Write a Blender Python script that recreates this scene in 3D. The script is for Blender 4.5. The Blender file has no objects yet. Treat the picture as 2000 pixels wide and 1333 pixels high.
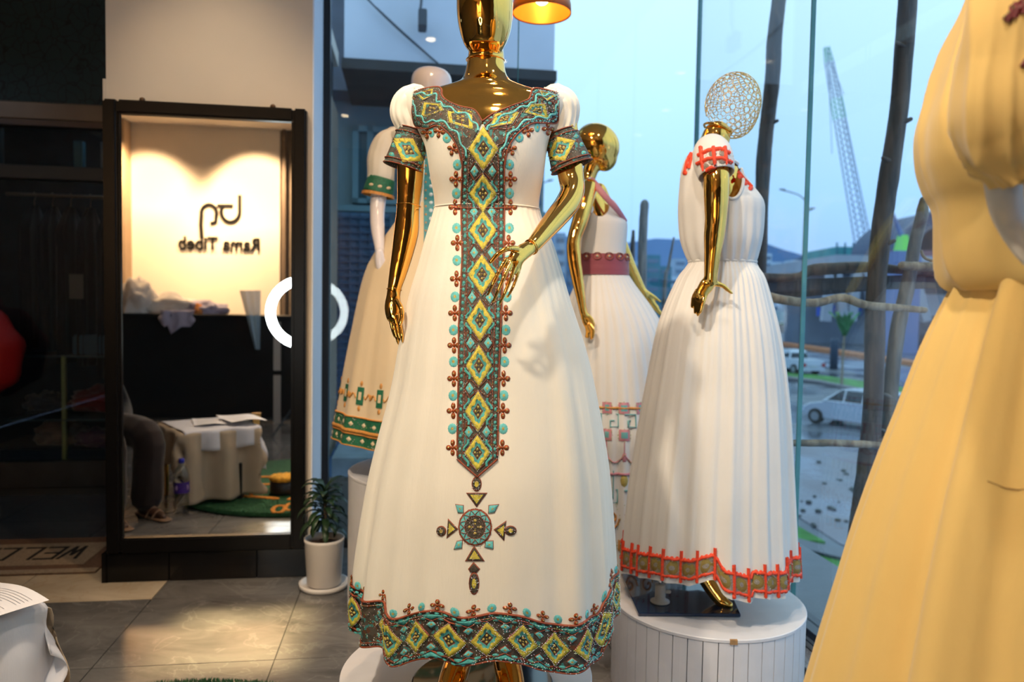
import bpy, bmesh, math, random
from mathutils import Vector, Matrix, noise
from mathutils.bvhtree import BVHTree
random.seed(7)
SC = bpy.context.scene
COL = SC.collection
# ------------------------------------------------------------------ camera
F_PX = 1450.0
CAMZ = 1.25
PIT = math.asin(0.0467)
ROL = math.asin(0.01685 / math.cos(PIT))
FW = Vector((0, math.cos(PIT), -math.sin(PIT)))
U0 = Vector((0, math.sin(PIT), math.cos(PIT)))
R0 = Vector((1, 0, 0))
RT = R0 * math.cos(ROL) + U0 * math.sin(ROL)
UP = U0 * math.cos(ROL) - R0 * math.sin(ROL)
CAM = Vector((0, 0, CAMZ))
cd = bpy.data.cameras.new('camera')
cd.sensor_width = 36.0
cd.lens = F_PX / 2000 * 36
cd.clip_start = 0.02
cd.clip_end = 2000
cd.dof.use_dof = True
cd.dof.focus_distance = 1.65
cd.dof.aperture_fstop = 3.2
cam = bpy.data.objects.new('camera', cd)
COL.objects.link(cam)
cam.matrix_world = Matrix(((RT.x, UP.x, -FW.x, 0), (RT.y, UP.y, -FW.y, 0), (RT.z, UP.z, -FW.z, CAMZ), (0, 0, 0, 1)))
SC.camera = cam
SC.view_settings.view_transform = 'Standard'
SC.view_settings.look = 'None'
SC.view_settings.exposure = 0.0
SC.view_settings.gamma = 1.0
SC.view_settings.use_curve_mapping = False
# ------------------------------------------------------------------ sky
W = bpy.data.worlds.new('sky'); SC.world = W; W.use_nodes = True
nt = W.node_tree; nt.nodes.clear()
wo = nt.nodes.new('ShaderNodeOutputWorld'); bg = nt.nodes.new('ShaderNodeBackground')
tc = nt.nodes.new('ShaderNodeTexCoord'); sx = nt.nodes.new('ShaderNodeSeparateXYZ')
cr = nt.nodes.new('ShaderNodeValToRGB'); nz = nt.nodes.new('ShaderNodeTexNoise'); mxr = nt.nodes.new('ShaderNodeMixRGB')
nz.inputs['Scale'].default_value = 1.6; nz.inputs['Detail'].default_value = 4
cr.color_ramp.elements[0].position = 0.0; cr.color_ramp.elements[0].color = (0.27, 0.43, 0.74, 1)
cr.color_ramp.elements[1].position = 0.42; cr.color_ramp.elements[1].color = (0.56, 0.83, 1.0, 1)
e = cr.color_ramp.elements.new(0.14); e.color = (0.36, 0.62, 0.96, 1)
nt.links.new(tc.outputs['Generated'], sx.inputs[0]); nt.links.new(sx.outputs['Z'], cr.inputs[0])
nt.links.new(tc.outputs['Generated'], nz.inputs['Vector'])
mxr.blend_type = 'SOFT_LIGHT'; mxr.inputs[0].default_value = 0.12
nt.links.new(cr.outputs[0], mxr.inputs[1]); nt.links.new(nz.outputs[0], mxr.inputs[2])
nt.links.new(mxr.outputs[0], bg.inputs[0]); bg.inputs[1].default_value = 1.5
nt.links.new(bg.outputs[0], wo.inputs[0])
# ------------------------------------------------------------------ room frame
A8 = math.radians(8)
UX = Vector((math.cos(A8), math.sin(A8), 0)); UY = Vector((-math.sin(A8), math.cos(A8), 0))
def R(u, v, z=0.0): return UX * u + UY * v + Vector((0, 0, z))
VW = 3.464      # wall carrying the mirror
VG = 3.86       # rear glass
UG = 1.52       # side glass
VB = -2.4       # rear wall behind the camera
def ray(px, py): return (FW * F_PX + RT * (px - 1000) - UP * (py - 666.5)).normalized()
def P(px, py, Y):
    d = ray(px, py); return CAM + d * (Y / d.y)
def G(px, py, z=-3.2):
    d = ray(px, py); return CAM + d * ((z - CAMZ) / d.z)
def refl(p):
    v = p.dot(UY); return p + UY * (2 * (VW - 0.03) - 2 * v)
def VM(px, py, vr):           # point of the room behind the camera at depth vr that the mirror shows at this pixel
    d = ray(px, py); vv = 2 * (VW - 0.03) - vr
    return refl(CAM + d * (vv / d.dot(UY)))
def VMF(px, py, z=0.0): return refl(G(px, py, z))
# ------------------------------------------------------------------ lamps of the room, and an added floor patch lamp
def light(name, kind, loc, target, energy, color, size=0.1, angle=None, blend=0.5, spread=None, sy=None):
    l = bpy.data.lights.new(name, kind); l.energy = energy; l.color = color
    if kind == 'AREA':
        l.size = size
        if sy: l.shape = 'RECTANGLE'; l.size_y = sy
        if spread: l.spread = spread
    else: l.shadow_soft_size = size
    if kind == 'SPOT': l.spot_size = angle; l.spot_blend = blend
    o = bpy.data.objects.new(name, l); COL.objects.link(o); o.location = loc
    if target is not None: o.rotation_euler = (Vector(target) - Vector(loc)).to_track_quat('-Z', 'Y').to_euler()
    return o
WARM = (1.0, 0.66, 0.36); WARM2 = (1.0, 0.80, 0.55); NEUT = (1.0, 0.88, 0.74)
light('ceiling_spot_light', 'SPOT', (-0.95, 0.45, 3.22), (-0.1, 1.8, 1.0), 240, (1.0, 0.82, 0.60), 0.06, math.radians(75), 0.8)
light('ceiling_spot_light', 'SPOT', (0.1, 0.5, 3.22), (0.05, 1.8, 0.9), 95, NEUT, 0.06, math.radians(70), 0.8)
light('ceiling_spot_light', 'SPOT', (0.1, 0.95, 3.22), (0.75, 1.0, 1.1), 34, (1.0, 0.64, 0.28), 0.06, math.radians(80), 0.8)
light('ceiling_spot_light', 'SPOT', R(0.15, 1.9, 3.22), R(-0.25, 3.1, 0.7), 80, WARM, 0.05, math.radians(80), 0.9)
light('ceiling_spot_light', 'SPOT', R(0.75, 1.5, 3.22), R(0.95, 2.4, 0.8), 40, NEUT, 0.05, math.radians(70), 0.9)
light('wall_spot_light', 'SPOT', R(-0.83, 2.35, 3.22), R(-0.84, 3.46, 1.95), 48, WARM2, 0.05, math.radians(50), 1.0)
light('logo_spot_light', 'SPOT', R(-1.85, -1.75, 3.2), R(-1.75, VB, 1.9), 520, WARM, 0.06, math.radians(95), 0.9)
light('logo_spot_light', 'SPOT', R(-2.95, -1.75, 3.2), R(-3.05, VB, 1.8), 340, WARM, 0.06, math.radians(95), 0.9)
light('logo_spot_light', 'SPOT', R(-2.3, -0.6, 3.2), R(-2.4, VB, 1.7), 170, WARM, 0.06, math.radians(60), 0.9)
light('floor_patch_light', 'AREA', R(-0.62, 2.60, 3.24), R(-0.62, 2.82, 0.0), 3.2, (1.0, 0.74, 0.36), 0.48, spread=math.radians(4), sy=0.52)  # added area lamp standing in for light the mirror throws on the floor
light('floor_patch_light', 'SPOT', R(-1.0, 1.4, 3.24), R(-1.0, 2.6, 0.0), 32, WARM, 0.05, math.radians(60), 0.8)
# ------------------------------------------------------------------ materials
MATS = {}
def mat(name, col, rough=0.5, metal=0.0, emit=None, es=0.0, trans=0.0, sheen=0.0, var=0.0, vs=8.0, bump=0.0, bs=200.0, spec=0.5, coat=0.0, sub=0.0, alpha=1.0):
    if name in MATS: return MATS[name]
    m = bpy.data.materials.new(name); m.use_nodes = True
    n = m.node_tree.nodes; L = m.node_tree.links; b = n['Principled BSDF']
    b.inputs['Base Color'].default_value = (*col, 1); b.inputs['Roughness'].default_value = rough
    b.inputs['Metallic'].default_value = metal; b.inputs['Specular IOR Level'].default_value = spec
    b.inputs['Transmission Weight'].default_value = trans; b.inputs['Sheen Weight'].default_value = sheen
    b.inputs['Coat Weight'].default_value = coat; b.inputs['Alpha'].default_value = alpha
    if sub: b.inputs['Subsurface Weight'].default_value = sub; b.inputs['Subsurface Radius'].default_value = (0.02, 0.015, 0.01)
    if emit: b.inputs['Emission Color'].default_value = (*emit, 1); b.inputs['Emission Strength'].default_value = es
    t = n.new('ShaderNodeTexCoord')
    if var > 0 or True:
        z = n.new('ShaderNodeTexNoise'); z.inputs['Scale'].default_value = vs; z.inputs['Detail'].default_value = 5
        L.new(t.outputs['Object'], z.inputs['Vector'])
        r = n.new('ShaderNodeValToRGB'); v = max(var, 0.02)
        r.color_ramp.elements[0].position = 0.3; r.color_ramp.elements[1].position = 0.7
        r.color_ramp.elements[0].color = (*[max(0, c * (1 - v)) for c in col], 1)
        r.color_ramp.elements[1].color = (*[min(1, c * (1 + v)) for c in col], 1)
        L.new(z.outputs[0], r.inputs[0]); L.new(r.outputs[0], b.inputs['Base Color'])
    if bump > 0:
        z2 = n.new('ShaderNodeTexNoise'); z2.inputs['Scale'].default_value = bs; z2.inputs['Detail'].default_value = 3
        L.new(t.outputs['Object'], z2.inputs['Vector'])
        bp = n.new('ShaderNodeBump'); bp.inputs['Strength'].default_value = bump; bp.inputs['Distance'].default_value = 0.002
        L.new(z2.outputs[0], bp.inputs['Height']); L.new(bp.outputs[0], b.inputs['Normal'])
    MATS[name] = m; return m
def glass_mat(name, tint=(0.93, 0.97, 0.98), refl_boost=1.0):
    m = bpy.data.materials.new(name); m.use_nodes = True
    n = m.node_tree.nodes; L = m.node_tree.links; n.clear()
    o = n.new('ShaderNodeOutputMaterial'); tr = n.new('ShaderNodeBsdfTransparent'); gl = n.new('ShaderNodeBsdfGlossy')
    fr = n.new('ShaderNodeFresnel'); mx = n.new('ShaderNodeMixShader'); mu = n.new('ShaderNodeMath'); mu.operation = 'MULTIPLY'
    mu.inputs[1].default_value = refl_boost; ge = n.new('ShaderNodeNewGeometry'); mr = n.new('ShaderNodeMapRange')
    mr.inputs['To Min'].default_value = 1.5; mr.inputs['To Max'].default_value = 1 / 1.5      # same reflectance on both faces of a thin pane
    L.new(ge.outputs['Backfacing'], mr.inputs[0]); L.new(mr.outputs[0], fr.inputs[0])
    tr.inputs[0].default_value = (*tint, 1); gl.inputs['Roughness'].default_value = 0.0
    L.new(fr.outputs[0], mu.inputs[0]); L.new(mu.outputs[0], mx.inputs[0])
    L.new(tr.outputs[0], mx.inputs[1]); L.new(gl.outputs[0], mx.inputs[2]); L.new(mx.outputs[0], o.inputs[0])
    MATS[name] = m; return m
def fabric_mat(name, col, transl=0.25, rough=0.85, weave=900, var=0.04):
    m = bpy.data.materials.new(name); m.use_nodes = True
    n = m.node_tree.nodes; L = m.node_tree.links; b = n['Principled BSDF']; o = n['Material Output']
    b.inputs['Roughness'].default_value = rough; b.inputs['Sheen Weight'].default_value = 0.25; b.inputs['Specular IOR Level'].default_value = 0.25
    t = n.new('ShaderNodeTexCoord'); z = n.new('ShaderNodeTexNoise'); z.inputs['Scale'].default_value = 5; z.inputs['Detail'].default_value = 6
    r = n.new('ShaderNodeValToRGB'); r.color_ramp.elements[0].position = 0.3; r.color_ramp.elements[1].position = 0.7
    r.color_ramp.elements[0].color = (*[c * (1 - var) for c in col], 1); r.color_ramp.elements[1].color = (*[min(1, c * (1 + var)) for c in col], 1)
    L.new(t.outputs['Object'], z.inputs['Vector']); L.new(z.outputs[0], r.inputs[0]); L.new(r.outputs[0], b.inputs['Base Color'])
    mp = n.new('ShaderNodeMapping'); mp.inputs['Scale'].default_value = (1, 1, 0.08)
    z2 = n.new('ShaderNodeTexNoise'); z2.inputs['Scale'].default_value = weave * 0.25; z2.inputs['Detail'].default_value = 3
    L.new(t.outputs['Object'], mp.inputs[0]); L.new(mp.outputs[0], z2.inputs['Vector'])
    bp = n.new('ShaderNodeBump'); bp.inputs['Strength'].default_value = 0.25; bp.inputs['Distance'].default_value = 0.002
    L.new(z2.outputs[0], bp.inputs['Height']); L.new(bp.outputs[0], b.inputs['Normal'])
    if transl > 0:
        tl = n.new('ShaderNodeBsdfTranslucent'); mx = n.new('ShaderNodeMixShader'); mx.inputs[0].default_value = transl
        L.new(r.outputs[0], tl.inputs[0]); L.new(b.outputs[0], mx.inputs[1]); L.new(tl.outputs[0], mx.inputs[2]); L.new(mx.outputs[0], o.inputs[0])
    MATS[name] = m; return m
def stitch_mat(name, cols, scale=60, rough=0.55, vor=True):
    """embroidered ground: cells of thread in several colours"""
    m = bpy.data.materials.new(name); m.use_nodes = True
    n = m.node_tree.nodes; L = m.node_tree.links; b = n['Principled BSDF']; b.inputs['Roughness'].default_value = rough
    t = n.new('ShaderNodeTexCoord'); v = n.new('ShaderNodeTexVoronoi'); v.inputs['Scale'].default_value = scale
    L.new(t.outputs['Object'], v.inputs['Vector'])
    s = n.new('ShaderNodeSeparateColor'); L.new(v.outputs['Color'], s.inputs[0])
    r = n.new('ShaderNodeValToRGB'); r.color_ramp.interpolation = 'CONSTANT'
    r.color_ramp.elements[0].color = (*cols[0][0], 1); r.color_ramp.elements[0].position = 0
    r.color_ramp.elements[1].color = (*cols[1][0], 1); r.color_ramp.elements[1].position = cols[1][1]
    for c, p in cols[2:]:
        e = r.color_ramp.elements.new(p); e.color = (*c, 1)
    L.new(s.outputs[0], r.inputs[0])
    L.new(r.outputs[0], b.inputs['Base Color'])
    z2 = n.new('ShaderNodeTexNoise'); z2.inputs['Scale'].default_value = 900
    L.new(t.outputs['Object'], z2.inputs['Vector'])
    bp = n.new('ShaderNodeBump'); bp.inputs['Strength'].default_value = 0.7; bp.inputs['Distance'].default_value = 0.002
    L.new(z2.outputs[0], bp.inputs['Height']); L.new(bp.outputs[0], b.inputs['Normal'])
    MATS[name] = m; return m
def marble_mat(name, c1, c2, c3, rough=0.18, scale=2.2):
    m = bpy.data.materials.new(name); m.use_nodes = True
    n = m.node_tree.nodes; L = m.node_tree.links; b = n['Principled BSDF']; b.inputs['Roughness'].default_value = rough
    t = n.new('ShaderNodeTexCoord'); z = n.new('ShaderNodeTexNoise'); z.inputs['Scale'].default_value = scale; z.inputs['Detail'].default_value = 9
    z.inputs['Distortion'].default_value = 0.8; z.inputs['Roughness'].default_value = 0.62
    mp = n.new('ShaderNodeMapping'); mp.inputs['Scale'].default_value = (1, 2.2, 1)
    L.new(t.outputs['Object'], mp.inputs[0]); L.new(mp.outputs[0], z.inputs['Vector'])
    r = n.new('ShaderNodeValToRGB'); r.color_ramp.elements[0].position = 0.32; r.color_ramp.elements[1].position = 0.72
    r.color_ramp.elements[0].color = (*c1, 1); r.color_ramp.elements[1].color = (*c2, 1)
    L.new(z.outputs[0], r.inputs[0])
    w = n.new('ShaderNodeTexNoise'); w.inputs['Scale'].default_value = scale * 1.6; w.inputs['Detail'].default_value = 6; w.inputs['Distortion'].default_value = 1.5
    L.new(t.outputs['Object'], w.inputs['Vector'])
    r2 = n.new('ShaderNodeValToRGB'); r2.color_ramp.elements[0].position = 0.485; r2.color_ramp.elements[0].color = (0, 0, 0, 1)
    r2.color_ramp.elements[1].position = 0.515; r2.color_ramp.elements[1].color = (0, 0, 0, 1); e = r2.color_ramp.elements.new(0.5); e.color = (0.22, 0.22, 0.22, 1)
    L.new(w.outputs[0], r2.inputs[0])
    mx = n.new('ShaderNodeMixRGB'); L.new(r2.outputs[0], mx.inputs[0]); L.new(r.outputs[0], mx.inputs[1]); mx.inputs[2].default_value = (*c3, 1)
    L.new(mx.outputs[0], b.inputs['Base Color'])
    MATS[name] = m; return m
def crack_mat(name, base, dark, scale=9):
    m = bpy.data.materials.new(name); m.use_nodes = True
    n = m.node_tree.nodes; L = m.node_tree.links; b = n['Principled BSDF']; b.inputs['Roughness'].default_value = 0.7
    t = n.new('ShaderNodeTexCoord'); v = n.new('ShaderNodeTexVoronoi'); v.feature = 'DISTANCE_TO_EDGE'; v.inputs['Scale'].default_value = scale
    z = n.new('ShaderNodeTexNoise'); z.inputs['Scale'].default_value = 6; mxv = n.new('ShaderNodeMixRGB'); mxv.inputs[0].default_value = 0.12
    L.new(t.outputs['Object'], z.inputs[0]); L.new(t.outputs['Object'], mxv.inputs[1]); L.new(z.outputs[1], mxv.inputs[2]); L.new(mxv.outputs[0], v.inputs[0])
    r = n.new('ShaderNodeValToRGB'); r.color_ramp.elements[0].position = 0.01; r.color_ramp.elements[1].position = 0.05
    r.color_ramp.elements[0].color = (*dark, 1); r.color_ramp.elements[1].color = (*base, 1)
    L.new(v.outputs[0], r.inputs[0]); L.new(r.outputs[0], b.inputs['Base Color'])
    MATS[name] = m; return m
def bark_mat(name, c1, c2, wet=0.35):
    m = bpy.data.materials.new(name); m.use_nodes = True
    n = m.node_tree.nodes; L = m.node_tree.links; b = n['Principled BSDF']; b.inputs['Roughness'].default_value = wet
    t = n.new('ShaderNodeTexCoord'); mp = n.new('ShaderNodeMapping'); mp.inputs['Scale'].default_value = (1, 1, 0.15)
    z = n.new('ShaderNodeTexNoise'); z.inputs['Scale'].default_value = 30; z.inputs['Detail'].default_value = 8; z.inputs['Distortion'].default_value = 0.6
    L.new(t.outputs['Object'], mp.inputs[0]); L.new(mp.outputs[0], z.inputs['Vector'])
    r = n.new('ShaderNodeValToRGB'); r.color_ramp.elements[0].position = 0.35; r.color_ramp.elements[1].position = 0.7
    r.color_ramp.elements[0].color = (*c1, 1); r.color_ramp.elements[1].color = (*c2, 1)
    L.new(z.outputs[0], r.inputs[0]); L.new(r.outputs[0], b.inputs['Base Color'])
    bp = n.new('ShaderNodeBump'); bp.inputs['Strength'].default_value = 0.6; bp.inputs['Distance'].default_value = 0.01
    L.new(z.outputs[0], bp.inputs['Height']); L.new(bp.outputs[0], b.inputs['Normal'])
    MATS[name] = m; return m
def wet_mat(name, c1, c2, scale=0.25, r0=0.06, r1=0.45):
    m = bpy.data.materials.new(name); m.use_nodes = True
    n = m.node_tree.nodes; L = m.node_tree.links; b = n['Principled BSDF']
    t = n.new('ShaderNodeTexCoord'); z = n.new('ShaderNodeTexNoise'); z.inputs['Scale'].default_value = scale; z.inputs['Detail'].default_value = 7
    L.new(t.outputs['Object'], z.inputs['Vector'])
    r = n.new('ShaderNodeValToRGB'); r.color_ramp.elements[0].position = 0.4; r.color_ramp.elements[1].position = 0.62
    r.color_ramp.elements[0].color = (*c1, 1); r.color_ramp.elements[1].color = (*c2, 1)
    L.new(z.outputs[0], r.inputs[0]); L.new(r.outputs[0], b.inputs['Base Color'])
    mr = n.new('ShaderNodeMapRange'); mr.inputs['From Min'].default_value = 0.42; mr.inputs['From Max'].default_value = 0.6
    mr.inputs['To Min'].default_value = r0; mr.inputs['To Max'].default_value = r1
    L.new(z.outputs[0], mr.inputs[0]); L.new(mr.outputs[0], b.inputs['Roughness'])
    MATS[name] = m; return m
# ------------------------------------------------------------------ objects
def tag(o, label=None, cat=None, group=None, kind=None):
    if label: o['label'] = label
    if cat: o['category'] = cat
    if group: o['group'] = group
    if kind: o['kind'] = kind
    return o
def empty(name, loc=(0, 0, 0)):
    o = bpy.data.objects.new(name, None); o.empty_display_size = 0.05; COL.objects.link(o); o.location = loc; return o
def thing(name, label, cat, loc=(0, 0, 0), group=None): return tag(empty(name, loc), label, cat, group)
def obj(name, me, mats, parent=None, smooth=False):
    """me in world coordinates; parent is an unrotated empty"""
    if isinstance(me, bmesh.types.BMesh):
        d = bpy.data.meshes.new(name); me.to_mesh(d); me.free(); me = d
    if not isinstance(mats, (list, tuple)): mats = [mats]
    if len(me.materials) == 0:
        for m in mats: me.materials.append(m)
    o = bpy.data.objects.new(name, me); COL.objects.link(o)
    if smooth:
        me.polygons.foreach_set('use_smooth', [True] * len(me.polygons)); me.update()
    if parent is not None:
        o.parent = parent
        w = Vector((0, 0, 0)); p = parent
        while p is not None: w += p.location; p = p.parent
        o.location = -w
    return o
def struct(name, me, mats, parent=None, smooth=False):
    o = obj(name, me, mats, parent, smooth)
    if parent is None: o['kind'] = 'structure'
    return o
def box8(bm, c, mi=0):
    vs = [bm.verts.new(p) for p in c]
    for f in ((0, 3, 2, 1), (4, 5, 6, 7), (0, 1, 5, 4), (1, 2, 6, 5), (2, 3, 7, 6), (3, 0, 4, 7)):
        fc = bm.faces.new([vs[i] for i in f]); fc.material_index = mi
    return vs
def rbox(u0, u1, v0, v1, z0, z1, bm=None, mi=0):
    bm = bm or bmesh.new()
    box8(bm, [R(u0, v0, z0), R(u1, v0, z0), R(u1, v1, z0), R(u0, v1, z0), R(u0, v0, z1), R(u1, v0, z1), R(u1, v1, z1), R(u0, v1, z1)], mi)
    return bm
def wbox(x0, x1, y0, y1, z0, z1, bm=None, mi=0):
    bm = bm or bmesh.new()
    box8(bm, [(x0, y0, z0), (x1, y0, z0), (x1, y1, z0), (x0, y1, z0), (x0, y0, z1), (x1, y0, z1), (x1, y1, z1), (x0, y1, z1)], mi)
    return bm
def bevel(bm, w=0.005, seg=2):
    bmesh.ops.bevel(bm, geom=bm.edges[:], offset=w, segments=seg, affect='EDGES', clamp_overlap=True)
    return bm
def bar(a, b, w, h, bm=None, mi=0, up=Vector((0, 0, 1))):
    """rectangular bar between two points"""
    bm = bm or bmesh.new(); a = Vector(a); b = Vector(b); t = (b - a).normalized()
    if abs(t.dot(up)) > 0.95: up = Vector((0, 1, 0))
    s = t.cross(up).normalized() * w / 2; q = s.normalized().cross(t) * h / 2
    box8(bm, [a - s - q, a + s - q, a + s + q, a - s + q, b - s - q, b + s - q, b + s + q, b - s + q], mi); return bm
def catmull(pts, n):
    """pts: list of equal-length tuples -> smooth samples"""
    out = []; m = len(pts)
    for i in range(m - 1):
        p0 = pts[max(i - 1, 0)]; p1 = pts[i]; p2 = pts[i + 1]; p3 = pts[min(i + 2, m - 1)]
        for k in range(n):
            t = k / n; t2 = t * t; t3 = t2 * t
            out.append(tuple(0.5 * (2 * b + (c - a) * t + (2 * a - 5 * b + 4 * c - d) * t2 + (3 * b - a - 3 * c + d) * t3) for a, b, c, d in zip(p0, p1, p2, p3)))
    out.append(tuple(pts[-1])); return out
def tube(pts, rad, bm=None, seg=12, sub=1, caps=True, mi=0, flat=1.0, flat_dir=None, fold=None):
    """tube through pts (Vectors); rad list or number; flat: squash of the section along flat_dir"""
    bm = bm or bmesh.new(); n = len(pts)
    if not isinstance(rad, (list, tuple)): rad = [rad] * n
    d = [(p[0], p[1], p[2], r) for p, r in zip(pts, rad)]
    if sub > 1 and n > 1: d = catmull(d, sub)
    P3 = [Vector(x[:3]) for x in d]; RR = [max(x[3], 1e-5) for x in d]; n = len(P3)
    if caps:
        t0 = (P3[0] - P3[1]).normalized(); t1 = (P3[-1] - P3[-2]).normalized()
        a0, r0, a1, r1 = P3[0], RR[0], P3[-1], RR[-1]
        pre = [(a0 + t0 * r0 * math.sin(k), r0 * math.cos(k)) for k in (1.35, 1.0, 0.5)]
        post = [(a1 + t1 * r1 * math.sin(k), r1 * math.cos(k)) for k in (0.5, 1.0, 1.35)]
        P3 = [x[0] for x in pre] + P3 + [x[0] for x in post]; RR = [x[1] for x in pre] + RR + [x[1] for x in post]; n = len(P3)
    nrm = None; rings = []
    for i in range(n):
        t = (P3[min(i + 1, n - 1)] - P3[max(i - 1, 0)])
        t = t.normalized() if t.length > 1e-9 else Vector((0, 0, 1))
        if nrm is None:
            ref = Vector((0, 0, 1)) if abs(t.z) < 0.9 else Vector((0, 1, 0)); nrm = (ref - t * ref.dot(t)).normalized()
        else:
            nrm = nrm - t * nrm.dot(t); nrm = nrm.normalized() if nrm.length > 1e-6 else t.orthogonal().normalized()
        b = t.cross(nrm); ring = []
        for k in range(seg):
            a = 2 * math.pi * k / seg; r = RR[i]
            if fold: r = r * (1 + fold(a, i / (n - 1)))
            off = nrm * math.cos(a) * r + b * math.sin(a) * r
            if flat != 1.0:
                fd = flat_dir; fd = (fd - t * fd.dot(t)).normalized(); off = off - fd * off.dot(fd) * (1 - flat)
            ring.append(bm.verts.new(P3[i] + off))
        rings.append(ring)
    for i in range(n - 1):
        for k in range(seg):
            f = bm.faces.new((rings[i][k], rings[i][(k + 1) % seg], rings[i + 1][(k + 1) % seg], rings[i + 1][k])); f.material_index = mi
    if caps:
        bm.faces.new(rings[0][::-1]).material_index = mi; bm.faces.new(rings[-1]).material_index = mi
    return bm
def lathe(c, prof, seg=48, bm=None, mi=0, cap=True):
    bm = bm or bmesh.new(); rings = []
    for r, z in prof:
        rings.append([bm.verts.new((c[0] + r * math.cos(2 * math.pi * k / seg), c[1] + r * math.sin(2 * math.pi * k / seg), c[2] + z)) for k in range(seg)])
    for a, b in zip(rings, rings[1:]):
        for k in range(seg): bm.faces.new((a[k], a[(k + 1) % seg], b[(k + 1) % seg], b[k])).material_index = mi
    if cap:
        bm.faces.new(rings[0][::-1]).material_index = mi; bm.faces.new(rings[-1]).material_index = mi
    return bm
def ellipsoid(bm, c, r, rot=None, seg=24, rings=16, mi=0):
    m = Matrix.Translation(c) @ (rot.to_4x4() if rot else Matrix.Identity(4)) @ Matrix.Diagonal((r[0], r[1], r[2], 1))
    ret = bmesh.ops.create_uvsphere(bm, u_segments=seg, v_segments=rings, radius=1, matrix=m)
    if mi:
        for v in ret['verts']:
            for f in v.link_faces: f.material_index = mi
    return bm
def poly_prism(bm, pts, off, mi=0):
    """flat polygon extruded by vector off"""
    a = [bm.verts.new(p) for p in pts]; b = [bm.verts.new(Vector(p) + off) for p in pts]
    bm.faces.new(a[::-1]).material_index = mi; bm.faces.new(b).material_index = mi
    for i in range(len(a)):
        j = (i + 1) % len(a); bm.faces.new((a[i], a[j], b[j], b[i])).material_index = mi
    return bm
def bake(o):
    dg = bpy.context.evaluated_depsgraph_get(); dg.update()
    me = bpy.data.meshes.new_from_object(o.evaluated_get(dg)); o.modifiers.clear()
    old = o.data; o.data = me; return o
def remeshed(name, bm, m, parent, voxel=0.005, smooth=6, fac=0.5):
    bmesh.ops.recalc_face_normals(bm, faces=bm.faces[:])
    o = obj(name, bm, m, parent)
    r = o.modifiers.new('r', 'REMESH'); r.mode = 'VOXEL'; r.voxel_size = voxel; r.use_smooth_shade = True
    s = o.modifiers.new('s', 'SMOOTH'); s.factor = fac; s.iterations = smooth
    bake(o)
    if len(o.data.materials) == 0 or o.data.materials[0] is None:
        o.data.materials.clear(); o.data.materials.append(m)
    o.data.polygons.foreach_set('use_smooth', [True] * len(o.data.polygons))
    return o
def interp(tab, x):
    if x <= tab[0][0]: return tab[0][1:]
    for a, b in zip(tab, tab[1:]):
        if x <= b[0]:
            t = (x - a[0]) / (b[0] - a[0]) if b[0] > a[0] else 0
            t = t  # linear
            return tuple(p + (q - p) * t for p, q in zip(a[1:], b[1:]))
    return tab[-1][1:]
# ------------------------------------------------------------------ garment lofts measured from the photograph
class Loft:
    def __init__(s, rows, Y0, dr, hem=None, fold=None, yoff=0.0, smooth=True):
        """rows (py, xl, xr[, dr[, yoff]]) top to bottom; hem: list of (px,py) along the visible lower edge"""
        t = []
        for r in rows:
            a = P(r[1], r[0], Y0); b = P(r[2], r[0], Y0)
            t.append((-(a.z + b.z) / 2, (a.x + b.x) / 2, (b.x - a.x) / 2, r[3] if len(r) > 3 else dr, r[4] if len(r) > 4 else yoff))
        if smooth: t = catmull(t, 4)
        s.t = t; s.Y0 = Y0; s.ztop = -t[0][0]; s.zbot = -t[-1][0]; s.fold = fold; s.hem = None
        if hem:
            h = []
            cx, hw, d, yo = interp(t, -s.zbot)
            for px, py in hem:
                x = P(px, py, Y0 - hw * d * 0.7).x
                sn = max(-1, min(1, (x - cx) / hw)); th = math.asin(sn)
                q = P(px, py, Y0 + yo - hw * d * math.cos(th)); h.append((th, q.z))
            h.sort(); h = [tuple(q) for q in catmull(h, 4)]; h.sort(); zz = (h[0][1] + h[-1][1]) / 2
            s.hem = [(-math.pi, zz)] + [(a, b) for a, b in h] + [(math.pi, zz)]
    def zb(s, th):
        if not s.hem: return s.zbot
        th = (th + math.pi) % (2 * math.pi) - math.pi
        return interp(s.hem, th)[0]
    def pt(s, th, f, off=0.0):
        z = s.ztop + (s.zb(th) - s.ztop) * f
        cx, hw, d, yo = interp(s.t, -z)
        k = 1 + (s.fold(th, f) if s.fold else 0)
        return Vector((cx + (hw * k + off) * math.sin(th), s.Y0 + yo - (hw * d * k + off) * math.cos(th), z))
    def nrm(s, th, f):
        e = 0.01
        a = s.pt(th + e, f) - s.pt(th - e, f); b = s.pt(th, min(1, f + e)) - s.pt(th, max(0, f - e))
        n = a.cross(b)
        return (-n).normalized() if n.dot(Vector((math.sin(th), -math.cos(th), 0))) < 0 else n.normalized()
    def mesh(s, nth=160, nf=70, f0=0.0, f1=1.0, thick=0.0, bm=None, off=0.0, mi=0, captop=False):
        bm = bm or bmesh.new(); g = []
        for j in range(nf + 1):
            f = f0 + (f1 - f0) * j / nf
            g.append([bm.verts.new(s.pt(2 * math.pi * i / nth - math.pi, f, off)) for i in range(nth)])
        for j in range(nf):
            for i in range(nth):
                bm.faces.new((g[j][i], g[j + 1][i], g[j + 1][(i + 1) % nth], g[j][(i + 1) % nth])).material_index = mi
        if captop: bm.faces.new(g[0][::-1])
        return bm
    def M(s, x, y):
        """surface chart: x = angle, y = fraction"""
        return s.pt(x, y), s.nrm(x, y)
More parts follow.
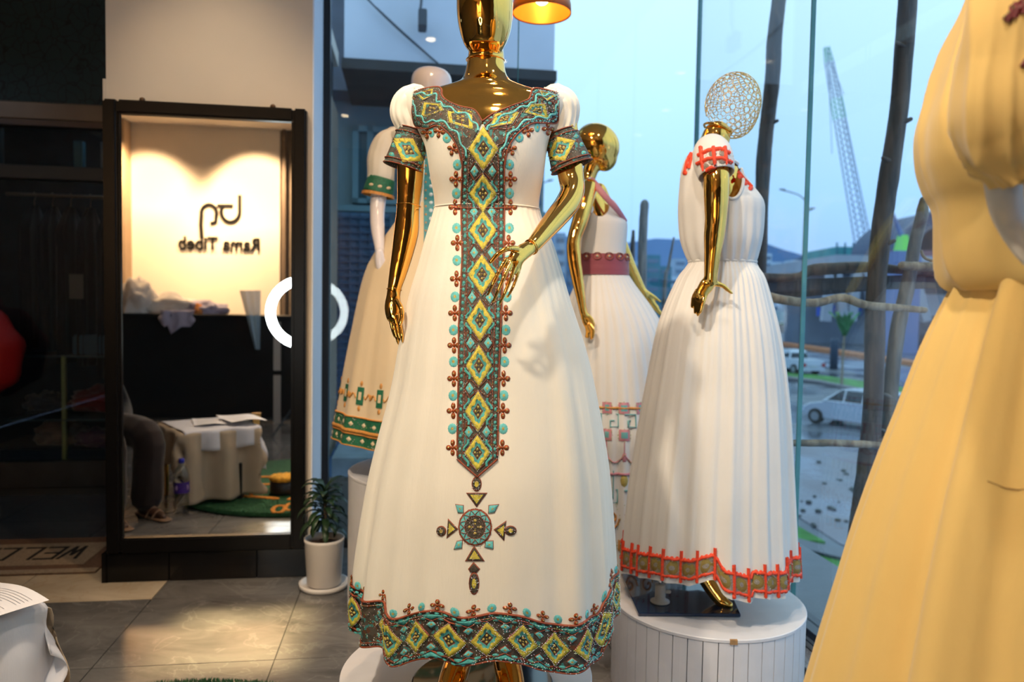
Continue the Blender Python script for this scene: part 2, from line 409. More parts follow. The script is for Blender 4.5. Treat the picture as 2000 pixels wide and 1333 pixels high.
def folds(seed, top=0.006, bot=0.05, n=(9, 14, 23), gather=44, power=1.3, lift=0.0, ga=1.0):
    rr = random.Random(seed); ph = [rr.uniform(0, 6.28) for _ in range(8)]
    am = [0.55, 0.5, 0.3]
    def f(th, s):
        a = top + (bot - top) * (s ** power)
        v = 0
        for k, nn in enumerate(n):
            c = math.cos(nn * th + ph[k] + 0.5 * math.sin(2 * th + ph[k + 3]) + 0.35 * s * math.sin(th + ph[k + 4]))
            v += am[k] * (abs(c) ** 0.7 * (1 if c > 0 else -1))
        g = math.cos(gather * th + ph[6] + 2.2 * math.sin(3 * th + ph[5])) * 0.010 * max(0, 1 - 1.5 * s) ** 1.5 * (0.6 + 0.4 * math.cos(3 * th + ph[1]))
        g2 = math.cos(gather * 0.9 * th + ph[7] + 4 * math.sin(2 * th)) * 0.0025 * (0.3 + s)
        return a * v * 0.6 + (g + g2) * ga + lift * s
    return f
def bvh_of(*objs):
    vs, fs = [], []
    for o in objs:
        w = o.matrix_world if o.parent is None else Matrix.Identity(4)
        k = len(vs)
        off = Vector((0, 0, 0)); p = o
        while p is not None: off += p.location; p = p.parent
        vs += [v.co + off for v in o.data.vertices]
        fs += [[k + i for i in q.vertices] for q in o.data.polygons]
    return BVHTree.FromPolygons(vs, fs)
class Hit:
    """chart of a surface by sight lines from the camera (what the photograph shows of it)"""
    def __init__(s, bvh, Y): s.b = bvh; s.Y = Y
    def __call__(s, px, py):
        d = ray(px, py); l, n, i, t = s.b.ray_cast(CAM, d)
        if l is None:
            l2, n, i, t = s.b.find_nearest(P(px, py, s.Y)); l = l2
        if n.dot(d) > 0: n = -n
        return l, n
# ------------------------------------------------------------------ appliqué motifs laid on a chart M(x,y)->(point,normal)
def ringmesh(bm, M, c, perim, fr, hs, mids, zig=None):
    """concentric rings between centre c and perimeter; fr fractions, hs heights (m), mids material per ring"""
    l, n = M(*c); cv = bm.verts.new(l + n * hs[0]); prev = None; K = len(perim)
    for k, f in enumerate(fr):
        ring = []
        for i, (x, y) in enumerate(perim):
            g = f
            if zig and k == zig[0]: g = f * (1 + zig[1] * (1 if (i // 2) % 2 else -1))
            px, py = c[0] + (x - c[0]) * g, c[1] + (y - c[1]) * g
            l, n = M(px, py); ring.append(bm.verts.new(l + n * hs[k + 1]))
        for i in range(K):
            j = (i + 1) % K
            q = bm.faces.new((cv, ring[i], ring[j]) if prev is None else (prev[i], ring[i], ring[j], prev[j])); q.material_index = mids[k]
        prev = ring
def quadperim(q, k=8):
    out = []
    for i in range(4):
        a, b = q[i], q[(i + 1) % 4]
        for t in range(k): out.append((a[0] + (b[0] - a[0]) * t / k, a[1] + (b[1] - a[1]) * t / k))
    return out
def polyperim(q, k=6):
    out = []
    for i in range(len(q)):
        a, b = q[i], q[(i + 1) % len(q)]
        for t in range(k): out.append((a[0] + (b[0] - a[0]) * t / k, a[1] + (b[1] - a[1]) * t / k))
    return out
def blob(bm, M, c, rx, ry, h, mi=0, k=10, hc=None):
    per = [(c[0] + rx * math.cos(2 * math.pi * i / k), c[1] + ry * math.sin(2 * math.pi * i / k)) for i in range(k)]
    ringmesh(bm, M, c, per, (0.6, 1.0), (hc or h, h * 0.9, h * 0.2), (mi, mi))
def diamond(M, q, name, parent, hh=0.0015):
    """yellow lozenge, teal zigzag field, dark centre with a gold four-petalled cross: mats 0 yellow 1 teal 2 dark 3 gold 4 cord"""
    bm = bmesh.new(); c = (sum(p[0] for p in q) / 4, sum(p[1] for p in q) / 4); per = quadperim(q, 8)
    ringmesh(bm, M, c, per, (0.2, 0.35, 0.39, 0.62, 0.67, 0.95, 1.0), (hh * 1.2, hh * 1.2, hh * 1.2, hh * 1.6, hh * 1.3, hh * 1.7, hh * 1.7, hh * 0.3), (2, 2, 4, 1, 0, 0, 4), zig=(3, 0.10))
    for i in range(4):
        a, b = q[i], q[(i + 2) % 4]
        m = (c[0] + (a[0] - c[0]) * 0.19, c[1] + (a[1] - c[1]) * 0.19)
        dx = abs(q[1][0] - q[3][0]) + abs(q[0][0] - q[2][0]); dy = abs(q[0][1] - q[2][1]) + abs(q[1][1] - q[3][1])
        blob(bm, M, m, dx * 0.050, dy * 0.050, hh * 2.2, 3, 8, hh * 2.6)
    blob(bm, M, c, dx * 0.022, dy * 0.022, hh * 2.6, 3, 6, hh * 3)
    return obj(name, bm, DM, parent, True)
def rosette(bm, M, c, rx, ry, h=0.0018):
    k = 24; per = [(c[0] + rx * math.cos(2 * math.pi * i / k), c[1] + ry * math.sin(2 * math.pi * i / k)) for i in range(k)]
    l, n = M(*c); cv = bm.verts.new(l + n * h * 1.3); rings = []
    for f, hh in ((0.3, 1.2), (0.65, 1.4), (1.0, 0.3)):
        ring = []
        for i, (x, y) in enumerate(per):
            g = f * (0.95 if i % 2 else 1.03)
            l, n = M(c[0] + (x - c[0]) * g, c[1] + (y - c[1]) * g); ring.append(bm.verts.new(l + n * h * hh * (1.0 if i % 2 else 0.7)))
        rings.append(ring)
    for i in range(k):
        j = (i + 1) % k
        bm.faces.new((cv, rings[0][i], rings[0][j])).material_index = 1
        for a, b in ((0, 1), (1, 2)): bm.faces.new((rings[a][i], rings[b][i], rings[b][j], rings[a][j])).material_index = 0
    return bm
def flower(bm, M, c, rx, ry, h=0.003, rot=0.0):
    for k in range(4):
        a = rot + math.pi / 2 * k
        m = (c[0] + math.cos(a) * rx * 0.6, c[1] + math.sin(a) * ry * 0.6)
        blob(bm, M, m, rx * (0.42 if abs(math.cos(a)) > 0.7 else 0.34), ry * (0.34 if abs(math.cos(a)) > 0.7 else 0.42), h, 0, 10, h * 1.25)
        blob(bm, M, m, rx * 0.13, ry * 0.13, h * 1.5, 1, 6, h * 1.8)
    blob(bm, M, c, rx * 0.25, ry * 0.25, h, 0, 8, h * 1.3)
    return bm
def cord(bm, M, pts, w, h=0.0012, step=None, mi=0):
    """raised flat cord along chart polyline; w world half-width"""
    L = []
    for x, y in pts:
        l, n = M(x, y); L.append((l + n * h, n))
    prev = None
    for i, (p, n) in enumerate(L):
        t = L[min(i + 1, len(L) - 1)][0] - L[max(i - 1, 0)][0]
        if t.length < 1e-9: continue
        s = t.normalized().cross(n).normalized() * w
        a = bm.verts.new(p - s - n * h); b = bm.verts.new(p - s * 0.55 + n * w * 0.7); c = bm.verts.new(p + s * 0.55 + n * w * 0.7); d = bm.verts.new(p + s - n * h)
        if prev:
            for u, v, x, y in ((prev[0], prev[1], a, b), (prev[1], prev[2], b, c), (prev[2], prev[3], c, d)):
                bm.faces.new((u, v, y, x)).material_index = mi
        prev = (a, b, c, d)
    return bm
def dens(pts, n):
    out = []
    for a, b in zip(pts, pts[1:]):
        for k in range(n): out.append((a[0] + (b[0] - a[0]) * k / n, a[1] + (b[1] - a[1]) * k / n))
    out.append(pts[-1]); return out
OCT = [(0, 2, 4), (2, 1, 4), (1, 3, 4), (3, 0, 4), (2, 0, 5), (1, 2, 5), (3, 1, 5), (0, 3, 5)]
def bead(V, Fc, MI, p, r, mi=0):
    k = len(V)
    V += [(p.x + r, p.y, p.z), (p.x - r, p.y, p.z), (p.x, p.y + r, p.z), (p.x, p.y - r, p.z), (p.x, p.y, p.z + r), (p.x, p.y, p.z - r)]
    for f in OCT: Fc.append((k + f[0], k + f[1], k + f[2])); MI.append(mi)
def beads(name, M, spots, r, mats, parent, h=0.0025, jitter=None):
    V, Fc, MI = [], [], []
    for s in spots:
        l, n = M(s[0], s[1]); bead(V, Fc, MI, l + n * h, r * random.uniform(0.7, 1.25), random.randrange(len(mats)))
    me = bpy.data.meshes.new(name); me.from_pydata(V, [], Fc); me.update()
    for m in mats: me.materials.append(m)
    me.polygons.foreach_set('material_index', MI)
    o = obj(name, me, mats, parent); o['kind'] = 'stuff'; return o
def patch(bm, M, xs_fn, ys, nx, h, mi=0):
    """strip patch: for each y a row from xs_fn(y)=(x0,x1)"""
    prev = None
    for y in ys:
        x0, x1 = xs_fn(y); row = []
        for i in range(nx + 1):
            l, n = M(x0 + (x1 - x0) * i / nx, y); row.append(bm.verts.new(l + n * h))
        if prev:
            for i in range(nx): bm.faces.new((prev[i], row[i], row[i + 1], prev[i + 1])).material_index = mi
        prev = row
    return bm
# ------------------------------------------------------------------ material library
gold = mat('polished_gold', (1.0, 0.54, 0.12), 0.06, 1.0, var=0.02)
gold2 = mat('brushed_gold', (0.95, 0.68, 0.28), 0.22, 1.0)
cream = fabric_mat('cream_cotton', (0.84, 0.79, 0.68), 0.08)
cream2 = fabric_mat('cream_chiffon', (0.80, 0.77, 0.73), 0.1)
cream3 = fabric_mat('warm_cream_cotton', (0.72, 0.57, 0.37), 0.12)
cream4 = fabric_mat('pale_grey_cotton', (0.76, 0.74, 0.72), 0.15)
yellow_f = fabric_mat('butter_yellow_chiffon', (0.80, 0.56, 0.20), 0.12)
th_yel = mat('yellow_thread', (0.62, 0.52, 0.06), 0.5, var=0.25, vs=160, bump=0.8, bs=900)
th_teal = mat('teal_thread', (0.07, 0.38, 0.36), 0.5, var=0.3, vs=160, bump=0.8, bs=900)
th_teal2 = mat('turquoise_thread', (0.14, 0.55, 0.55), 0.5, var=0.2, vs=160, bump=0.8, bs=900)
th_dark = mat('dark_sequin_thread', (0.075, 0.06, 0.04), 0.35, 0.3, var=0.7, vs=400, bump=0.9, bs=800)
th_gold = mat('gold_thread', (0.52, 0.40, 0.10), 0.4, 0.3, var=0.3, vs=300, bump=0.8, bs=900)
th_brn = mat('rust_brown_cord', (0.26, 0.05, 0.015), 0.45, var=0.3, vs=200, bump=0.6, bs=900)
bead_brn = mat('amber_bead', (0.30, 0.07, 0.02), 0.15, 0.2, var=0.4, vs=200, bump=0.4, bs=600)
bead_wht = mat('crystal_bead', (0.85, 0.85, 0.8), 0.08, 0.4)
bead_pnk = mat('iridescent_bead', (0.75, 0.45, 0.5), 0.08, 0.6)
bead_grn = mat('green_gold_bead', (0.55, 0.75, 0.25), 0.08, 0.6)
DM = [th_yel, th_teal, th_dark, th_gold, th_brn]
ground_st = stitch_mat('embroidered_ground', [((0.055, 0.042, 0.03), 0), ((0.085, 0.07, 0.05), 0.4), ((0.05, 0.22, 0.21), 0.80), ((0.13, 0.04, 0.015), 0.92)], 130)
red_th = mat('orange_red_thread', (0.80, 0.06, 0.015), 0.5, var=0.15, vs=150, bump=0.6, bs=700)
silver_st = mat('silver_grey_beadwork', (0.34, 0.30, 0.25), 0.35, 0.35, var=0.4, vs=500, bump=0.9, bs=900)
olive_th = mat('olive_gold_beadwork', (0.33, 0.24, 0.06), 0.35, 0.3, var=0.3, vs=500, bump=0.9, bs=900)
green_st = mat('green_thread', (0.012, 0.13, 0.065), 0.5, var=0.3, vs=150, bump=0.6, bs=700)
orange_th = mat('orange_gold_thread', (0.55, 0.24, 0.05), 0.5, var=0.25, vs=200, bump=0.6, bs=700)
mauve = mat('maroon_sash_cloth', (0.24, 0.045, 0.07), 0.6, sheen=0.3, var=0.08)
pinktrim = mat('dusty_pink_trim', (0.50, 0.20, 0.24), 0.6, var=0.1)
tealprint = mat('teal_print', (0.12, 0.32, 0.33), 0.7, var=0.15)
plaster = mat('cream_plaster', (0.72, 0.62, 0.50), 0.75, var=0.03, vs=3, bump=0.1, bs=60)
plaster_w = mat('white_plaster', (0.80, 0.84, 0.92), 0.6, var=0.03, vs=3)
ceilm = mat('ceiling_paint', (0.72, 0.66, 0.58), 0.85, var=0.03)
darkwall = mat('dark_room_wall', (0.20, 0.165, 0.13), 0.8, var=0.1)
blackmet = mat('black_aluminium', (0.012, 0.012, 0.014), 0.3, var=0.1)
blackframe = mat('black_lacquered_wood', (0.004, 0.0035, 0.0035), 0.3, var=0.1, spec=0.18)
blacktile = mat('black_glossy_tile', (0.005, 0.0045, 0.0045), 0.14, var=0.3, vs=5, spec=0.25)
mirror_m = mat('mirror_silver', (0.90, 0.90, 0.90), 0.0, 1.0)
grout = mat('dark_grout', (0.05, 0.045, 0.04), 0.9)
tile_m = marble_mat('grey_marble_tile', (0.075, 0.07, 0.068), (0.19, 0.18, 0.17), (0.32, 0.30, 0.28), 0.16)
tile_b = marble_mat('beige_marble_tile', (0.45, 0.36, 0.25), (0.66, 0.56, 0.42), (0.36, 0.22, 0.10), 0.18)
tile_c = marble_mat('blue_grey_corridor_tile', (0.035, 0.045, 0.06), (0.075, 0.09, 0.11), (0.13, 0.15, 0.17), 0.3)
white_pl = mat('white_painted_wood', (0.74, 0.73, 0.76), 0.42, var=0.03, vs=20)
chip = mat('bare_chipboard', (0.42, 0.24, 0.10), 0.8, var=0.2, vs=60)
pot_m = mat('white_ceramic', (0.72, 0.67, 0.62), 0.35, var=0.02)
soil_m = mat('potting_soil', (0.08, 0.04, 0.025), 0.95, var=0.5, vs=90, bump=1.0, bs=90)
leaf_m = mat('dark_green_leaf', (0.018, 0.045, 0.016), 0.4, var=0.3, vs=20)
stem_m = mat('brown_stem', (0.07, 0.045, 0.025), 0.8, var=0.2)
glass_m = glass_mat('window_glass', (0.95, 0.98, 0.99), 1.0)
edge_m = mat('green_glass_edge', (0.10, 0.30, 0.30), 0.15, var=0.1)
alu = mat('bronze_aluminium', (0.20, 0.15, 0.11), 0.45, 0.4, var=0.05)
# ------------------------------------------------------------------ floor, walls, ceiling
fl = struct('floor', rbox(-3.9, UG + 0.02, VB, 5.45, -0.12, -0.008), grout)
def tiles(u0s, v0s, m, s=0.6):
    me_cache = {}
    for u0 in u0s:
        for v0 in v0s:
            key = m.name
            b = rbox(0.002, s - 0.002, 0.002, s - 0.002, -0.008, 0.0)
            bmesh.ops.translate(b, verts=b.verts[:], vec=R(u0, v0, 0))
            o = obj('tile', b, m, fl)
us = [-0.45 + 0.6 * k for k in range(-5, 3)]
tiles(us, [2.63 - 0.6 * k for k in range(0, 9)], tile_m)
tiles([u for u in us if u >= -1.1], [3.23], tile_m)
tiles([u for u in us if u < -1.1], [3.23], tile_b)
tiles([-0.45 + 0.6 * k for k in range(-5, -1)], [3.83, 4.43], tile_c)
b = rbox(-3.9, UG, 3.84, 3.9, -0.35, -0.02)
struct('ceiling', rbox(-4.0, UG + 0.1, VB - 0.1, VG + 0.03, 3.3, 3.42), ceilm)
struct('ceiling_corridor', rbox(-4.0, -0.62, VG + 0.03, 6.7, 3.3, 3.42), ceilm)
struct('wall_mirror', rbox(-1.30, -0.435, VW, VG + 0.02, 0.0, 3.3), [plaster])
struct('trim_1', rbox(-0.4345, -0.428, VW + 0.002, VG - 0.03, 0.0, 3.3), plaster_w)   # white reveal of the pillar
struct('wall_left', rbox(-4.0, -3.9, VB, 5.5, 0.0, 3.3), darkwall)
bw = struct('wall_back', rbox(-3.9, UG, VB - 0.1, VB, 0.0, 3.3), darkwall)
struct('wall_logo', rbox(-3.2, -1.53, VB + 0.001, VB + 0.03, 0.0, 3.3), mat('logo_wall_paint', (0.78, 0.70, 0.58), 0.6, var=0.02, vs=3))
struct('trim_2', rbox(-3.42, -3.2, VB + 0.001, VB + 0.25, 0.0, 3.3), mat('tan_pillar_paint', (0.42, 0.30, 0.19), 0.7, var=0.05))
for i, (a, c) in enumerate(((-1.50, -1.46), (-1.40, -1.34), (-1.30, -1.27))):
    struct('trim_%d' % (3 + i), rbox(a, c, VB + 0.001, VB + 0.06, 0.0, 3.3), alu)
# right wall stub behind the camera, beyond the glazing
struct('wall_right', rbox(UG, UG + 0.1, VB, -0.2, 0.0, 3.3), darkwall)
# skirting of black tiles under the mirror
sk = struct('baseboard_mirror', rbox(-1.305, -0.43, VW - 0.012, VW, 0.0, 0.125), grout)
for a, c in ((-1.31, -1.045), (-1.042, -0.668), (-0.665, -0.425)):
    b = rbox(a, c, VW - 0.03, VW - 0.012, 0.001, 0.13); bevel(b, 0.002, 1); obj('tile', b, blacktile, sk)
sk2 = struct('baseboard_return', rbox(-1.325, -1.30, VW - 0.03, VG, 0.0, 0.13), blacktile)
struct('trim_6', rbox(-1.312, -1.3005, VW - 0.004, VG, 0.13, 2.2), plaster)
# ------------------------------------------------------------------ glazing
def pane_obj(parent, c, name='pane'):
    b = bmesh.new(); box8(b, c); o = obj(name, b, glass_m, parent); return o
g1 = tag(empty('window_1'), kind='structure')
def vpane(u0, u1, z0=0.02, z1=3.3): return [R(u0, VG, z0), R(u1, VG, z0), R(u1, VG + 0.01, z0), R(u0, VG + 0.01, z0), R(u0, VG, z1), R(u1, VG, z1), R(u1, VG + 0.01, z1), R(u0, VG + 0.01, z1)]
pane_obj(g1, vpane(-0.40, 0.548)); pane_obj(g1, vpane(0.552, UG))
obj('joint', rbox(0.548, 0.552, VG - 0.002, VG + 0.012, 0.02, 3.3), edge_m, g1)
obj('frame', rbox(-0.4345, -0.395, VG - 0.03, VG + 0.03, 0.0, 3.3), blackmet, g1)
obj('bottom_rail', rbox(-0.395, UG, VG - 0.03, VG + 0.03, 0.0, 0.05), blackmet, g1)
g2 = tag(empty('window_2'), kind='structure')
def upane(v0, v1, z0=0.075, z1=3.3): return [R(UG, v0, z0), R(UG + 0.012, v0, z0), R(UG + 0.012, v1, z0), R(UG, v1, z0), R(UG, v0, z1), R(UG + 0.012, v0, z1), R(UG + 0.012, v1, z1), R(UG, v1, z1)]
for a, c in ((-0.2, 0.70), (0.706, 1.70), (1.706, 2.712), (2.718, VG)):
    pane_obj(g2, upane(a, c))
    obj('glass_edge', rbox(UG - 0.003, UG + 0.015, c - 0.001, c + 0.005, 0.075, 3.3), edge_m, g2)
obj('corner_joint', rbox(UG - 0.004, UG + 0.016, VG - 0.004, VG + 0.012, 0.02, 3.3), edge_m, g2)
sill = obj('sill_rail', bevel(rbox(UG - 0.045, UG + 0.05, -0.2, VG, 0.045, 0.075), 0.003, 1), mat('black_blue_sill', (0.012, 0.014, 0.03), 0.25, var=0.1), g2)
obj('kerb', rbox(UG - 0.035, UG + 0.04, -0.2, VG, 0.0, 0.046), mat('cream_kerb', (0.36, 0.36, 0.36), 0.6, var=0.1, vs=6), g2)
for a in (1.2, 1.95, 2.7): obj('gasket', rbox(UG - 0.0362, UG - 0.035, a, a + 0.73, 0.022, 0.026), blackmet, g2)
struct('trim_7', rbox(UG - 0.13, UG - 0.045, -0.2, 3.8, -0.004, 0.004), mat('terrazzo', (0.26, 0.27, 0.29), 0.35, var=0.6, vs=140))
# floor slab edge outside the glass
struct('trim_8', rbox(UG + 0.02, UG + 0.75, -0.5, 5.6, -0.32, -0.10), mat('wet_concrete_ledge', (0.05, 0.065, 0.09), 0.2, var=0.3, vs=4))
struct('trim_9', rbox(-0.43, UG + 0.75, VG + 0.03, 5.4, -0.35, -0.12), MATS['wet_concrete_ledge'])
# ------------------------------------------------------------------ framed mirror
m0 = R(-0.87, VW - 0.02, 0.14)
mir = thing('mirror', 'tall black-framed standing mirror leaning flat on the cream pillar', 'mirror', m0)
U0m, U1m, Z0m, Z1m = -1.298, -0.452, 0.135, 2.105
fw = 0.058
def fr_bar(u0, u1, z0, z1):
    b = rbox(u0, u1, VW - 0.055, VW - 0.001, z0, z1); bevel(b, 0.008, 3); return b
obj('frame_side', fr_bar(U0m, U0m + fw, Z0m, Z1m), blackframe, mir); obj('frame_side', fr_bar(U1m - fw, U1m, Z0m, Z1m), blackframe, mir)
obj('frame_top', fr_bar(U0m + fw, U1m - fw, Z1m - fw, Z1m), blackframe, mir); obj('frame_bottom', fr_bar(U0m + fw, U1m - fw, Z0m, Z0m + fw + 0.01), blackframe, mir)
for a, c, d, e_ in ((U0m + fw, U0m + fw + 0.008, Z0m + fw, Z1m - fw), (U1m - fw - 0.008, U1m - fw, Z0m + fw, Z1m - fw)):
    obj('inner_bead', rbox(a, c, VW - 0.04, VW - 0.02, d, e_), blackframe, mir)
obj('mirror_glass', rbox(U0m + fw - 0.005, U1m - fw + 0.005, VW - 0.03, VW - 0.02, Z0m + fw - 0.005, Z1m - fw + 0.005), mirror_m, mir)
for uu in (-1.145, -0.60):
    b = bmesh.new(); ellipsoid(b, R(uu, VW - 0.025, Z1m + 0.008), (0.012, 0.012, 0.011)); obj('hanging_stud', b, mat('dark_bronze', (0.15, 0.08, 0.04), 0.35, 0.8), mir, True)
# ------------------------------------------------------------------ corridor and the neighbouring shop
VC = 5.25
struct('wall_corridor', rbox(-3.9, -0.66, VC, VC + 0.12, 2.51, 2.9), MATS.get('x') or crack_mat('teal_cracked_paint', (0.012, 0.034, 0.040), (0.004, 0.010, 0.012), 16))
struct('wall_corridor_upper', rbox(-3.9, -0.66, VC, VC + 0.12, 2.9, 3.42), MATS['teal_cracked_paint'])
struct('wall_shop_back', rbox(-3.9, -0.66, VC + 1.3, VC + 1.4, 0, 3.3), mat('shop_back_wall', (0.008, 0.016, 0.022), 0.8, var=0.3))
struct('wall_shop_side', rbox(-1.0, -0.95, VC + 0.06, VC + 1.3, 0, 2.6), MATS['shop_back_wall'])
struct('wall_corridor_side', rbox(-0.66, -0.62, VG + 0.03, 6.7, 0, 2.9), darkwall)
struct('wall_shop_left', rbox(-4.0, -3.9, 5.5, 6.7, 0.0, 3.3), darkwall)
struct('floor_shop', rbox(-3.9, -0.66, 5.45, VC + 1.3, -0.02, 0.0), tile_c)
struct('trim_10', rbox(-3.9, -1.0, VC, VC + 0.06, 0.0, 0.17), mat('dark_stone_kerb', (0.035, 0.04, 0.045), 0.4, var=0.2))
sf = tag(empty('window_3'), kind='structure')
obj('head_beam', bevel(rbox(-3.9, -0.95, VC - 0.04, VC + 0.06, 2.40, 2.51), 0.006, 1), alu, sf)
obj('head_lip', rbox(-3.9, -0.95, VC - 0.045, VC + 0.06, 2.36, 2.395), mat('dark_bronze_aluminium', (0.10, 0.07, 0.055), 0.4, 0.4), sf)
obj('transom_beam', bevel(rbox(-3.9, -0.95, VC - 0.03, VC + 0.06, 2.02, 2.11), 0.006, 1), mat('grey_aluminium', (0.045, 0.05, 0.052), 0.45, 0.3), sf)
for uu in (-1.0, -1.83, -2.65): obj('mullion', rbox(uu - 0.035, uu + 0.035, VC - 0.02, VC + 0.05, 2.11, 2.36), MATS['grey_aluminium'], sf)
for a, c in ((-2.615, -1.865), (-1.795, -1.035)):
    pane_obj(sf, [R(a, VC, 2.11), R(c, VC, 2.11), R(c, VC + 0.01, 2.11), R(a, VC + 0.01, 2.11), R(a, VC, 2.36), R(c, VC, 2.36), R(c, VC + 0.01, 2.36), R(a, VC + 0.01, 2.36)])
pane_obj(sf, [R(-3.4, VC, 0.17), R(-1.0, VC, 0.17), R(-1.0, VC + 0.01, 0.17), R(-3.4, VC + 0.01, 0.17), R(-3.4, VC, 2.02), R(-1.0, VC, 2.02), R(-1.0, VC + 0.01, 2.02), R(-3.4, VC + 0.01, 2.02)])
for uu, c in ((-2.38, (0.05, 0.16, 0.22)), (-2.2, (0.16, 0.2, 0.26)), (-1.66, (0.10, 0.12, 0.26)), (-1.45, (0.08, 0.2, 0.2)), (-1.3, (0.05, 0.1, 0.12))):
    obj('inner_post', rbox(uu, uu + 0.06, VC + 0.5, VC + 0.55, 2.1, 2.38), mat('bluish_post_%d' % int(-uu * 100), c, 0.6), sf)  # posts in plain blue and teal tones
light('shop_strip_light', 'AREA', R(-2.2, VC + 0.7, 2.7), R(-2.2, VC + 0.7, 0), 1.1, (0.5, 0.8, 1.0), 0.6)
light('corridor_light', 'AREA', R(-2.9, 4.6, 2.74), R(-2.6, 4.7, 0), 0.9, (0.55, 0.75, 1.0), 0.5)
# hanging clothes
HC = [((0.012, 0.012, 0.014), -2.62, 0.10, 1.0, 'black'), ((0.01, 0.012, 0.016), -2.50, 0.09, 1.02, 'black'), ((0.014, 0.012, 0.012), -2.38, 0.1, 1.1, 'black'), ((0.02, 0.02, 0.022), -2.25, 0.1, 1.12, 'charcoal'), ((0.012, 0.016, 0.022), -2.12, 0.09, 1.2, 'navy'),
      ((0.10, 0.17, 0.14), -1.95, 0.08, 1.14, 'sage green'), ((0.16, 0.05, 0.08), -1.82, 0.08, 1.16, 'plum'), ((0.05, 0.03, 0.03), -1.70, 0.06, 1.1, 'brown'), ((0.07, 0.11, 0.085), -1.58, 0.09, 1.2, 'olive grey'), ((0.06, 0.09, 0.08), -1.44, 0.09, 1.15, 'dim green'), ((0.02, 0.02, 0.02), -1.30, 0.09, 1.2, 'dark')]
rail = thing('clothes_rail', 'long metal clothes rail inside the dark shop across the corridor', 'rail', R(-2.0, VC + 0.45, 0))
bm = bmesh.new(); tube([R(-2.8, VC + 0.45, 1.98), R(-1.1, VC + 0.45, 1.98)], 0.012, bm, 10); obj('rail', bm, alu, rail, True)
for uu in (-3.3, -1.12): bm = bmesh.new(); tube([R(uu, VC + 0.45, 0.0), R(uu, VC + 0.45, 2.0)], 0.014, bm, 10); obj('upright', bm, mat('pale_green_metal', (0.16, 0.2, 0.08), 0.5), rail, True)
GT = {'sage green': 'pale sage green gown hanging left of the plum one in the dark shop', 'plum': 'plum gown hanging between pale green garments in the dark shop', 'brown': 'narrow brown garment hanging just right of the plum gown', 'olive grey': 'olive grey gown hanging beside the black mirror frame', 'dim green': 'dim green gown at the far right of the shop rail', 'dark': 'darkest garment hidden at the right end of the shop rail', 'charcoal': 'charcoal garment with a pale label among black clothes on the rail', 'navy': 'navy garment hanging between charcoal and sage green clothes'}
for k, (c, u, w, L_, nm) in enumerate(HC):
    g_ = None if nm != 'black' else 'black clothes at the left end of the shop rail'
    t = thing('garment', GT.get(nm, 'black garment at the left end of the dark shop rail'), 'garment', R(u, VC + 0.45, 1.98), g_)
    bm = bmesh.new(); rr = random.Random(k)
    nth = 28; rings = []
    for j in range(13):
        f = j / 12; z = 1.90 - f * L_ + 0.0; ww = w * (0.45 + 0.5 * min(1, f * 5) + 0.15 * f); dd = 0.2 * (0.25 + 0.75 * min(1, f * 7))
        rings.append([bm.verts.new(R(u + ww * 0.5 * math.cos(a) * (1 + 0.2 * math.cos(7 * a + k)), VC + 0.45 + dd * math.sin(a) * (1 + 0.15 * math.cos(9 * a + k + f)), z)) for a in [2 * math.pi * i / nth for i in range(nth)]])
    for a, b2 in zip(rings, rings[1:]):
        for i in range(nth): bm.faces.new((a[i], a[(i + 1) % nth], b2[(i + 1) % nth], b2[i]))
    bm.faces.new(rings[0]); bm.faces.new(rings[-1][::-1])
    obj('cloth', bm, fabric_mat('hung_cloth_%d' % k, c, 0.0), t, True)
    bm = bmesh.new(); tube([R(u, VC + 0.45, 1.88), R(u, VC + 0.45, 1.94), R(u, VC + 0.47, 1.975), R(u, VC + 0.45, 1.998), R(u, VC + 0.43, 1.985)], 0.003, bm, 6, 3); obj('hanger_hook', bm, alu, t, True)
    if nm == 'charcoal': obj('label_patch', rbox(u - 0.05, u + 0.04, VC + 0.215, VC + 0.222, 1.25, 1.42), mat('pale_label', (0.10, 0.09, 0.07), 0.7), t)
sh = thing('display_shelf', 'low shelf with green posts under the hanging clothes', 'shelf', R(-1.9, VC + 0.4, 0))
for z in (0.42, 0.86): obj('board', rbox(-2.7, -1.15, VC + 0.2, VC + 0.7, z - 0.012, z), mat('dim_blue_board', (0.03, 0.06, 0.075), 0.5), sh)
for uu in (-2.35, -1.55): obj('post', rbox(uu, uu + 0.025, VC + 0.2, VC + 0.225, 0.0, 0.86), MATS['pale_green_metal'], sh)
PL = [((0.20, 0.012, 0.015), -1.72, 1.0, .17, .12, 'red folded cloth heap on top of the shop shelf'), ((0.17, 0.19, 0.08), -1.95, .93, .15, .06, 'pale green cloth heap beside the red one on the shelf top'), ((0.14, 0.13, 0.02), -2.2, .9, .1, .035, 'small mustard cloth on the shelf top'), ((0.12, 0.01, 0.012), -2.1, .52, .28, .1, 'dark red cloth bundle on the middle shelf'), ((0.19, 0.19, 0.12), -1.72, .56, .13, .13, 'cream cloth bundle at the right of the middle shelf'),
      ((0.05, 0.05, 0.06), -2.55, .5, .12, .08, 'grey cloth bundle at the left of the middle shelf'), ((0.11, 0.09, 0.08), -2.45, .12 + .17, .14, .1, 'pinkish grey cloth heap on the bottom of the shop window'), ((0.04, 0.015, 0.06), -2.15, .08 + .17, .2, .07, 'purple cloth heap on the bottom of the shop window'), ((0.02, 0.035, 0.03), -1.8, .12 + .17, .25, .1, 'dark green cloth heap on the bottom of the shop window'), ((0.16, 0.18, 0.02), -1.85, .24 + .17, .07, .03, 'small bright yellow cloth on the dark green heap'), ((0.06, 0.07, 0.02), -1.45, .14 + .17, .12, .1, 'olive cloth heap at the right of the shop window bottom')]
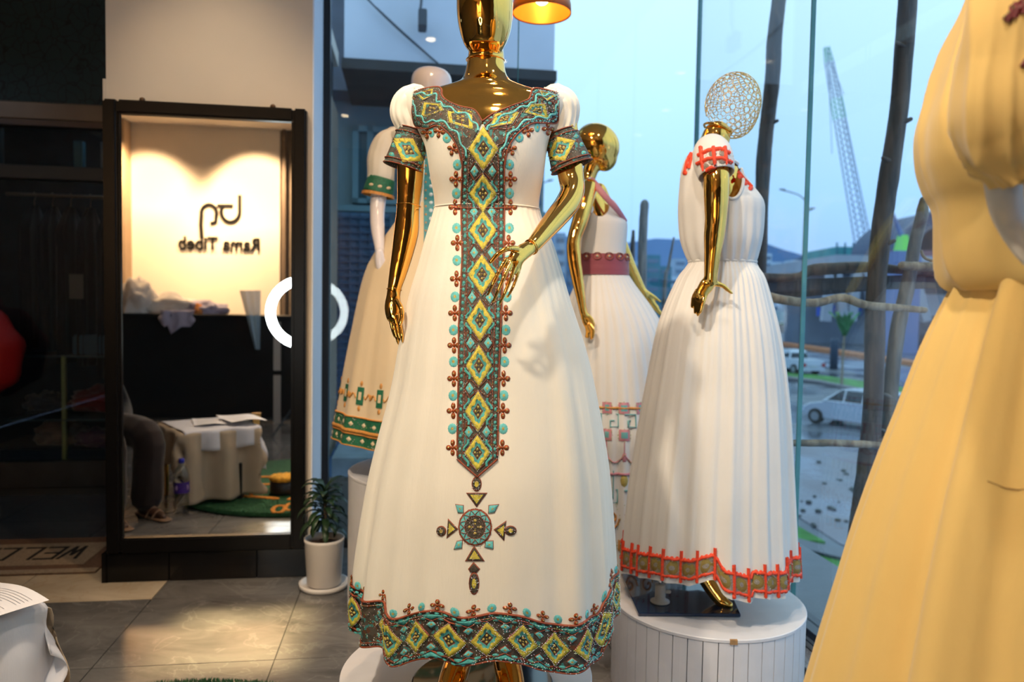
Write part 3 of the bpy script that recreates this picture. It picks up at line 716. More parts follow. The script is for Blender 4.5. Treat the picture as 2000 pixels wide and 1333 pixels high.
for k, (c, u, z, rx, rz, lb) in enumerate(PL):
    bm = bmesh.new(); bmesh.ops.create_icosphere(bm, subdivisions=4, radius=1)
    for v in bm.verts:
        n_ = noise.noise(v.co * 2.2 + Vector((k * 3.1, 0, 0))) * 0.35 + abs(noise.noise(v.co * 5 + Vector((k, k, 0)))) * 0.25
        v.co = Vector(v.co) * (1 + n_); v.co.z = max(v.co.z, -0.7); v.co = R(u, VC + 0.42, z) + Vector((v.co.x * rx, v.co.y * 0.14, v.co.z * rz))
    o = obj('cloth_heap', bm, fabric_mat('heap_cloth_%d' % k, c, 0.0), None, True); tag(o, lb, 'cloth')
tag(obj('storage_box', bevel(rbox(-2.3, -1.85, VC + 0.25, VC + 0.6, 0.862, 1.0), 0.01, 2), mat('blue_box_board', (0.02, 0.06, 0.10), 0.6)), 'blue box behind the cloths on the shop shelf', 'box')
# red cone
cn = thing('traffic_cone', 'red cone with white ring marks on a grey foot by the pillar edge', 'cone', R(-1.41, 4.95, 0))
bm = bmesh.new(); lathe(R(-1.41, 4.95, 0.06), [(0.13, 0), (0.03, 0.72), (0.02, 0.74)], 32, bm); obj('cone_body', bm, mat('red_vinyl', (0.34, 0.015, 0.015), 0.5, var=0.1), cn, True)
for i in range(3):
    c = R(-1.41, 4.95, 0.16 + 0.17 * i); rad = 0.13 - 0.1 * (0.10 + 0.17 * i) / 0.72 + 0.004
    for s_ in (-0.25, 0.55):
        bm = bmesh.new(); dd = Vector((math.sin(s_), -math.cos(s_), 0)); sd = Vector((math.cos(s_), math.sin(s_), 0))
        tube([c + dd * rad + sd * 0.022 * math.cos(a) + Vector((0, 0, 0.03 * math.sin(a))) for a in [k * math.pi / 6 for k in range(13)]], 0.005, bm, 6, 1, False); obj('ring_mark', bm, mat('pale_print', (0.42, 0.3, 0.3), 0.6), cn, True)
obj('foot', bevel(rbox(-1.56, -1.26, 4.8, 5.1, 0.0, 0.06), 0.012, 2), mat('grey_rubber', (0.06, 0.065, 0.07), 0.7), cn)
# red jacket
jk = thing('red_jacket', 'red padded jacket sleeve hanging at the left edge across the corridor', 'jacket', P(-20, 690, 4.7))
bm = bmesh.new()
tube([P(-50, 625, 4.7), P(-15, 650, 4.7), P(-2, 700, 4.7), P(-25, 742, 4.7), P(-60, 760, 4.7)], [0.10, 0.13, 0.145, 0.12, 0.08], bm, 40, 6, fold=lambda a, f: 0.10 * math.sin(f * 34) * (0.6 + 0.4 * math.cos(a)) + 0.03 * math.cos(5 * a))
obj('sleeve', bm, mat('red_padded_cloth', (0.42, 0.012, 0.015), 0.55, var=0.1), jk, True)
bm = bmesh.new(); tube([P(-90, 600, 4.7), P(-110, 700, 4.7), P(-110, 800, 4.7)], [0.16, 0.2, 0.2], bm, 40, 6, fold=lambda a, f: 0.04 * math.cos(9 * a)); obj('body', bm, MATS['red_padded_cloth'], jk, True)
bm = bmesh.new(); tube([P(-110, 800, 4.7), (P(-110, 800, 4.7).x, P(-110, 800, 4.7).y, 0.0)], 0.02, bm, 10); obj('stand_pole', bm, alu, jk, True)
bm = bmesh.new(); lathe((P(-110, 800, 4.7).x, P(-110, 800, 4.7).y, 0.0), [(0.15, 0), (0.15, 0.012), (0.02, 0.02)], 24, bm); obj('stand_foot', bm, alu, jk)
# welcome mat
mt = thing('door_mat', 'tan and cream welcome mat lying upside down in the doorway', 'mat', R(-1.85, 3.85, 0))
obj('pile', bevel(rbox(-2.36, -1.40, 3.56, 4.08, 0.001, 0.012), 0.003, 1), mat('brown_mat_pile', (0.17, 0.095, 0.06), 0.95, var=0.25, vs=90, bump=1, bs=500), mt)
mpl = mat('cream_mat_pile', (0.36, 0.28, 0.20), 0.95, var=0.2, vs=90, bump=1, bs=500)
bm = rbox(-2.36, -1.40, 3.56, 3.60, 0.008, 0.0145); rbox(-2.3, -1.49, 3.66, 3.98, 0.008, 0.0145, bm); obj('pale_panel', bm, mpl, mt)
inkm = mat('black_mat_ink', (0.012, 0.011, 0.012), 0.9)
GLY = {'W': [((0, 1), (0.25, 0), (0.5, 0.7), (0.75, 0), (1, 1))], 'E': [((1, 1), (0, 1), (0, 0), (1, 0)), ((0, 0.5), (0.8, 0.5))], 'L': [((0, 1), (0, 0), (1, 0))], 'C': [((1, 1), (0.1, 1), (0.1, 0), (1, 0))], 'O': [((0, 0), (0, 1), (1, 1), (1, 0), (0, 0), (0, 0.02))], 'M': [((0, 0), (0.1, 1), (0.5, 0.3), (0.9, 1), (1, 0))]}
for i, ch in enumerate('WELCOME'):
    bm = bmesh.new()
    for st in GLY[ch]:
        for a, c in zip(st, st[1:]):
            def q(p): return R(-1.56 - i * 0.104 - p[0] * 0.078, 3.91 - p[1] * 0.17, 0.0155)
            a3, c3 = q(a), q(c); dd = (c3 - a3); 
            if dd.length < 0.003: continue
            dd.normalize(); bar(a3 - dd * 0.007, c3 + dd * 0.007, 0.015, 0.003, bm)
    obj('letter', bm, inkm, mt)
# ------------------------------------------------------------------ plinths
def plinth(name, label, c, r, h, slats=0, group=None):
    t = thing(name, label, 'plinth', c)
    bm = bmesh.new()
    if slats:
        lathe(c, [(r - 0.014, 0.0), (r - 0.014, h - 0.012)], 72, bm); obj('core', bm, mat('dark_gap', (0.12, 0.12, 0.14), 0.9), t)
        for k in range(slats):
            a0 = 2 * math.pi * (k + 0.03) / slats; a1 = 2 * math.pi * (k + 0.97) / slats; b = bmesh.new(); g = []
            for j in range(3):
                a = a0 + (a1 - a0) * j / 2
                g.append([b.verts.new((c[0] + rr * math.sin(a), c[1] - rr * math.cos(a), z)) for rr, z in ((r - 0.013, 0.002), (r - 0.002, 0.002), (r - 0.002, h - 0.012), (r - 0.013, h - 0.012))])
            for x, y in zip(g, g[1:]):
                for i in range(4): b.faces.new((x[i], x[(i + 1) % 4], y[(i + 1) % 4], y[i]))
            b.faces.new(g[0][::-1]); b.faces.new(g[-1]); obj('slat', b, white_pl, t)
    else:
        lathe(c, [(r - 0.002, 0.0), (r - 0.002, h - 0.012)], 96, bm, cap=False); obj('side', bm, white_pl, t, True)
    bm = bmesh.new(); lathe(c, [(r - 0.004, h - 0.0118), (r, h - 0.010), (r, h - 0.002), (r - 0.002, h)], 96, bm); o = obj('top_disc', bm, white_pl, t)
    return t
pm = P(912, 1312, 1.88); PZ = pm.z
plinth('plinth', 'white round plinth in front, under the gold mannequin in the teal-trimmed dress', (pm.x, 1.88, 0), 0.322, 0.31)
p4 = P(1380, 1163, 2.43)
t4 = plinth('plinth', 'white slatted round plinth under the orange-trimmed dress by the window', (p4.x, 2.43, 0), 0.312, 0.29, 44)
bm = bmesh.new(); box8(bm, [Vector((p4.x, 2.43, 0)) + Vector((math.sin(a) * r_, -math.cos(a) * r_, z)) for z in (0.276, 0.2905) for a, r_ in ((-0.04, 0.306), (0.03, 0.306), (0.03, 0.3135), (-0.04, 0.3135))]); obj('chipped_edge', bm, chip, t4)
p2 = P(843, 920, 3.1)
plinth('plinth', 'tall white round plinth behind the potted plant, under the white mannequin', (p2.x, 3.1, 0), 0.345, 0.56)
p3 = P(1185, 1100, 3.12)
plinth('plinth', 'low white plinth at the back under the sash dress', (p3.x, 3.12, 0), 0.26, 0.15)
# ------------------------------------------------------------------ potted plant
pp = R(-0.32, 3.16, 0.0); pp = G(633, 1142, 0.012); pp.z = 0
pt = thing('potted_plant', 'small dark-leaved dracaena in a ribbed white pot beside the mirror', 'plant', pp)
bm = bmesh.new(); lathe(pp, [(0.095, 0.0), (0.105, 0.008), (0.108, 0.026), (0.100, 0.026), (0.094, 0.012)], 64, bm); obj('saucer', bm, pot_m, pt, True)
bm = bmesh.new(); seg = 96; rings = []
for r_, z in ((0.066, 0.014), (0.072, 0.02), (0.083, 0.205), (0.087, 0.21), (0.087, 0.222), (0.080, 0.222), (0.077, 0.20)):
    rings.append([bm.verts.new(pp + Vector(((r_ + (0.0012 if k % 2 and 0.015 < z < 0.206 else 0)) * math.cos(2 * math.pi * k / seg), (r_ + (0.0012 if k % 2 and 0.015 < z < 0.206 else 0)) * math.sin(2 * math.pi * k / seg), z))) for k in range(seg)])
for a, c in zip(rings, rings[1:]):
    for k in range(seg): bm.faces.new((a[k], a[(k + 1) % seg], c[(k + 1) % seg], c[k]))
bm.faces.new(rings[0][::-1]); obj('pot', bm, pot_m, pt, True)
bm = bmesh.new(); lathe(pp, [(0.0785, 0.190), (0.05, 0.2), (0.0, 0.204)], 32, bm, cap=False)
for v in bm.verts: v.co.z += random.uniform(-0.004, 0.004)
obj('soil', bm, soil_m, pt)
bm = bmesh.new(); tube([pp + Vector((0, 0, 0.19)), pp + Vector((0.004, 0, 0.30)), pp + Vector((-0.002, 0, 0.42))], [0.009, 0.008, 0.006], bm, 10, 4); obj('stem', bm, stem_m, pt, True)
rr = random.Random(5)
for k in range(52):
    a = k * 2.399 + rr.uniform(-0.3, 0.3); f = k / 51; base = pp + Vector((0, 0, 0.27 + 0.16 * f)); L_ = rr.uniform(0.11, 0.165) * (1 - 0.25 * f); el = math.radians(5 + 65 * f + rr.uniform(-12, 12)); w = rr.uniform(0.017, 0.024)
    bm = bmesh.new(); d = Vector((math.cos(a), math.sin(a), 0)); s = Vector((-math.sin(a), math.cos(a), 0)); p = base.copy(); prev = None; droop = rr.uniform(1.1, 2.0)
    for j in range(8):
        t = j / 7; e2 = el - droop * t ** 1.3; ww = w * (0.35 + 1.3 * t - 0.2) * (1 - t ** 3) + 0.0006 if t < 1 else 0.0006
        if j: p = p + (d * math.cos(e2) + Vector((0, 0, 1)) * math.sin(e2)) * (L_ / 7)
        row = [bm.verts.new(p - s * ww + Vector((0, 0, 0.35 * ww))), bm.verts.new(p), bm.verts.new(p + s * ww + Vector((0, 0, 0.35 * ww)))]
        if prev:
            for i in range(2): bm.faces.new((prev[i], prev[i + 1], row[i + 1], row[i]))
        prev = row
    o = obj('leaf', bm, leaf_m, pt, True)
    sm = o.modifiers.new('s', 'SOLIDIFY'); sm.thickness = 0.0008
# ------------------------------------------------------------------ pendant lamp
lc = P(1058, 27, 2.7); 
pl = thing('pendant_lamp', 'orange and gold dome pendant lamp hanging at the top of the picture', 'lamp', (lc.x, 2.7, lc.z))
bm = bmesh.new(); lathe((lc.x, 2.7, lc.z), [(0.105, 0.0), (0.104, 0.03), (0.092, 0.075), (0.066, 0.12), (0.03, 0.145), (0.012, 0.15)], 64, bm, cap=False)
o = obj('shade', bm, mat('orange_lamp_shade', (0.62, 0.14, 0.01), 0.35, var=0.15, vs=12, trans=0.0), pl, True); o.modifiers.new('s', 'SOLIDIFY').thickness = 0.002
bm = bmesh.new(); lathe((lc.x, 2.7, lc.z), [(0.102, 0.004), (0.100, 0.03), (0.088, 0.073), (0.062, 0.115)], 64, bm, cap=False); obj('gold_lining', bm, mat('lit_gold_lining', (0.9, 0.45, 0.06), 0.3, 0.5, emit=(1.0, 0.28, 0.02), es=0.35), pl, True)
bm = bmesh.new(); ellipsoid(bm, Vector((lc.x, 2.7, lc.z + 0.065)), (0.03, 0.03, 0.035)); obj('bulb', bm, mat('lit_bulb', (1, 0.8, 0.5), 0.4, emit=(1.0, 0.66, 0.32), es=14), pl, True)
bm = bmesh.new(); tube([Vector((lc.x, 2.7, lc.z + 0.14)), Vector((lc.x, 2.7, 3.3))], 0.003, bm, 8); obj('cable', bm, blackmet, pl)
# recessed ceiling lamps
for k, (u, v) in enumerate(((-0.9, 0.6), (0.1, 0.55), (0.45, 0.3), (-0.85, 2.75), (0.15, 1.9), (0.75, 1.5), (-0.7, -0.6), (0.4, -0.8), (-1.85, -1.5), (-2.95, -1.5))):
    t = tag(empty('ceiling_spotlight', R(u, v, 3.3)), 'recessed round ceiling spotlight above the shop floor', 'spotlight', 'recessed ceiling spotlights')
    bm = bmesh.new(); lathe(R(u, v, 3.285), [(0.05, 0.0), (0.055, 0.002), (0.055, 0.015)], 32, bm); obj('trim_ring', bm, white_pl, t)
    bm = bmesh.new(); lathe(R(u, v, 3.282), [(0.036, 0.0), (0.036, 0.004)], 32, bm); obj('lens', bm, mat('lit_lens', (1, 0.9, 0.7), 0.4, emit=(1, 0.75, 0.45), es=22), t)
# ------------------------------------------------------------------ sheet of paper on the sill and the block it lies on
bx = thing('sill_block', 'pale curved board block leaning on the window sill beside the yellow dress', 'block', R(UG - 0.02, 2.3, 0.075))
bm = bmesh.new(); pr = None
for j in range(13):
    f = j / 12; a = -0.10 + 0.22 * f; z = 0.077 + 0.045 * math.sin(f * math.pi) ** 0.7 + 0.006 * math.sin(f * 9)
    row = [bm.verts.new(R(UG + 0.05 + a * 0.45 - 0.02, v_, zz)) for v_ in (1.7, 2.38) for zz in (0.076, z)]
    if pr:
        for i, k in ((1, 3), (3, 2), (2, 0), (0, 1)): bm.faces.new((pr[i], pr[k], row[k], row[i]))
    else: bm.faces.new((row[0], row[1], row[3], row[2]))
    pr = row
bm.faces.new((pr[1], pr[0], pr[2], pr[3]))
obj('board', bm, white_pl, bx, True)
# ================================================================== MANNEQUINS AND DRESSES
def px_chain(pts, bm, seg=20, sub=6, flat=1.0, flat_dir=None, fold=None, caps=True):
    """pts (px,py,r_px,Y)"""
    return tube([P(p[0], p[1], p[3]) for p in pts], [p[2] / F_PX * p[3] for p in pts], bm, seg, sub, caps, 0, flat, flat_dir, fold)
def loft_into(bm, rows, Y0, dr, nf=40, nth=48):
    L = Loft(rows, Y0, dr); g = []
    for j in range(nf + 1):
        g.append([bm.verts.new(L.pt(2 * math.pi * i / nth - math.pi, j / nf)) for i in range(nth)])
    for j in range(nf):
        for i in range(nth): bm.faces.new((g[j][i], g[j + 1][i], g[j + 1][(i + 1) % nth], g[j][(i + 1) % nth]))
    bm.faces.new(g[0][::-1]); bm.faces.new(g[-1]); return L
def hand(bm, fingers, palm):
    """fingers: list of chains (px,py,r_px,Y); palm: chain with big radii"""
    tube([P(p[0], p[1], p[3]) for p in palm], [p[2] / F_PX * p[3] for p in palm], bm, 16, 4, True, 0, 0.55, Vector((0, 1, 0)))
    for f in fingers: px_chain(f, bm, 10, 4)

# ---------------- the front mannequin
M1 = P(942, 1338, 1.8)
man = thing('mannequin', 'gold egg-headed mannequin in front, wearing the teal-trimmed dress', 'mannequin', (M1.x, 1.8, 0.32))
bm = bmesh.new()
loft_into(bm, [(-98, 925, 972, 1.1, 0), (-88, 912, 984, 1.15, 0), (-60, 900, 995, 1.22, 0), (-20, 893, 1001, 1.25, 0), (20, 892, 1002, 1.22, -.003), (55, 896, 999, 1.15, -.008), (80, 903, 992, 1.05, -.012), (96, 910, 984, 1.0, -.014), (104, 918, 977, .98, -.008), (110, 922, 976, .95, .004)], 1.8, 1.15, 60)
loft_into(bm, [(70, 920, 980, .9, .022), (100, 914, 984, .95, .018), (118, 912, 985, .98, .012), (140, 908, 988, 1.0, .008), (155, 902, 996, .95, .005), (164, 893, 1008, .85, .002), (171, 874, 1026, .68, 0), (178, 846, 1052, .50, 0), (188, 806, 1092, .40, 0), (205, 790, 1108, .40, 0), (230, 800, 1096, .46, -.01), (270, 822, 1078, .56, -.015), (310, 838, 1064, .62, -.01), (360, 850, 1052, .62, 0), (410, 858, 1042, .66, 0), (470, 845, 1055, .62, 0), (560, 830, 1070, .6, 0)], 1.8, .6, 90, 64)
# her right arm (left in the picture)
px_chain([(806, 206, 26, 1.8), (805, 250, 27, 1.8), (803, 300, 27, 1.8), (802, 350, 26, 1.8), (798, 400, 22.5, 1.79), (794, 450, 24, 1.785), (786, 495, 21, 1.775), (777, 535, 17, 1.765), (770, 565, 13.5, 1.76), (768, 585, 14, 1.755)], bm, 28, 6)
HY = 1.75
hand(bm, [[(777, 616, 4.9, HY - .020), (782, 638, 4.5, HY - .030), (785, 656, 4.1, HY - .036), (786, 668, 3.1, HY - .032)],
          [(772, 619, 5.0, HY - .004), (777, 644, 4.6, HY - .011), (781, 662, 4.2, HY - .014), (784, 677, 3.1, HY - .008)],
          [(766, 617, 4.8, HY + .012), (770, 641, 4.4, HY + .008), (775, 660, 4.0, HY + .006), (778, 672, 3.0, HY + .010)],
          [(761, 612, 4.4, HY + .027), (764, 632, 4.0, HY + .025), (768, 648, 3.6, HY + .024), (771, 659, 2.8, HY + .026)],
          [(776, 588, 6.0, HY - .02), (784, 604, 5.4, HY - .035), (785, 622, 4.8, HY - .042), (781, 636, 3.8, HY - .045)]],
     [(768, 580, 14, HY), (767, 600, 16.5, HY), (768, 618, 14.5, HY)])
# her left arm: bent, hand resting before the skirt
px_chain([(1093, 208, 27, 1.8), (1100, 250, 28, 1.8), (1108, 300, 27, 1.8), (1115, 345, 25, 1.79), (1118, 372, 23.5, 1.77), (1108, 398, 24, 1.74), (1086, 426, 22, 1.69), (1064, 452, 19, 1.64), (1046, 474, 16, 1.60), (1036, 484, 15, 1.585)], bm, 28, 6)
hand(bm, [[(988, 506, 4.9, 1.53), (974, 532, 4.6, 1.518), (962, 555, 4.3, 1.515), (953, 577, 3.3, 1.525)],
          [(998, 512, 4.9, 1.53), (985, 541, 4.6, 1.514), (973, 567, 4.3, 1.512), (963, 590, 3.3, 1.525)],
          [(1008, 517, 4.8, 1.535), (997, 546, 4.5, 1.522), (986, 572, 4.2, 1.52), (976, 594, 3.2, 1.532)],
          [(1017, 516, 4.4, 1.545), (1010, 540, 4.1, 1.535), (1002, 561, 3.8, 1.532), (992, 580, 3.0, 1.54)],
          [(1010, 486, 6.4, 1.545), (992, 486, 6.0, 1.53), (973, 496, 5.4, 1.52), (958, 512, 4.4, 1.518)]],
     [(1037, 483, 14.5, 1.58), (1018, 495, 17, 1.555), (1006, 508, 16, 1.54)])
# legs
for x, s in ((893, -1), (990, 1)):
    px_chain([(x + s * -4, 700, 62, 1.8), (x, 950, 44, 1.8), (x, 1060, 36, 1.81), (x + 1, 1160, 32, 1.82), (x, 1260, 23, 1.8), (x - 1 * s, 1320, 20.5, 1.79), (x, 1345, 22, 1.775)], bm, 22, 5)
    a = P(x, 1330, 1.78); tube([Vector((a.x, 1.80, .365)), Vector((a.x + s * .01, 1.73, .352)), Vector((a.x + s * .018, 1.66, .338)), Vector((a.x + s * .02, 1.61, .334))], [.034, .033, .028, .016], bm, 16, 5)
for v in bm.verts:
    pass
remeshed('body', bm, gold, man, 0.0028, 7)
bm = bmesh.new(); c = P(948, 118, 1.812)
tube([c + Vector((0.0453 * math.cos(a), 0.0445 * math.sin(a), 0.0008 * math.sin(a))) for a in [k * math.pi / 24 for k in range(49)]], 0.0016, bm, 8, 1, False); obj('neck_ring', bm, gold, man, True)
for nm_, (x, y, Y_, r_), (x2, y2, Y2_) in (('elbow_joint', (798, 402, 1.79, 23.4), (794, 450, 1.785)), ('wrist_joint', (770, 566, 1.76, 14.2), (768, 590, 1.755)), ('wrist_joint', (1037, 483, 1.583, 15.4), (1018, 497, 1.555))):
    c = P(x, y, Y_); ax = (P(x2, y2, Y2_) - c).normalized(); s1 = ax.orthogonal().normalized(); s2 = ax.cross(s1); R_ = r_ / F_PX * Y_; bm = bmesh.new()
    tube([c + (s1 * math.cos(a) + s2 * math.sin(a)) * R_ for a in [k * math.pi / 20 for k in range(41)]], .0012, bm, 6, 1, False); obj(nm_, bm, gold, man, True)
bm = bmesh.new(); c = P(942, 1338, 1.80); lathe((c.x, 1.80, .31), [(.172, 0), (.175, .003), (.175, .009), (.171, .012)], 72, bm); obj('base_plate', bm, mat('black_glass_base', (.006, .006, .007), .08, coat=.5), man)
# ---------------- the front dress
dress = thing('dress', 'cream floor-length dress with teal and yellow diamond embroidery, in front', 'dress', (M1.x, 1.8, 0.45))
F1 = folds(3, .008, .05, (7, 13, 22), 46, .9, ga=.35)
def f_main(th, s):
    v = F1(th, s)
    fr = math.exp(-(th / 0.33) ** 2)     # flat stiff front panel under the band
    v = v * (1 - .85 * fr)
    v += 0.05 * s * s * (math.exp(-((th + .93) / .09) ** 2) - .8 * math.exp(-((th + 1.12) / .10) ** 2)) + .035 * s * s * (math.exp(-((th - 1.12) / .10) ** 2) - .8 * math.exp(-((th - 1.3) / .09) ** 2))
    return v
SK = Loft([(400, 850, 1052, .68), (430, 842, 1060, .72), (470, 830, 1078, .8), (520, 817, 1094, .86), (590, 797, 1114, .9), (680, 780, 1142, .9), (760, 766, 1160, .9), (870, 738, 1179, .9), (950, 721, 1188, .9), (1080, 701, 1196, .9), (1160, 696, 1198, .9), (1250, 696, 1199, .9)], 1.8, .9,
          hem=[(700, 1250), (712, 1262), (750, 1266), (756, 1288), (772, 1304), (808, 1296), (840, 1286), (868, 1287), (904, 1301), (934, 1299), (970, 1292), (1015, 1298), (1060, 1313), (1108, 1316), (1144, 1301), (1172, 1290), (1186, 1262), (1197, 1240)], fold=f_main)
BO = Loft([(150, 900, 1000, .8), (166, 850, 1052, .62), (176, 812, 1090, .50), (190, 785, 1113, .47), (210, 786, 1112, .48, -.005), (240, 802, 1092, .52, -.015), (262, 818, 1078, .60, -.022), (290, 832, 1068, .68, -.026), (320, 838, 1064, .70, -.024), (350, 842, 1060, .70, -.018), (385, 848, 1054, .70, -.008), (412, 849, 1053, .70, 0)], 1.8, .6)
bmt = BO.mesh(128, 70)
NECK = [(700, 100), (808, 150), (857, 150), (859, 174), (863, 190), (877, 202), (900, 212), (927, 219), (942, 241), (962, 227), (995, 212), (1022, 202), (1033, 195), (1042, 176), (1043, 150), (1100, 150), (1200, 100)]
def necky(x):
    for a, b in zip(NECK, NECK[1:]):
        if a[0] <= x <= b[0]: return a[1] + (b[1] - a[1]) * (x - a[0]) / max(1e-6, b[0] - a[0])
    return 0
def to_px(p):
    d = p - CAM; w = d.dot(FW); return 1000 + d.dot(RT) / w * F_PX, 666.5 - d.dot(UP) / w * F_PX
full = bpy.data.meshes.new('tmp'); bmt.to_mesh(full)
bv_full = BVHTree.FromPolygons([v.co.copy() for v in full.vertices], [list(p.vertices) for p in full.polygons])
kill = []
for f in bmt.faces:
    c = f.calc_center_median(); x, y = to_px(c)
    if (840 < x < 1056 and y < necky(x) + 2) or y < 172: kill.append(f)
bmesh.ops.delete(bmt, geom=kill, context='FACES')
bod = obj('bodice', bmt, cream, dress, True); bod.modifiers.new('s', 'SOLIDIFY').thickness = 0.0015
sk = obj('skirt', SK.mesh(460, 120), cream, dress, True)
bm = bmesh.new(); tube([BO.pt(2 * math.pi * i / 60, .985, .001) for i in range(61)], .0016, bm, 6, 1, False); obj('waist_seam', bm, cream, dress, True)
H1 = Hit(bvh_of(bod, sk), 1.65); HF = Hit(BVHTree.FromPolygons([v.co.copy() for v in full.vertices] + [v.co.copy() for v in sk.data.vertices], [list(p.vertices) for p in full.polygons] + [[len(full.vertices) + i for i in p.vertices] for p in sk.data.polygons]), 1.65)
# puffed sleeves
def gath(n, a): return lambda t, f: a * math.cos(n * t + 3 * math.sin(f * 3)) * (0.35 + 0.65 * abs(2 * f - 1)) + .02 * math.sin(f * 17 + 2 * t)
for pts, nm in (([(812, 196, 30, 1.8), (800, 206, 34, 1.8), (797, 224, 33, 1.8), (803, 244, 30, 1.8), (808, 258, 29, 1.8)], 0), ([(1084, 196, 30, 1.8), (1094, 206, 35, 1.8), (1097, 224, 34, 1.8), (1096, 244, 31, 1.8), (1094, 258, 30, 1.8)], 1)):
    bm = bmesh.new(); px_chain(pts, bm, 96, 6, fold=gath(15, .06), caps=True); obj('puff_sleeve', bm, cream, dress, True)
cuffs = []
for a, b, r0, r1, q, extra in (((808, 256), (788, 328), 31, 39, [(767, 270), (807, 270), (828, 315), (786, 318)], 0), ((1094, 260), (1117, 326), 32, 41, [(1087, 266), (1124, 275), (1104, 315), (1069, 312)], 1)):
    bm = bmesh.new(); A_, B_ = P(*a, 1.8), P(*b, 1.8); tube([A_, A_.lerp(B_, .5), B_], [r0 * 1.8 / F_PX, (r0 + r1) / 2 * 1.8 / F_PX * .98, r1 * 1.8 / F_PX], bm, 64, 6, False)
    cu = obj('sleeve_cuff', bm, ground_st, dress, True); cu.modifiers.new('s', 'SOLIDIFY').thickness = 0.002
    HC_ = Hit(bvh_of(cu), 1.75); cuffs.append((cu, HC_))
    d = diamond(HC_, q, 'diamond_motif', cu)
    ax = (B_ - A_).normalized(); s1 = ax.cross(Vector((0, 1, 0))).normalized(); s2 = ax.cross(s1)
    bm = bmesh.new()
    for cpt, rr_ in ((A_, r0), (B_, r1), (A_.lerp(B_, .13), r0 + 1.2), (A_.lerp(B_, .88), r1 - .7)):
        R_ = rr_ * 1.8 / F_PX + .001; tube([cpt + s1 * R_ * math.cos(t) + s2 * R_ * math.sin(t) for t in [k * math.pi / 24 for k in range(49)]], .0014, bm, 6, 1, False)
    obj('cord', bm, th_brn, cu, True)
    bm = bmesh.new()          # teal leaves above and below the diamond
    ux_ = Vector((q[1][0] - q[0][0], q[1][1] - q[0][1])); c0 = Vector((a[0], a[1])); c1 = Vector((b[0], b[1])); dv = (c1 - c0); pv = Vector((dv.y, -dv.x)).normalized()
    if pv.x < 0: pv = -pv
    for f, rr_ in ((.07, r0), (.94, r1)):
        for k in range(-4, 5):
            cc_ = c0 + dv * f + pv * rr_ * math.sin(k * .36) * .97; blob(bm, HC_, (cc_.x, cc_.y), 3.0, 1.7, .0014, 0, 8)
    for f, sgn in ((.24, 1), (.24, -1), (.74, 1), (.74, -1), (.5, 1), (.5, -1)):
        cc_ = c0 + dv * f + pv * sgn * (r0 + (r1 - r0) * f) * (.80 if f != .5 else .9); blob(bm, HC_, (cc_.x, cc_.y), 5.0, 4.2, .0018, 0, 10); blob(bm, HC_, (cc_.x, cc_.y), 1.6, 1.6, .0026, 1, 6)
    obj('teal_leaf', bm, [th_teal, th_gold], cu, True)
    pts = dens([q[0], q[1], q[2], q[3], q[0]], 14) + [(a[0] + pv.x * r0 * s_ + dv.x * .15, a[1] + pv.y * r0 * s_ + dv.y * .15) for s_ in [-.9 + .1 * i for i in range(19)]] + [(b[0] + pv.x * r1 * s_, b[1] + pv.y * r1 * s_) for s_ in [-.9 + .1 * i for i in range(19)]] + [(c0.x + dv.x * random.random() + pv.x * random.uniform(-.9, .9) * r0, c0.y + dv.y * random.random() + pv.y * random.uniform(-.9, .9) * r0) for _ in range(90)]
    beads('bead_trim', HC_, pts, .0011, [bead_wht, bead_pnk, bead_wht, bead_grn], cu, .003)
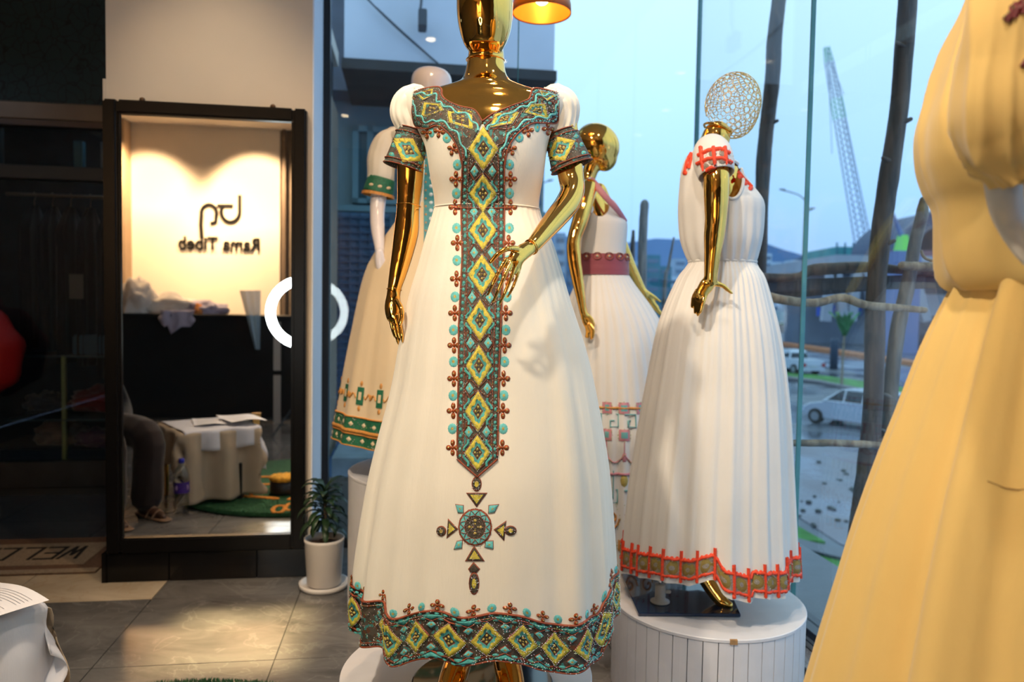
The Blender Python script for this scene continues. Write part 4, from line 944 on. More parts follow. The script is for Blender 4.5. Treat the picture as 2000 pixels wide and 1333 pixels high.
# collar: left and right halves as strips between neckline and outer edge
NL = [(810, 181), (832, 174), (860, 172), (864, 188), (877, 199), (900, 209), (927, 216), (942, 238)]
OL = [(808, 200), (807, 222), (814, 246), (836, 251), (856, 246), (878, 262), (894, 288), (903, 322)]
NR = [(1087, 183), (1066, 177), (1041, 175), (1034, 192), (1022, 199), (995, 209), (962, 224), (942, 238)]
OR = [(1090, 200), (1089, 220), (1085, 240), (1060, 240), (1036, 243), (1010, 262), (992, 290), (986, 322)]
for N_, O_, qs in ((NL, OL, [[(829, 200), (861, 204), (868, 217), (823, 233)], [(874, 217), (923, 217), (925, 255), (877, 241)], [(812, 184), (848, 174), (846, 188), (828, 197)]]),
                   (NR, OR, [[(966, 223), (1014, 220), (1000, 243), (957, 251)], [(1036, 205), (1064, 203), (1071, 234), (1021, 221)], [(1052, 178), (1086, 187), (1067, 198), (1058, 190)]])):
    n_ = catmull(N_, 6); o_ = catmull(O_, 6); bm = bmesh.new(); prev = None
    for a, b in zip(n_, o_):
        row = []
        for k in range(13):
            l, n = HF(a[0] + (b[0] - a[0]) * k / 12, a[1] + (b[1] - a[1]) * k / 12); row.append(bm.verts.new(l + n * .0022))
        if prev:
            for k in range(12): bm.faces.new((prev[k], row[k], row[k + 1], prev[k + 1]))
        prev = row
    co = obj('collar', bm, ground_st, dress, True); co.modifiers.new('s', 'SOLIDIFY').thickness = 0.0015
    for q in qs: diamond(HF, q, 'diamond_motif', co, .0022)
    bm = bmesh.new(); cord(bm, HF, n_, .0022, .0032); cord(bm, HF, o_, .0020, .003)
    cord(bm, HF, [(a[0] + (b[0] - a[0]) * .86, a[1] + (b[1] - a[1]) * .86) for a, b in zip(n_, o_)], .0012, .003)
    cord(bm, HF, [(a[0] + (b[0] - a[0]) * .12, a[1] + (b[1] - a[1]) * .12) for a, b in zip(n_, o_)], .0012, .003)
    cord(bm, HF, dens([N_[5], ((N_[5][0] + O_[6][0]) / 2 + (8 if N_ is NL else -8), 275), O_[7]], 8), .0012, .003)
    for ff, am, fr_ in ((.30, .07, .9), (.70, .07, .9), (.5, .16, .45)):
        cord(bm, HF, [(a[0] + (b[0] - a[0]) * (ff + am * math.sin(i * fr_)), a[1] + (b[1] - a[1]) * (ff + am * math.sin(i * fr_))) for i, (a, b) in enumerate(zip(n_, o_))], .0010, .0028)
    obj('cord', bm, th_brn, co, True)
    bm = bmesh.new()
    for ff, am, fr_ in ((.21, .05, .9), (.80, .05, .9)):
        cord(bm, HF, [(a[0] + (b[0] - a[0]) * (ff + am * math.sin(i * fr_)), a[1] + (b[1] - a[1]) * (ff + am * math.sin(i * fr_))) for i, (a, b) in enumerate(zip(n_, o_))], .0032, .0026)
    for i in range(1, len(n_) - 1):
        for f in (.06, .93):
            if i % 2: blob(bm, HF, (n_[i][0] + (o_[i][0] - n_[i][0]) * f, n_[i][1] + (o_[i][1] - n_[i][1]) * f), 3.2, 2.2, .0036, 0, 8)
    for f, i in ((.5, 8), (.5, 14), (.3, 20), (.74, 20), (.76, 26), (.72, 31), (.68, 35), (.8, 13), (.18, 25), (.5, 2), (.82, 6), (.5, 39)):
        i = min(i, len(n_) - 1); c_ = (n_[i][0] + (o_[i][0] - n_[i][0]) * f, n_[i][1] + (o_[i][1] - n_[i][1]) * f); blob(bm, HF, c_, 4.6, 4.6, .0034, 0, 10); blob(bm, HF, c_, 1.6, 1.6, .0042, 1, 6)
    obj('teal_leaf', bm, [th_teal2, th_gold], co, True)
    sp = []
    for q in qs: sp += dens([q[0], q[1], q[2], q[3], q[0]], 16)
    sp += [(a[0] + (b[0] - a[0]) * f, a[1] + (b[1] - a[1]) * f) for a, b in zip(n_, o_) for f in (.05, .9)] + [(a[0] + (b[0] - a[0]) * random.random(), a[1] + (b[1] - a[1]) * random.random()) for a, b in zip(n_, o_) for _ in range(7)]
    beads('bead_trim', HF, sp, .0011, [bead_wht, bead_wht, bead_pnk, bead_grn], co, .005)
# centre band
BL = [(262, 930), (275, 918), (290, 908), (310, 904), (400, 901), (500, 903), (560, 900), (640, 896), (720, 896), (850, 893.5), (897, 893), (906, 900), (932, 932)]
BR = [(262, 958), (275, 970), (290, 980), (310, 985), (400, 985), (500, 984), (560, 981), (640, 978), (720, 975), (850, 972.5), (897, 972), (906, 962), (932, 933)]
BL = [(y, x) for y, x in BL]; xl = lambda y: interp(BL, y)[0]; xr = lambda y: interp(BR, y)[0]
xc = lambda y: (xl(y) + xr(y)) / 2 if y < 897 else 932.5
ys = [262 + i * 3 for i in range(212)] + [898, 902, 908, 914, 920, 926, 931]
bm = patch(bmesh.new(), H1, lambda y: (xl(y), xr(y)), sorted(set([y for y in ys if y < 897] + [898, 902, 908, 914, 920, 926, 931])), 16, .0018)
band = obj('centre_band', bm, ground_st, dress, True); band.modifiers.new('s', 'SOLIDIFY').thickness = 0.001
DY = [(291, 44, 30), (378, 40, 27), (452, 40, 27), (538, 41, 27.5), (627, 42, 26.5), (715, 42, 25.5), (804, 41, 25.5), (885, 36, 25)]
sp = []
for y, hh, hw in DY:
    q = [(xc(y), y - hh), (xc(y) + hw, y), (xc(y), y + hh), (xc(y) - hw, y)]; diamond(H1, q, 'diamond_motif', band, .0026); sp += dens(q + [q[0]], 20)
bm = bmesh.new(); bmc = bmesh.new(); bl_ = bmesh.new()
for (y0, _, _), (y1, _, _) in zip(DY, DY[1:]):
    ym = (y0 + y1) / 2
    for s in (-1, 1):
        c_ = (xc(ym) + s * 17, ym); q = [(c_[0], ym - 13), (c_[0] + 9, ym), (c_[0], ym + 13), (c_[0] - 9, ym)]
        bm = bmesh.new(); ringmesh(bm, H1, c_, quadperim(q, 4), (.25, .9, 1.0), (.0042, .0038, .0034, .0015), (1, 0, 2)); obj('small_diamond', bm, [th_teal2, th_gold, th_brn], band, True)
        cord(bmc, H1, dens([(xc(ym) + s * 2, ym - 3), (c_[0], ym - 19), (c_[0] + s * 11, ym)], 6), .0009, .003); cord(bmc, H1, dens([(xc(ym) + s * 2, ym + 3), (c_[0], ym + 19), (c_[0] + s * 11, ym)], 6), .0009, .003)
for y, hh, hw in DY[1:]:
    for s in (-1, 1):
        e0 = xc(y) + s * (hw + 1)
        for k in (-1, 1):     # wavy teal leaf beside each diamond
            pts = [(xc(y) + s * (26 - 9 * f + 2.2 * math.sin(f * 7)), y + k * (4 + 22 * f)) for f in [i / 8 for i in range(9)]]
            cord(bl_, H1, pts, .0034, .0024)
            cord(bmc, H1, [(p[0] + s * 4.3, p[1]) for p in pts], .0009, .0032)
for s, fn in ((-1, xl), (1, xr)):
    yy = [300 + 3 * i for i in range(198)]
    cord(bmc, H1, [(fn(y), y) for y in yy], .0020, .0028); cord(bmc, H1, [(fn(y) - s * 12, y) for y in yy], .0011, .003)
    for y in range(306, 892, 13): blob(bl_, H1, (fn(y) - s * 6, y), 3.6, 4.6, .0034, 0, 8)
cord(bmc, H1, dens([(893, 897), (932, 932), (972, 897)], 14), .0022, .0028); cord(bmc, H1, dens([(903, 893), (932.5, 920), (962, 893)], 12), .0011, .003); cord(bmc, H1, dens([(889, 408), (996, 408)], 20), .0014, .0035)
obj('cord', bmc, th_brn, band, True); obj('teal_leaf', bl_, th_teal, band, True)
sp += [(fn(y) - s * 12, y) for s, fn in ((-1, xl), (1, xr)) for y in range(300, 895, 6)] + [(random.uniform(xl(y), xr(y)), y) for y in range(290, 900, 2) for _ in range(3)]
beads('bead_trim', H1, sp, .0011, [bead_wht, bead_wht, bead_pnk, bead_grn], band, .0045)
# flowers and rosettes beside the band
for s, fn in ((-1, xl), (1, xr)):
    for y in (350, 405, 475, 545, 612, 675, 740, 803, 875): obj('flower_motif', flower(bmesh.new(), H1, (fn(y) + s * (12 if y < 420 else 9), y), 13, 16), [bead_brn, bead_grn], dress, True)
    for y in (322, 378, 446, 509, 580, 645, 707, 773, 838): obj('rosette_motif', rosette(bmesh.new(), H1, (fn(y) + s * 10, y), 9, 10.5), [th_teal2, th_gold], dress, True)
for x, y, r_ in ((885, 292, .4), (998, 292, -.4), (858, 257, .2), (1031, 256, -.2), (1070, 252, 0), (834, 259, 0)): obj('flower_motif', flower(bmesh.new(), H1, (x, y), 12, 13, .003, r_), [bead_brn, bead_grn], dress, True)
for x, y in ((873, 270), (1014, 269), (1049, 249), (843, 259)): obj('rosette_motif', rosette(bmesh.new(), H1, (x, y), 8.5 if x in (873, 1014) else 5.5, 9.5), [th_teal2, th_gold], dress, True)
# cross pendant medallion
med = empty('cross_medallion', (0, 0, 0)); med.parent = dress; med.location = -Vector(dress.location)
def shape(poly, mids, fr, name, h=.0022, par=None):
    c_ = (sum(p[0] for p in poly) / len(poly), sum(p[1] for p in poly) / len(poly)); bm = bmesh.new()
    ringmesh(bm, H1, c_, polyperim(poly, 6), fr, [h * 1.1] + [h] * (len(fr) - 1) + [h * .2], mids); return obj(name, bm, [th_yel, th_dark, th_brn, th_teal2, th_gold], med if par is None else par, True)
def oval(cx, cy, rx, ry): return [(cx + rx * math.cos(k * math.pi / 8), cy + ry * math.sin(k * math.pi / 8)) for k in range(16)]
shape(oval(931, 946, 10, 15), (0, 1, 2), (.4, .85, 1), 'oval_bead_patch'); shape([(910, 963), (952, 963), (931, 992)], (0, 1, 2), (.6, .88, 1), 'triangle_patch')

shape([(926, 1066), (947, 1097), (908, 1097)], (0, 1, 2), (.55, .85, 1), 'triangle_patch'); shape([(925, 1098), (938, 1112), (932, 1119), (918, 1119), (914, 1112)], (1, 1, 2), (.5, .82, 1), 'triangle_patch')
shape(oval(926, 1140, 10.5, 23), (0, 1, 2), (.42, .85, 1), 'oval_bead_patch'); shape([(875, 1013), (895, 1034), (872, 1053)], (0, 1, 2), (.55, .86, 1), 'triangle_patch'); shape([(964, 1035), (989, 1017), (985, 1058)], (0, 1, 2), (.55, .86, 1), 'triangle_patch')
shape(oval(862, 1038, 10, 10.5), (4, 1, 2), (.35, .85, 1), 'oval_bead_patch'); shape(oval(997, 1037, 12, 10), (0, 1, 2), (.4, .85, 1), 'oval_bead_patch')
for q in ([(889, 985), (906, 987), (906, 1003), (894, 1003)], [(954, 987), (975, 985), (966, 1002), (953, 1004)], [(892, 1057), (904, 1055), (903, 1072), (886, 1074)], [(948, 1057), (964, 1056), (964, 1074), (946, 1070)]): shape(q, (4, 3, 2), (.2, .85, 1), 'corner_diamond')
bm = bmesh.new(); ringmesh(bm, H1, (928, 1030), oval(928, 1030, 33, 37) , (.6, .64, .9, 1.0), (.003, .003, .003, .003, .0015), (1, 2, 3, 2), None)
for k in range(12):
    a = k * math.pi / 6; cord(bm, H1, [(928 + 21 * math.cos(a), 1030 + 24 * math.sin(a)), (928 + 26 * math.cos(a + .13), 1030 + 29 * math.sin(a + .13)), (928 + 30 * math.cos(a + .26), 1030 + 34 * math.sin(a + .26)), (928 + 26 * math.cos(a + .39), 1030 + 29 * math.sin(a + .39)), (928 + 21 * math.cos(a + .52), 1030 + 24 * math.sin(a + .52))], .001, .0035, mi=2)
for dx, dy in ((0, -13), (0, 12), (-11, 0), (11, 0)): blob(bm, H1, (928 + dx, 1030 + dy), 4.5, 4.5, .004, 4, 8, .005); blob(bm, H1, (928 + dx * .5, 1030 + dy * .5), 2.6, 2.6, .004, 4, 6)
obj('round_disc', bm, [th_yel, th_dark, th_brn, th_teal2, th_gold], med, True)
sp = [(928 + r_ * math.cos(k * .26), 1030 + r_ * 1.1 * math.sin(k * .26)) for r_ in (21, 33) for k in range(24)] + [(931 + random.uniform(-9, 9), 946 + random.uniform(-13, 13)) for _ in range(24)] + [(926 + random.uniform(-9, 9), 1140 + random.uniform(-20, 20)) for _ in range(30)] + [(928 + random.uniform(-18, 18), 1030 + random.uniform(-20, 20)) for _ in range(50)] + [(x + random.uniform(-8, 8), y + random.uniform(-8, 8)) for x, y in ((862, 1038), (997, 1037), (882, 1034), (980, 1037), (931, 972), (926, 1086)) for _ in range(14)]
beads('bead_trim', H1, sp, .001, [bead_wht, bead_pnk], med, .004)
# hem band all the way round
Rm = 0.31; HB = .898
hemb = obj('hem_band', SK.mesh(460, 14, HB, 1.0, off=.0022), ground_st, dress, True); hemb.modifiers.new('s', 'SOLIDIFY').thickness = 0.0015
ND = 26; d0 = 2 * math.pi / ND; th0 = .045; sp = []; bt = bmesh.new(); bc = bmesh.new()
MH = SK.M; fm = HB + (1 - HB) * .5
for k in range(ND):
    th = th0 + k * d0
    q = [(th, HB + (1 - HB) * .14), (th + d0 * .46, fm), (th, HB + (1 - HB) * .86), (th - d0 * .46, fm)]; diamond(MH, q, 'diamond_motif', hemb, .0030); sp += dens(q + [q[0]], 13)
    tm = th + d0 * .5
    for s in (-1, 1):
        cy = fm + s * (1 - HB) * .24; q = [(tm, cy - .0095), (tm + .036, cy), (tm, cy + .0095), (tm - .036, cy)]
        bs_ = bmesh.new(); ringmesh(bs_, MH, (tm, cy), quadperim(q, 4), (.28, .88, 1), (.0048, .0044, .004, .002), (1, 0, 2)); obj('small_diamond', bs_, [th_teal2, th_gold, th_brn], hemb, True)
    for s in (-1, 1):
        for j in (0, .5):
            ta = th + d0 * j; yb = fm + s * (1 - HB) * .40; yt = fm + s * (1 - HB) * (.30 if j else .36)
            if j: ringmesh(bt, MH, (ta, fm + s * (1 - HB) * .41), polyperim([(ta - d0 * .34, fm + s * (1 - HB) * .44), (ta + d0 * .34, fm + s * (1 - HB) * .44), (ta, fm + s * (1 - HB) * .335)], 4), (.9, 1.0,), (.0052, .0046, .002), (0, 0))
            cord(bc, MH, [(ta + d0 * .25 * x, fm + s * (1 - HB) * (.395 - .09 * abs(1 - abs(x)) * (1 if j else .4))) for x in (-1, -.5, 0, .5, 1)], .0009, .0042)
    for j in (.25, .75):
        for s in (-1, 1): blob(bt, MH, (th + d0 * (j - .5), fm + s * (1 - HB) * .37), .03, .0045, .005, 0, 8)
    for j in range(4):
        blob(bt, MH, (th + d0 * (j + .5) / 4, HB + .0042), .018, .0030, .0042, 0, 6); blob(bt, MH, (th + d0 * (j + .5) / 4, .9955), .018, .0026, .0042, 0, 6)
nn = [(2 * math.pi * i / 300 - math.pi) for i in range(301)]
for f_, w_ in ((HB, .0022), (.9985, .002), (HB + .009, .001), (.989, .001)): cord(bc, MH, [(a, f_) for a in nn], w_, .0036)
obj('teal_leaf', bt, th_teal, hemb, True); obj('cord', bc, th_brn, hemb, True)
sp += [(a, HB + .008) for a in nn] + [(a, .991) for a in nn] + [(random.uniform(-math.pi, math.pi), random.uniform(HB, 1)) for _ in range(2600)]
beads('bead_trim', MH, sp, .0012, [bead_wht, bead_wht, bead_pnk, bead_grn], hemb, .0055)
for k in range(ND):
    th = th0 + k * d0 + d0 * .13
    obj('rosette_motif', rosette(bmesh.new(), MH, (th, HB - .011), .031, .0092), [th_teal2, th_gold], dress, True)
    obj('flower_motif', flower(bmesh.new(), MH, (th + d0 * .5, HB - .013), .05, .0125), [bead_brn, bead_grn], dress, True)

# ---------------- white mannequin and its green-trimmed dress, back left
Y2 = 3.1
wm = mat('white_mannequin_gloss', (.72, .66, .66), .18, var=.02, coat=.3)
w = thing('mannequin', 'white egg-headed mannequin at the back left behind the front dress', 'mannequin', (p2.x, Y2, .56))
bm = bmesh.new()
loft_into(bm, [(134, 830, 856, 1.1), (139, 814, 872, 1.1), (150, 805, 881, 1.15), (170, 803, 883, 1.2), (195, 807, 880, 1.1), (215, 818, 868, 1.0), (228, 828, 858, .9), (240, 826, 860, 1.0), (252, 800, 884, .7), (262, 768, 912, .5), (280, 762, 920, .5), (330, 780, 900, .6), (400, 795, 885, .7), (470, 785, 900, .7), (560, 780, 905, .7)], Y2, 1.0, 80)
px_chain([(758, 275, 17, Y2), (748, 330, 16.5, Y2), (741, 375, 16, Y2 - .01), (737, 415, 14.5, Y2 - .03), (738, 450, 13.5, Y2 - .07), (741, 480, 10.5, Y2 - .11), (742, 495, 9.5, Y2 - .13)], bm, 20, 6)
hy = Y2 - .15
hand(bm, [[(745, 515, 3.6, hy), (748, 530, 3.3, hy), (750, 541, 2.6, hy)], [(742, 516, 3.6, hy), (744, 532, 3.3, hy), (746, 543, 2.6, hy)], [(739, 514, 3.4, hy), (740, 528, 3.0, hy), (742, 538, 2.4, hy)], [(736, 511, 3.2, hy), (736, 523, 2.8, hy), (738, 531, 2.2, hy)], [(748, 500, 3.8, hy), (752, 512, 3.3, hy), (752, 521, 2.6, hy)]], [(742, 493, 9, hy), (741, 505, 10, hy), (741, 514, 9, hy)])
px_chain([(902, 280, 17, Y2), (915, 380, 15, Y2), (915, 480, 11, Y2), (915, 540, 8, Y2)], bm, 18, 5)
for x in (825, 862): px_chain([(x, 560, 34, Y2), (x, 720, 25, Y2), (x, 830, 20, Y2), (x, 905, 13, Y2)], bm, 16, 4)
remeshed('body', bm, wm, w, .008, 5)
for x in (838, 848): bm = bmesh.new(); ellipsoid(bm, P(x, 145, Y2 - .048 + (0)), (.0035, .003, .0035)); obj('screw_hole', bm, mat('pinkish_hole', (.25, .12, .12), .6), w, True)
bm = bmesh.new(); lathe((p2.x, Y2, .56), [(.16, 0), (.16, .01)], 40, bm); obj('base_plate', bm, MATS['black_glass_base'], w)
g = thing('dress', 'cream dress with green and gold hem band on the white mannequin', 'dress', (p2.x, Y2, .6))
L2 = Loft([(400, 790, 895, .7), (430, 776, 905, .75), (480, 742, 930, .8), (540, 712, 955, .85), (640, 690, 985, .9), (740, 671, 1005, .9), (840, 656, 1020, .9), (868, 652, 1022, .9)], Y2, .9, hem=[(652, 862), (680, 870), (730, 881), (800, 884), (880, 884), (950, 880), (1018, 866)], fold=folds(21, .01, .05, (8, 13, 19), 40))
b2 = Loft([(246, 812, 872, .9), (256, 775, 908, .6), (266, 760, 925, .52), (300, 768, 918, .6), (350, 782, 905, .7), (405, 792, 893, .7)], Y2, .6)
sk2 = obj('skirt', L2.mesh(220, 60), cream3, g, True); bo2 = obj('bodice', b2.mesh(80, 30), cream, g, True)
for sx_, cx_ in ((1, 0), (-1, 0)):
    mx_ = lambda x: x if sx_ == 1 else 1682 - x
    bm = bmesh.new(); px_chain([(mx_(768), 262, 14, Y2), (mx_(754), 280, 24, Y2), (mx_(746), 310, 27, Y2), (mx_(744), 340, 26, Y2), (mx_(744), 352, 25, Y2)], bm, 60, 6, fold=gath(13, .03)); obj('puff_sleeve', bm, cream, g, True)
    bm = bmesh.new(); tube([P(mx_(746), 349, Y2), P(mx_(742), 366, Y2), P(mx_(739), 378, Y2)], [26.5 * Y2 / F_PX, 29 * Y2 / F_PX, 30 * Y2 / F_PX], bm, 48, 4, False); c_ = obj('sleeve_cuff', bm, green_st, g, True); c_.modifiers.new('s', 'SOLIDIFY').thickness = .003
    bm = bmesh.new(); tube([P(mx_(739), 378, Y2), P(mx_(738), 384, Y2)], [30.6 * Y2 / F_PX, 31.5 * Y2 / F_PX], bm, 48, 2, False, fold=lambda a, f: .03 * math.cos(16 * a)); obj('gold_fringe', bm, orange_th, c_, True)
    hc = Hit(bvh_of(c_), Y2)
    bm = bmesh.new()
    for k in range(-1, 2): blob(bm, hc, (mx_(742) + k * 17, 364 + k * 3.5), 4.5, 3, .003, 0, 8)
    obj('pale_patch', bm, cream3, c_, True)
hb2 = obj('hem_band', L2.mesh(220, 8, .885, 1.0, off=.003), green_st, g, True)
bm = bmesh.new(); [cord(bm, L2.M, [(2 * math.pi * i / 160, f_) for i in range(161)], w_, .005) for f_, w_ in ((.885, .003), (.94, .008), (.952, .004), (.999, .003))]; obj('gold_braid', bm, orange_th, hb2, True)
bm = bmesh.new()
for k in range(40):
    a = k * 2 * math.pi / 40
    for f_ in (.913, .975): blob(bm, L2.M, (a, f_), .035, .012, .006, 0, 4)
obj('pale_patch', bm, cream3, hb2, True)
beads('bead_trim', L2.M, [(random.uniform(-3.1, 3.1), random.uniform(.885, 1)) for _ in range(700)], .002, [bead_wht, bead_grn, bead_pnk], hb2, .006)
for k in range(22):
    a = -1.57 + k * 2 * math.pi / 22; bm = bmesh.new(); f_ = .80
    ringmesh(bm, L2.M, (a, f_), quadperim([(a - .045, f_ - .035), (a + .045, f_ - .035), (a + .045, f_ + .035), (a - .045, f_ + .035)], 2), (.45, 1.0), (.004, .004, .003), (2, 0))
    for dy in (-.05, .05): blob(bm, L2.M, (a, f_ + dy), .022, .012, .004, 1, 6)
    cord(bm, L2.M, [(a + .05 + .02 * i, f_ + .012 * math.sin(i * 1.5)) for i in range(10)], .0022, .004, mi=1)
    blob(bm, L2.M, (a + .143, f_), .03, .012, .004, 1, 6)
    obj('square_motif', bm, [green_st, orange_th, cream3], g, True)
hb = Hit(bvh_of(bo2, sk2), Y2)
bm = patch(bmesh.new(), hb, lambda y: (828, 856), [290 + 6 * i for i in range(45)], 4, .004); st = obj('teal_stripe', bm, mat('teal_brocade', (.03, .22, .26), .5, var=.3, vs=60, bump=.5, bs=400), g, True)
bm = bmesh.new()
for y in range(300, 555, 16): blob(bm, hb, (842, y), 5, 5, .006, 0, 8); blob(bm, hb, (832, y + 8), 2.5, 3, .006, 1, 6)
obj('silver_dot', bm, [mat('silver_thread', (.55, .62, .66), .4), orange_th], st, True)

# ---------------- gold mannequin with the sash dress, back right
Y3 = 3.12
w = thing('mannequin', 'gold mannequin at the back turned right, wearing the maroon sash dress', 'mannequin', (p3.x, Y3, .15))
bm = bmesh.new(); c = P(1166, 284, Y3); ellipsoid(bm, c, (.098, .082, .088), Matrix.Rotation(math.radians(38), 3, 'Y'), 32, 24); ellipsoid(bm, P(1180, 302, Y3), (.056, .055, .070), Matrix.Rotation(math.radians(-8), 3, 'Y'), 24, 16)
px_chain([(1160, 312, 19, Y3), (1152, 338, 14.5, Y3), (1146, 358, 17, Y3), (1152, 380, 23, Y3), (1166, 420, 28, Y3), (1176, 470, 30, Y3), (1177, 520, 31, Y3), (1178, 600, 36, Y3)], bm, 28, 6)
px_chain([(1150, 366, 17, Y3 - .07), (1143, 395, 16.5, Y3 - .12), (1133, 430, 15.5, Y3 - .15), (1121, 468, 13.5, Y3 - .17), (1121, 500, 14, Y3 - .18), (1127, 540, 12.5, Y3 - .19), (1134, 580, 9.5, Y3 - .2), (1138, 604, 8, Y3 - .2), (1141, 615, 8, Y3 - .2)], bm, 22, 6)
hy = Y3 - .2
hand(bm, [[(1147, 636, 3.8, hy), (1151, 648, 3.5, hy - .01), (1149, 660, 3, hy - .01)], [(1150, 636, 3.8, hy - .02), (1155, 648, 3.5, hy - .03), (1154, 663, 3, hy - .03)], [(1153, 634, 3.8, hy - .03), (1159, 645, 3.5, hy - .04), (1158, 660, 3, hy - .04)], [(1144, 634, 3.6, hy + .01), (1146, 648, 3.2, hy), (1144, 658, 2.8, hy)], [(1149, 616, 4, hy), (1157, 626, 3.6, hy), (1160, 638, 3, hy)]], [(1140, 612, 8, hy), (1145, 624, 10, hy), (1149, 635, 9, hy)])
px_chain([(1170, 372, 15, Y3 + .06), (1195, 430, 14, Y3 + .12), (1222, 500, 12, Y3 + .16), (1250, 560, 9, Y3 + .18), (1258, 572, 8, Y3 + .18)], bm, 18, 6)
for a, b in (((1262, 570), (1290, 590)), ((1262, 575), (1286, 602)), ((1258, 578), (1292, 612)), ((1256, 582), (1290, 616))): px_chain([(*a, 4, Y3 + .18), ((a[0] + b[0]) / 2, (a[1] + b[1]) / 2 - 1, 3.5, Y3 + .18), (*b, 2.6, Y3 + .18)], bm, 10, 3)
for x in (1165, 1190): px_chain([(x, 600, 38, Y3), (x, 800, 26, Y3), (x, 950, 20, Y3), (x, 1085, 12, Y3)], bm, 16, 4)
remeshed('body', bm, gold, w, .005, 5)
bm = bmesh.new(); lathe((p3.x, Y3, .15), [(.15, 0), (.15, .01)], 40, bm); obj('base_plate', bm, MATS['black_glass_base'], w)
g = thing('dress', 'pale pleated dress with a maroon waist sash and single pink-edged strap', 'dress', (p3.x, Y3, .2))
def pleat3(th, s): return (.012 + .03 * s) * (abs(math.cos(17 * th + .5 * math.sin(3 * th))) - .5) * 2 * .8 + .02 * s * math.cos(4 * th)
L3 = Loft([(534, 1131, 1226, .8), (560, 1122, 1243, .85), (600, 1106, 1272, .9), (640, 1096, 1294, .9), (700, 1086, 1312, .9), (800, 1076, 1328, .9), (950, 1064, 1336, .9), (1098, 1060, 1340, .9)], Y3, .9, fold=pleat3)
sk3 = obj('skirt', L3.mesh(300, 70), cream4, g, True)
b3 = Loft([(392, 1146, 1200, .8), (402, 1138, 1207, .8), (430, 1133, 1223, .85), (450, 1132, 1225, .85), (490, 1130, 1222, .8), (503, 1130, 1223, .8)], Y3, .8); bmx = b3.mesh(200, 70); h3 = Hit(BVHTree.FromBMesh(bmx), Y3)
bmesh.ops.delete(bmx, geom=[f for f in bmx.faces if (lambda q: ((q[0] - 1172) / 19) ** 2 + ((q[1] - 396) / 27) ** 2 < 1)(to_px(f.calc_center_median()))], context='FACES'); obj('bodice', bmx, cream4, g, True)
bm = bmesh.new(); cord(bm, h3, [(1172 + 19.5 * math.cos(a), 396 + 27.5 * math.sin(a)) for a in [k * math.pi / 30 for k in range(61)] if 396 + 27.5 * math.sin(a) > 394], .005, .002); obj('armhole_binding', bm, cream4, g, True)
b4 = Loft([(498, 1129, 1225, .82), (506, 1128, 1226, .82), (538, 1129, 1227, .82)], Y3, .82, fold=lambda a, s: .004 * math.cos(3 * s * 6)); obj('waist_sash', b4.mesh(96, 12, off=.004), mauve, g, True)
bm = bmesh.new()
for k in range(14):
    a = -3 + k * .45; blob(bm, b4.M, (a, .13), .11, .10, .008, 0, 4); blob(bm, b4.M, (a, .13), .06, .05, .011, 1, 6); cord(bm, b4.M, [(a + .16 * math.cos(t), .13 + .17 * math.sin(t)) for t in [i * math.pi / 8 for i in range(17)]], .0018, .007, mi=2)
obj('sash_embroidery', bm, [orange_th, mat('pale_blue_thread', (.4, .48, .5), .5), th_brn], g, True)
bm = bmesh.new(); tube([P(1154, 350, Y3 - .05), P(1164, 362, Y3 - .09), P(1182, 384, Y3 - .11), P(1204, 408, Y3 - .09), P(1222, 432, Y3 - .03)], [.012, .014, .013, .012, .008], bm, 12, 5, True, 0, .4, Vector((0, 1, 0))); obj('strap', bm, pinktrim, g, True)
bm = bmesh.new(); tube([P(1154, 350, Y3 - .05), P(1150, 370, Y3 - .085), P(1146, 396, Y3 - .1), P(1150, 410, Y3 - .12)], [.012, .018, .024, .02], bm, 12, 5, True, 0, .4, Vector((0, 1, 0))); obj('strap', bm, cream4, g, True)
def f_at(y, L): 
    a = P(1200, y, L.Y0 - .25).z; return (L.ztop - a) / (L.ztop - L.zbot)
m3 = [orange_th, tealprint, pinktrim, th_gold, bead_grn]
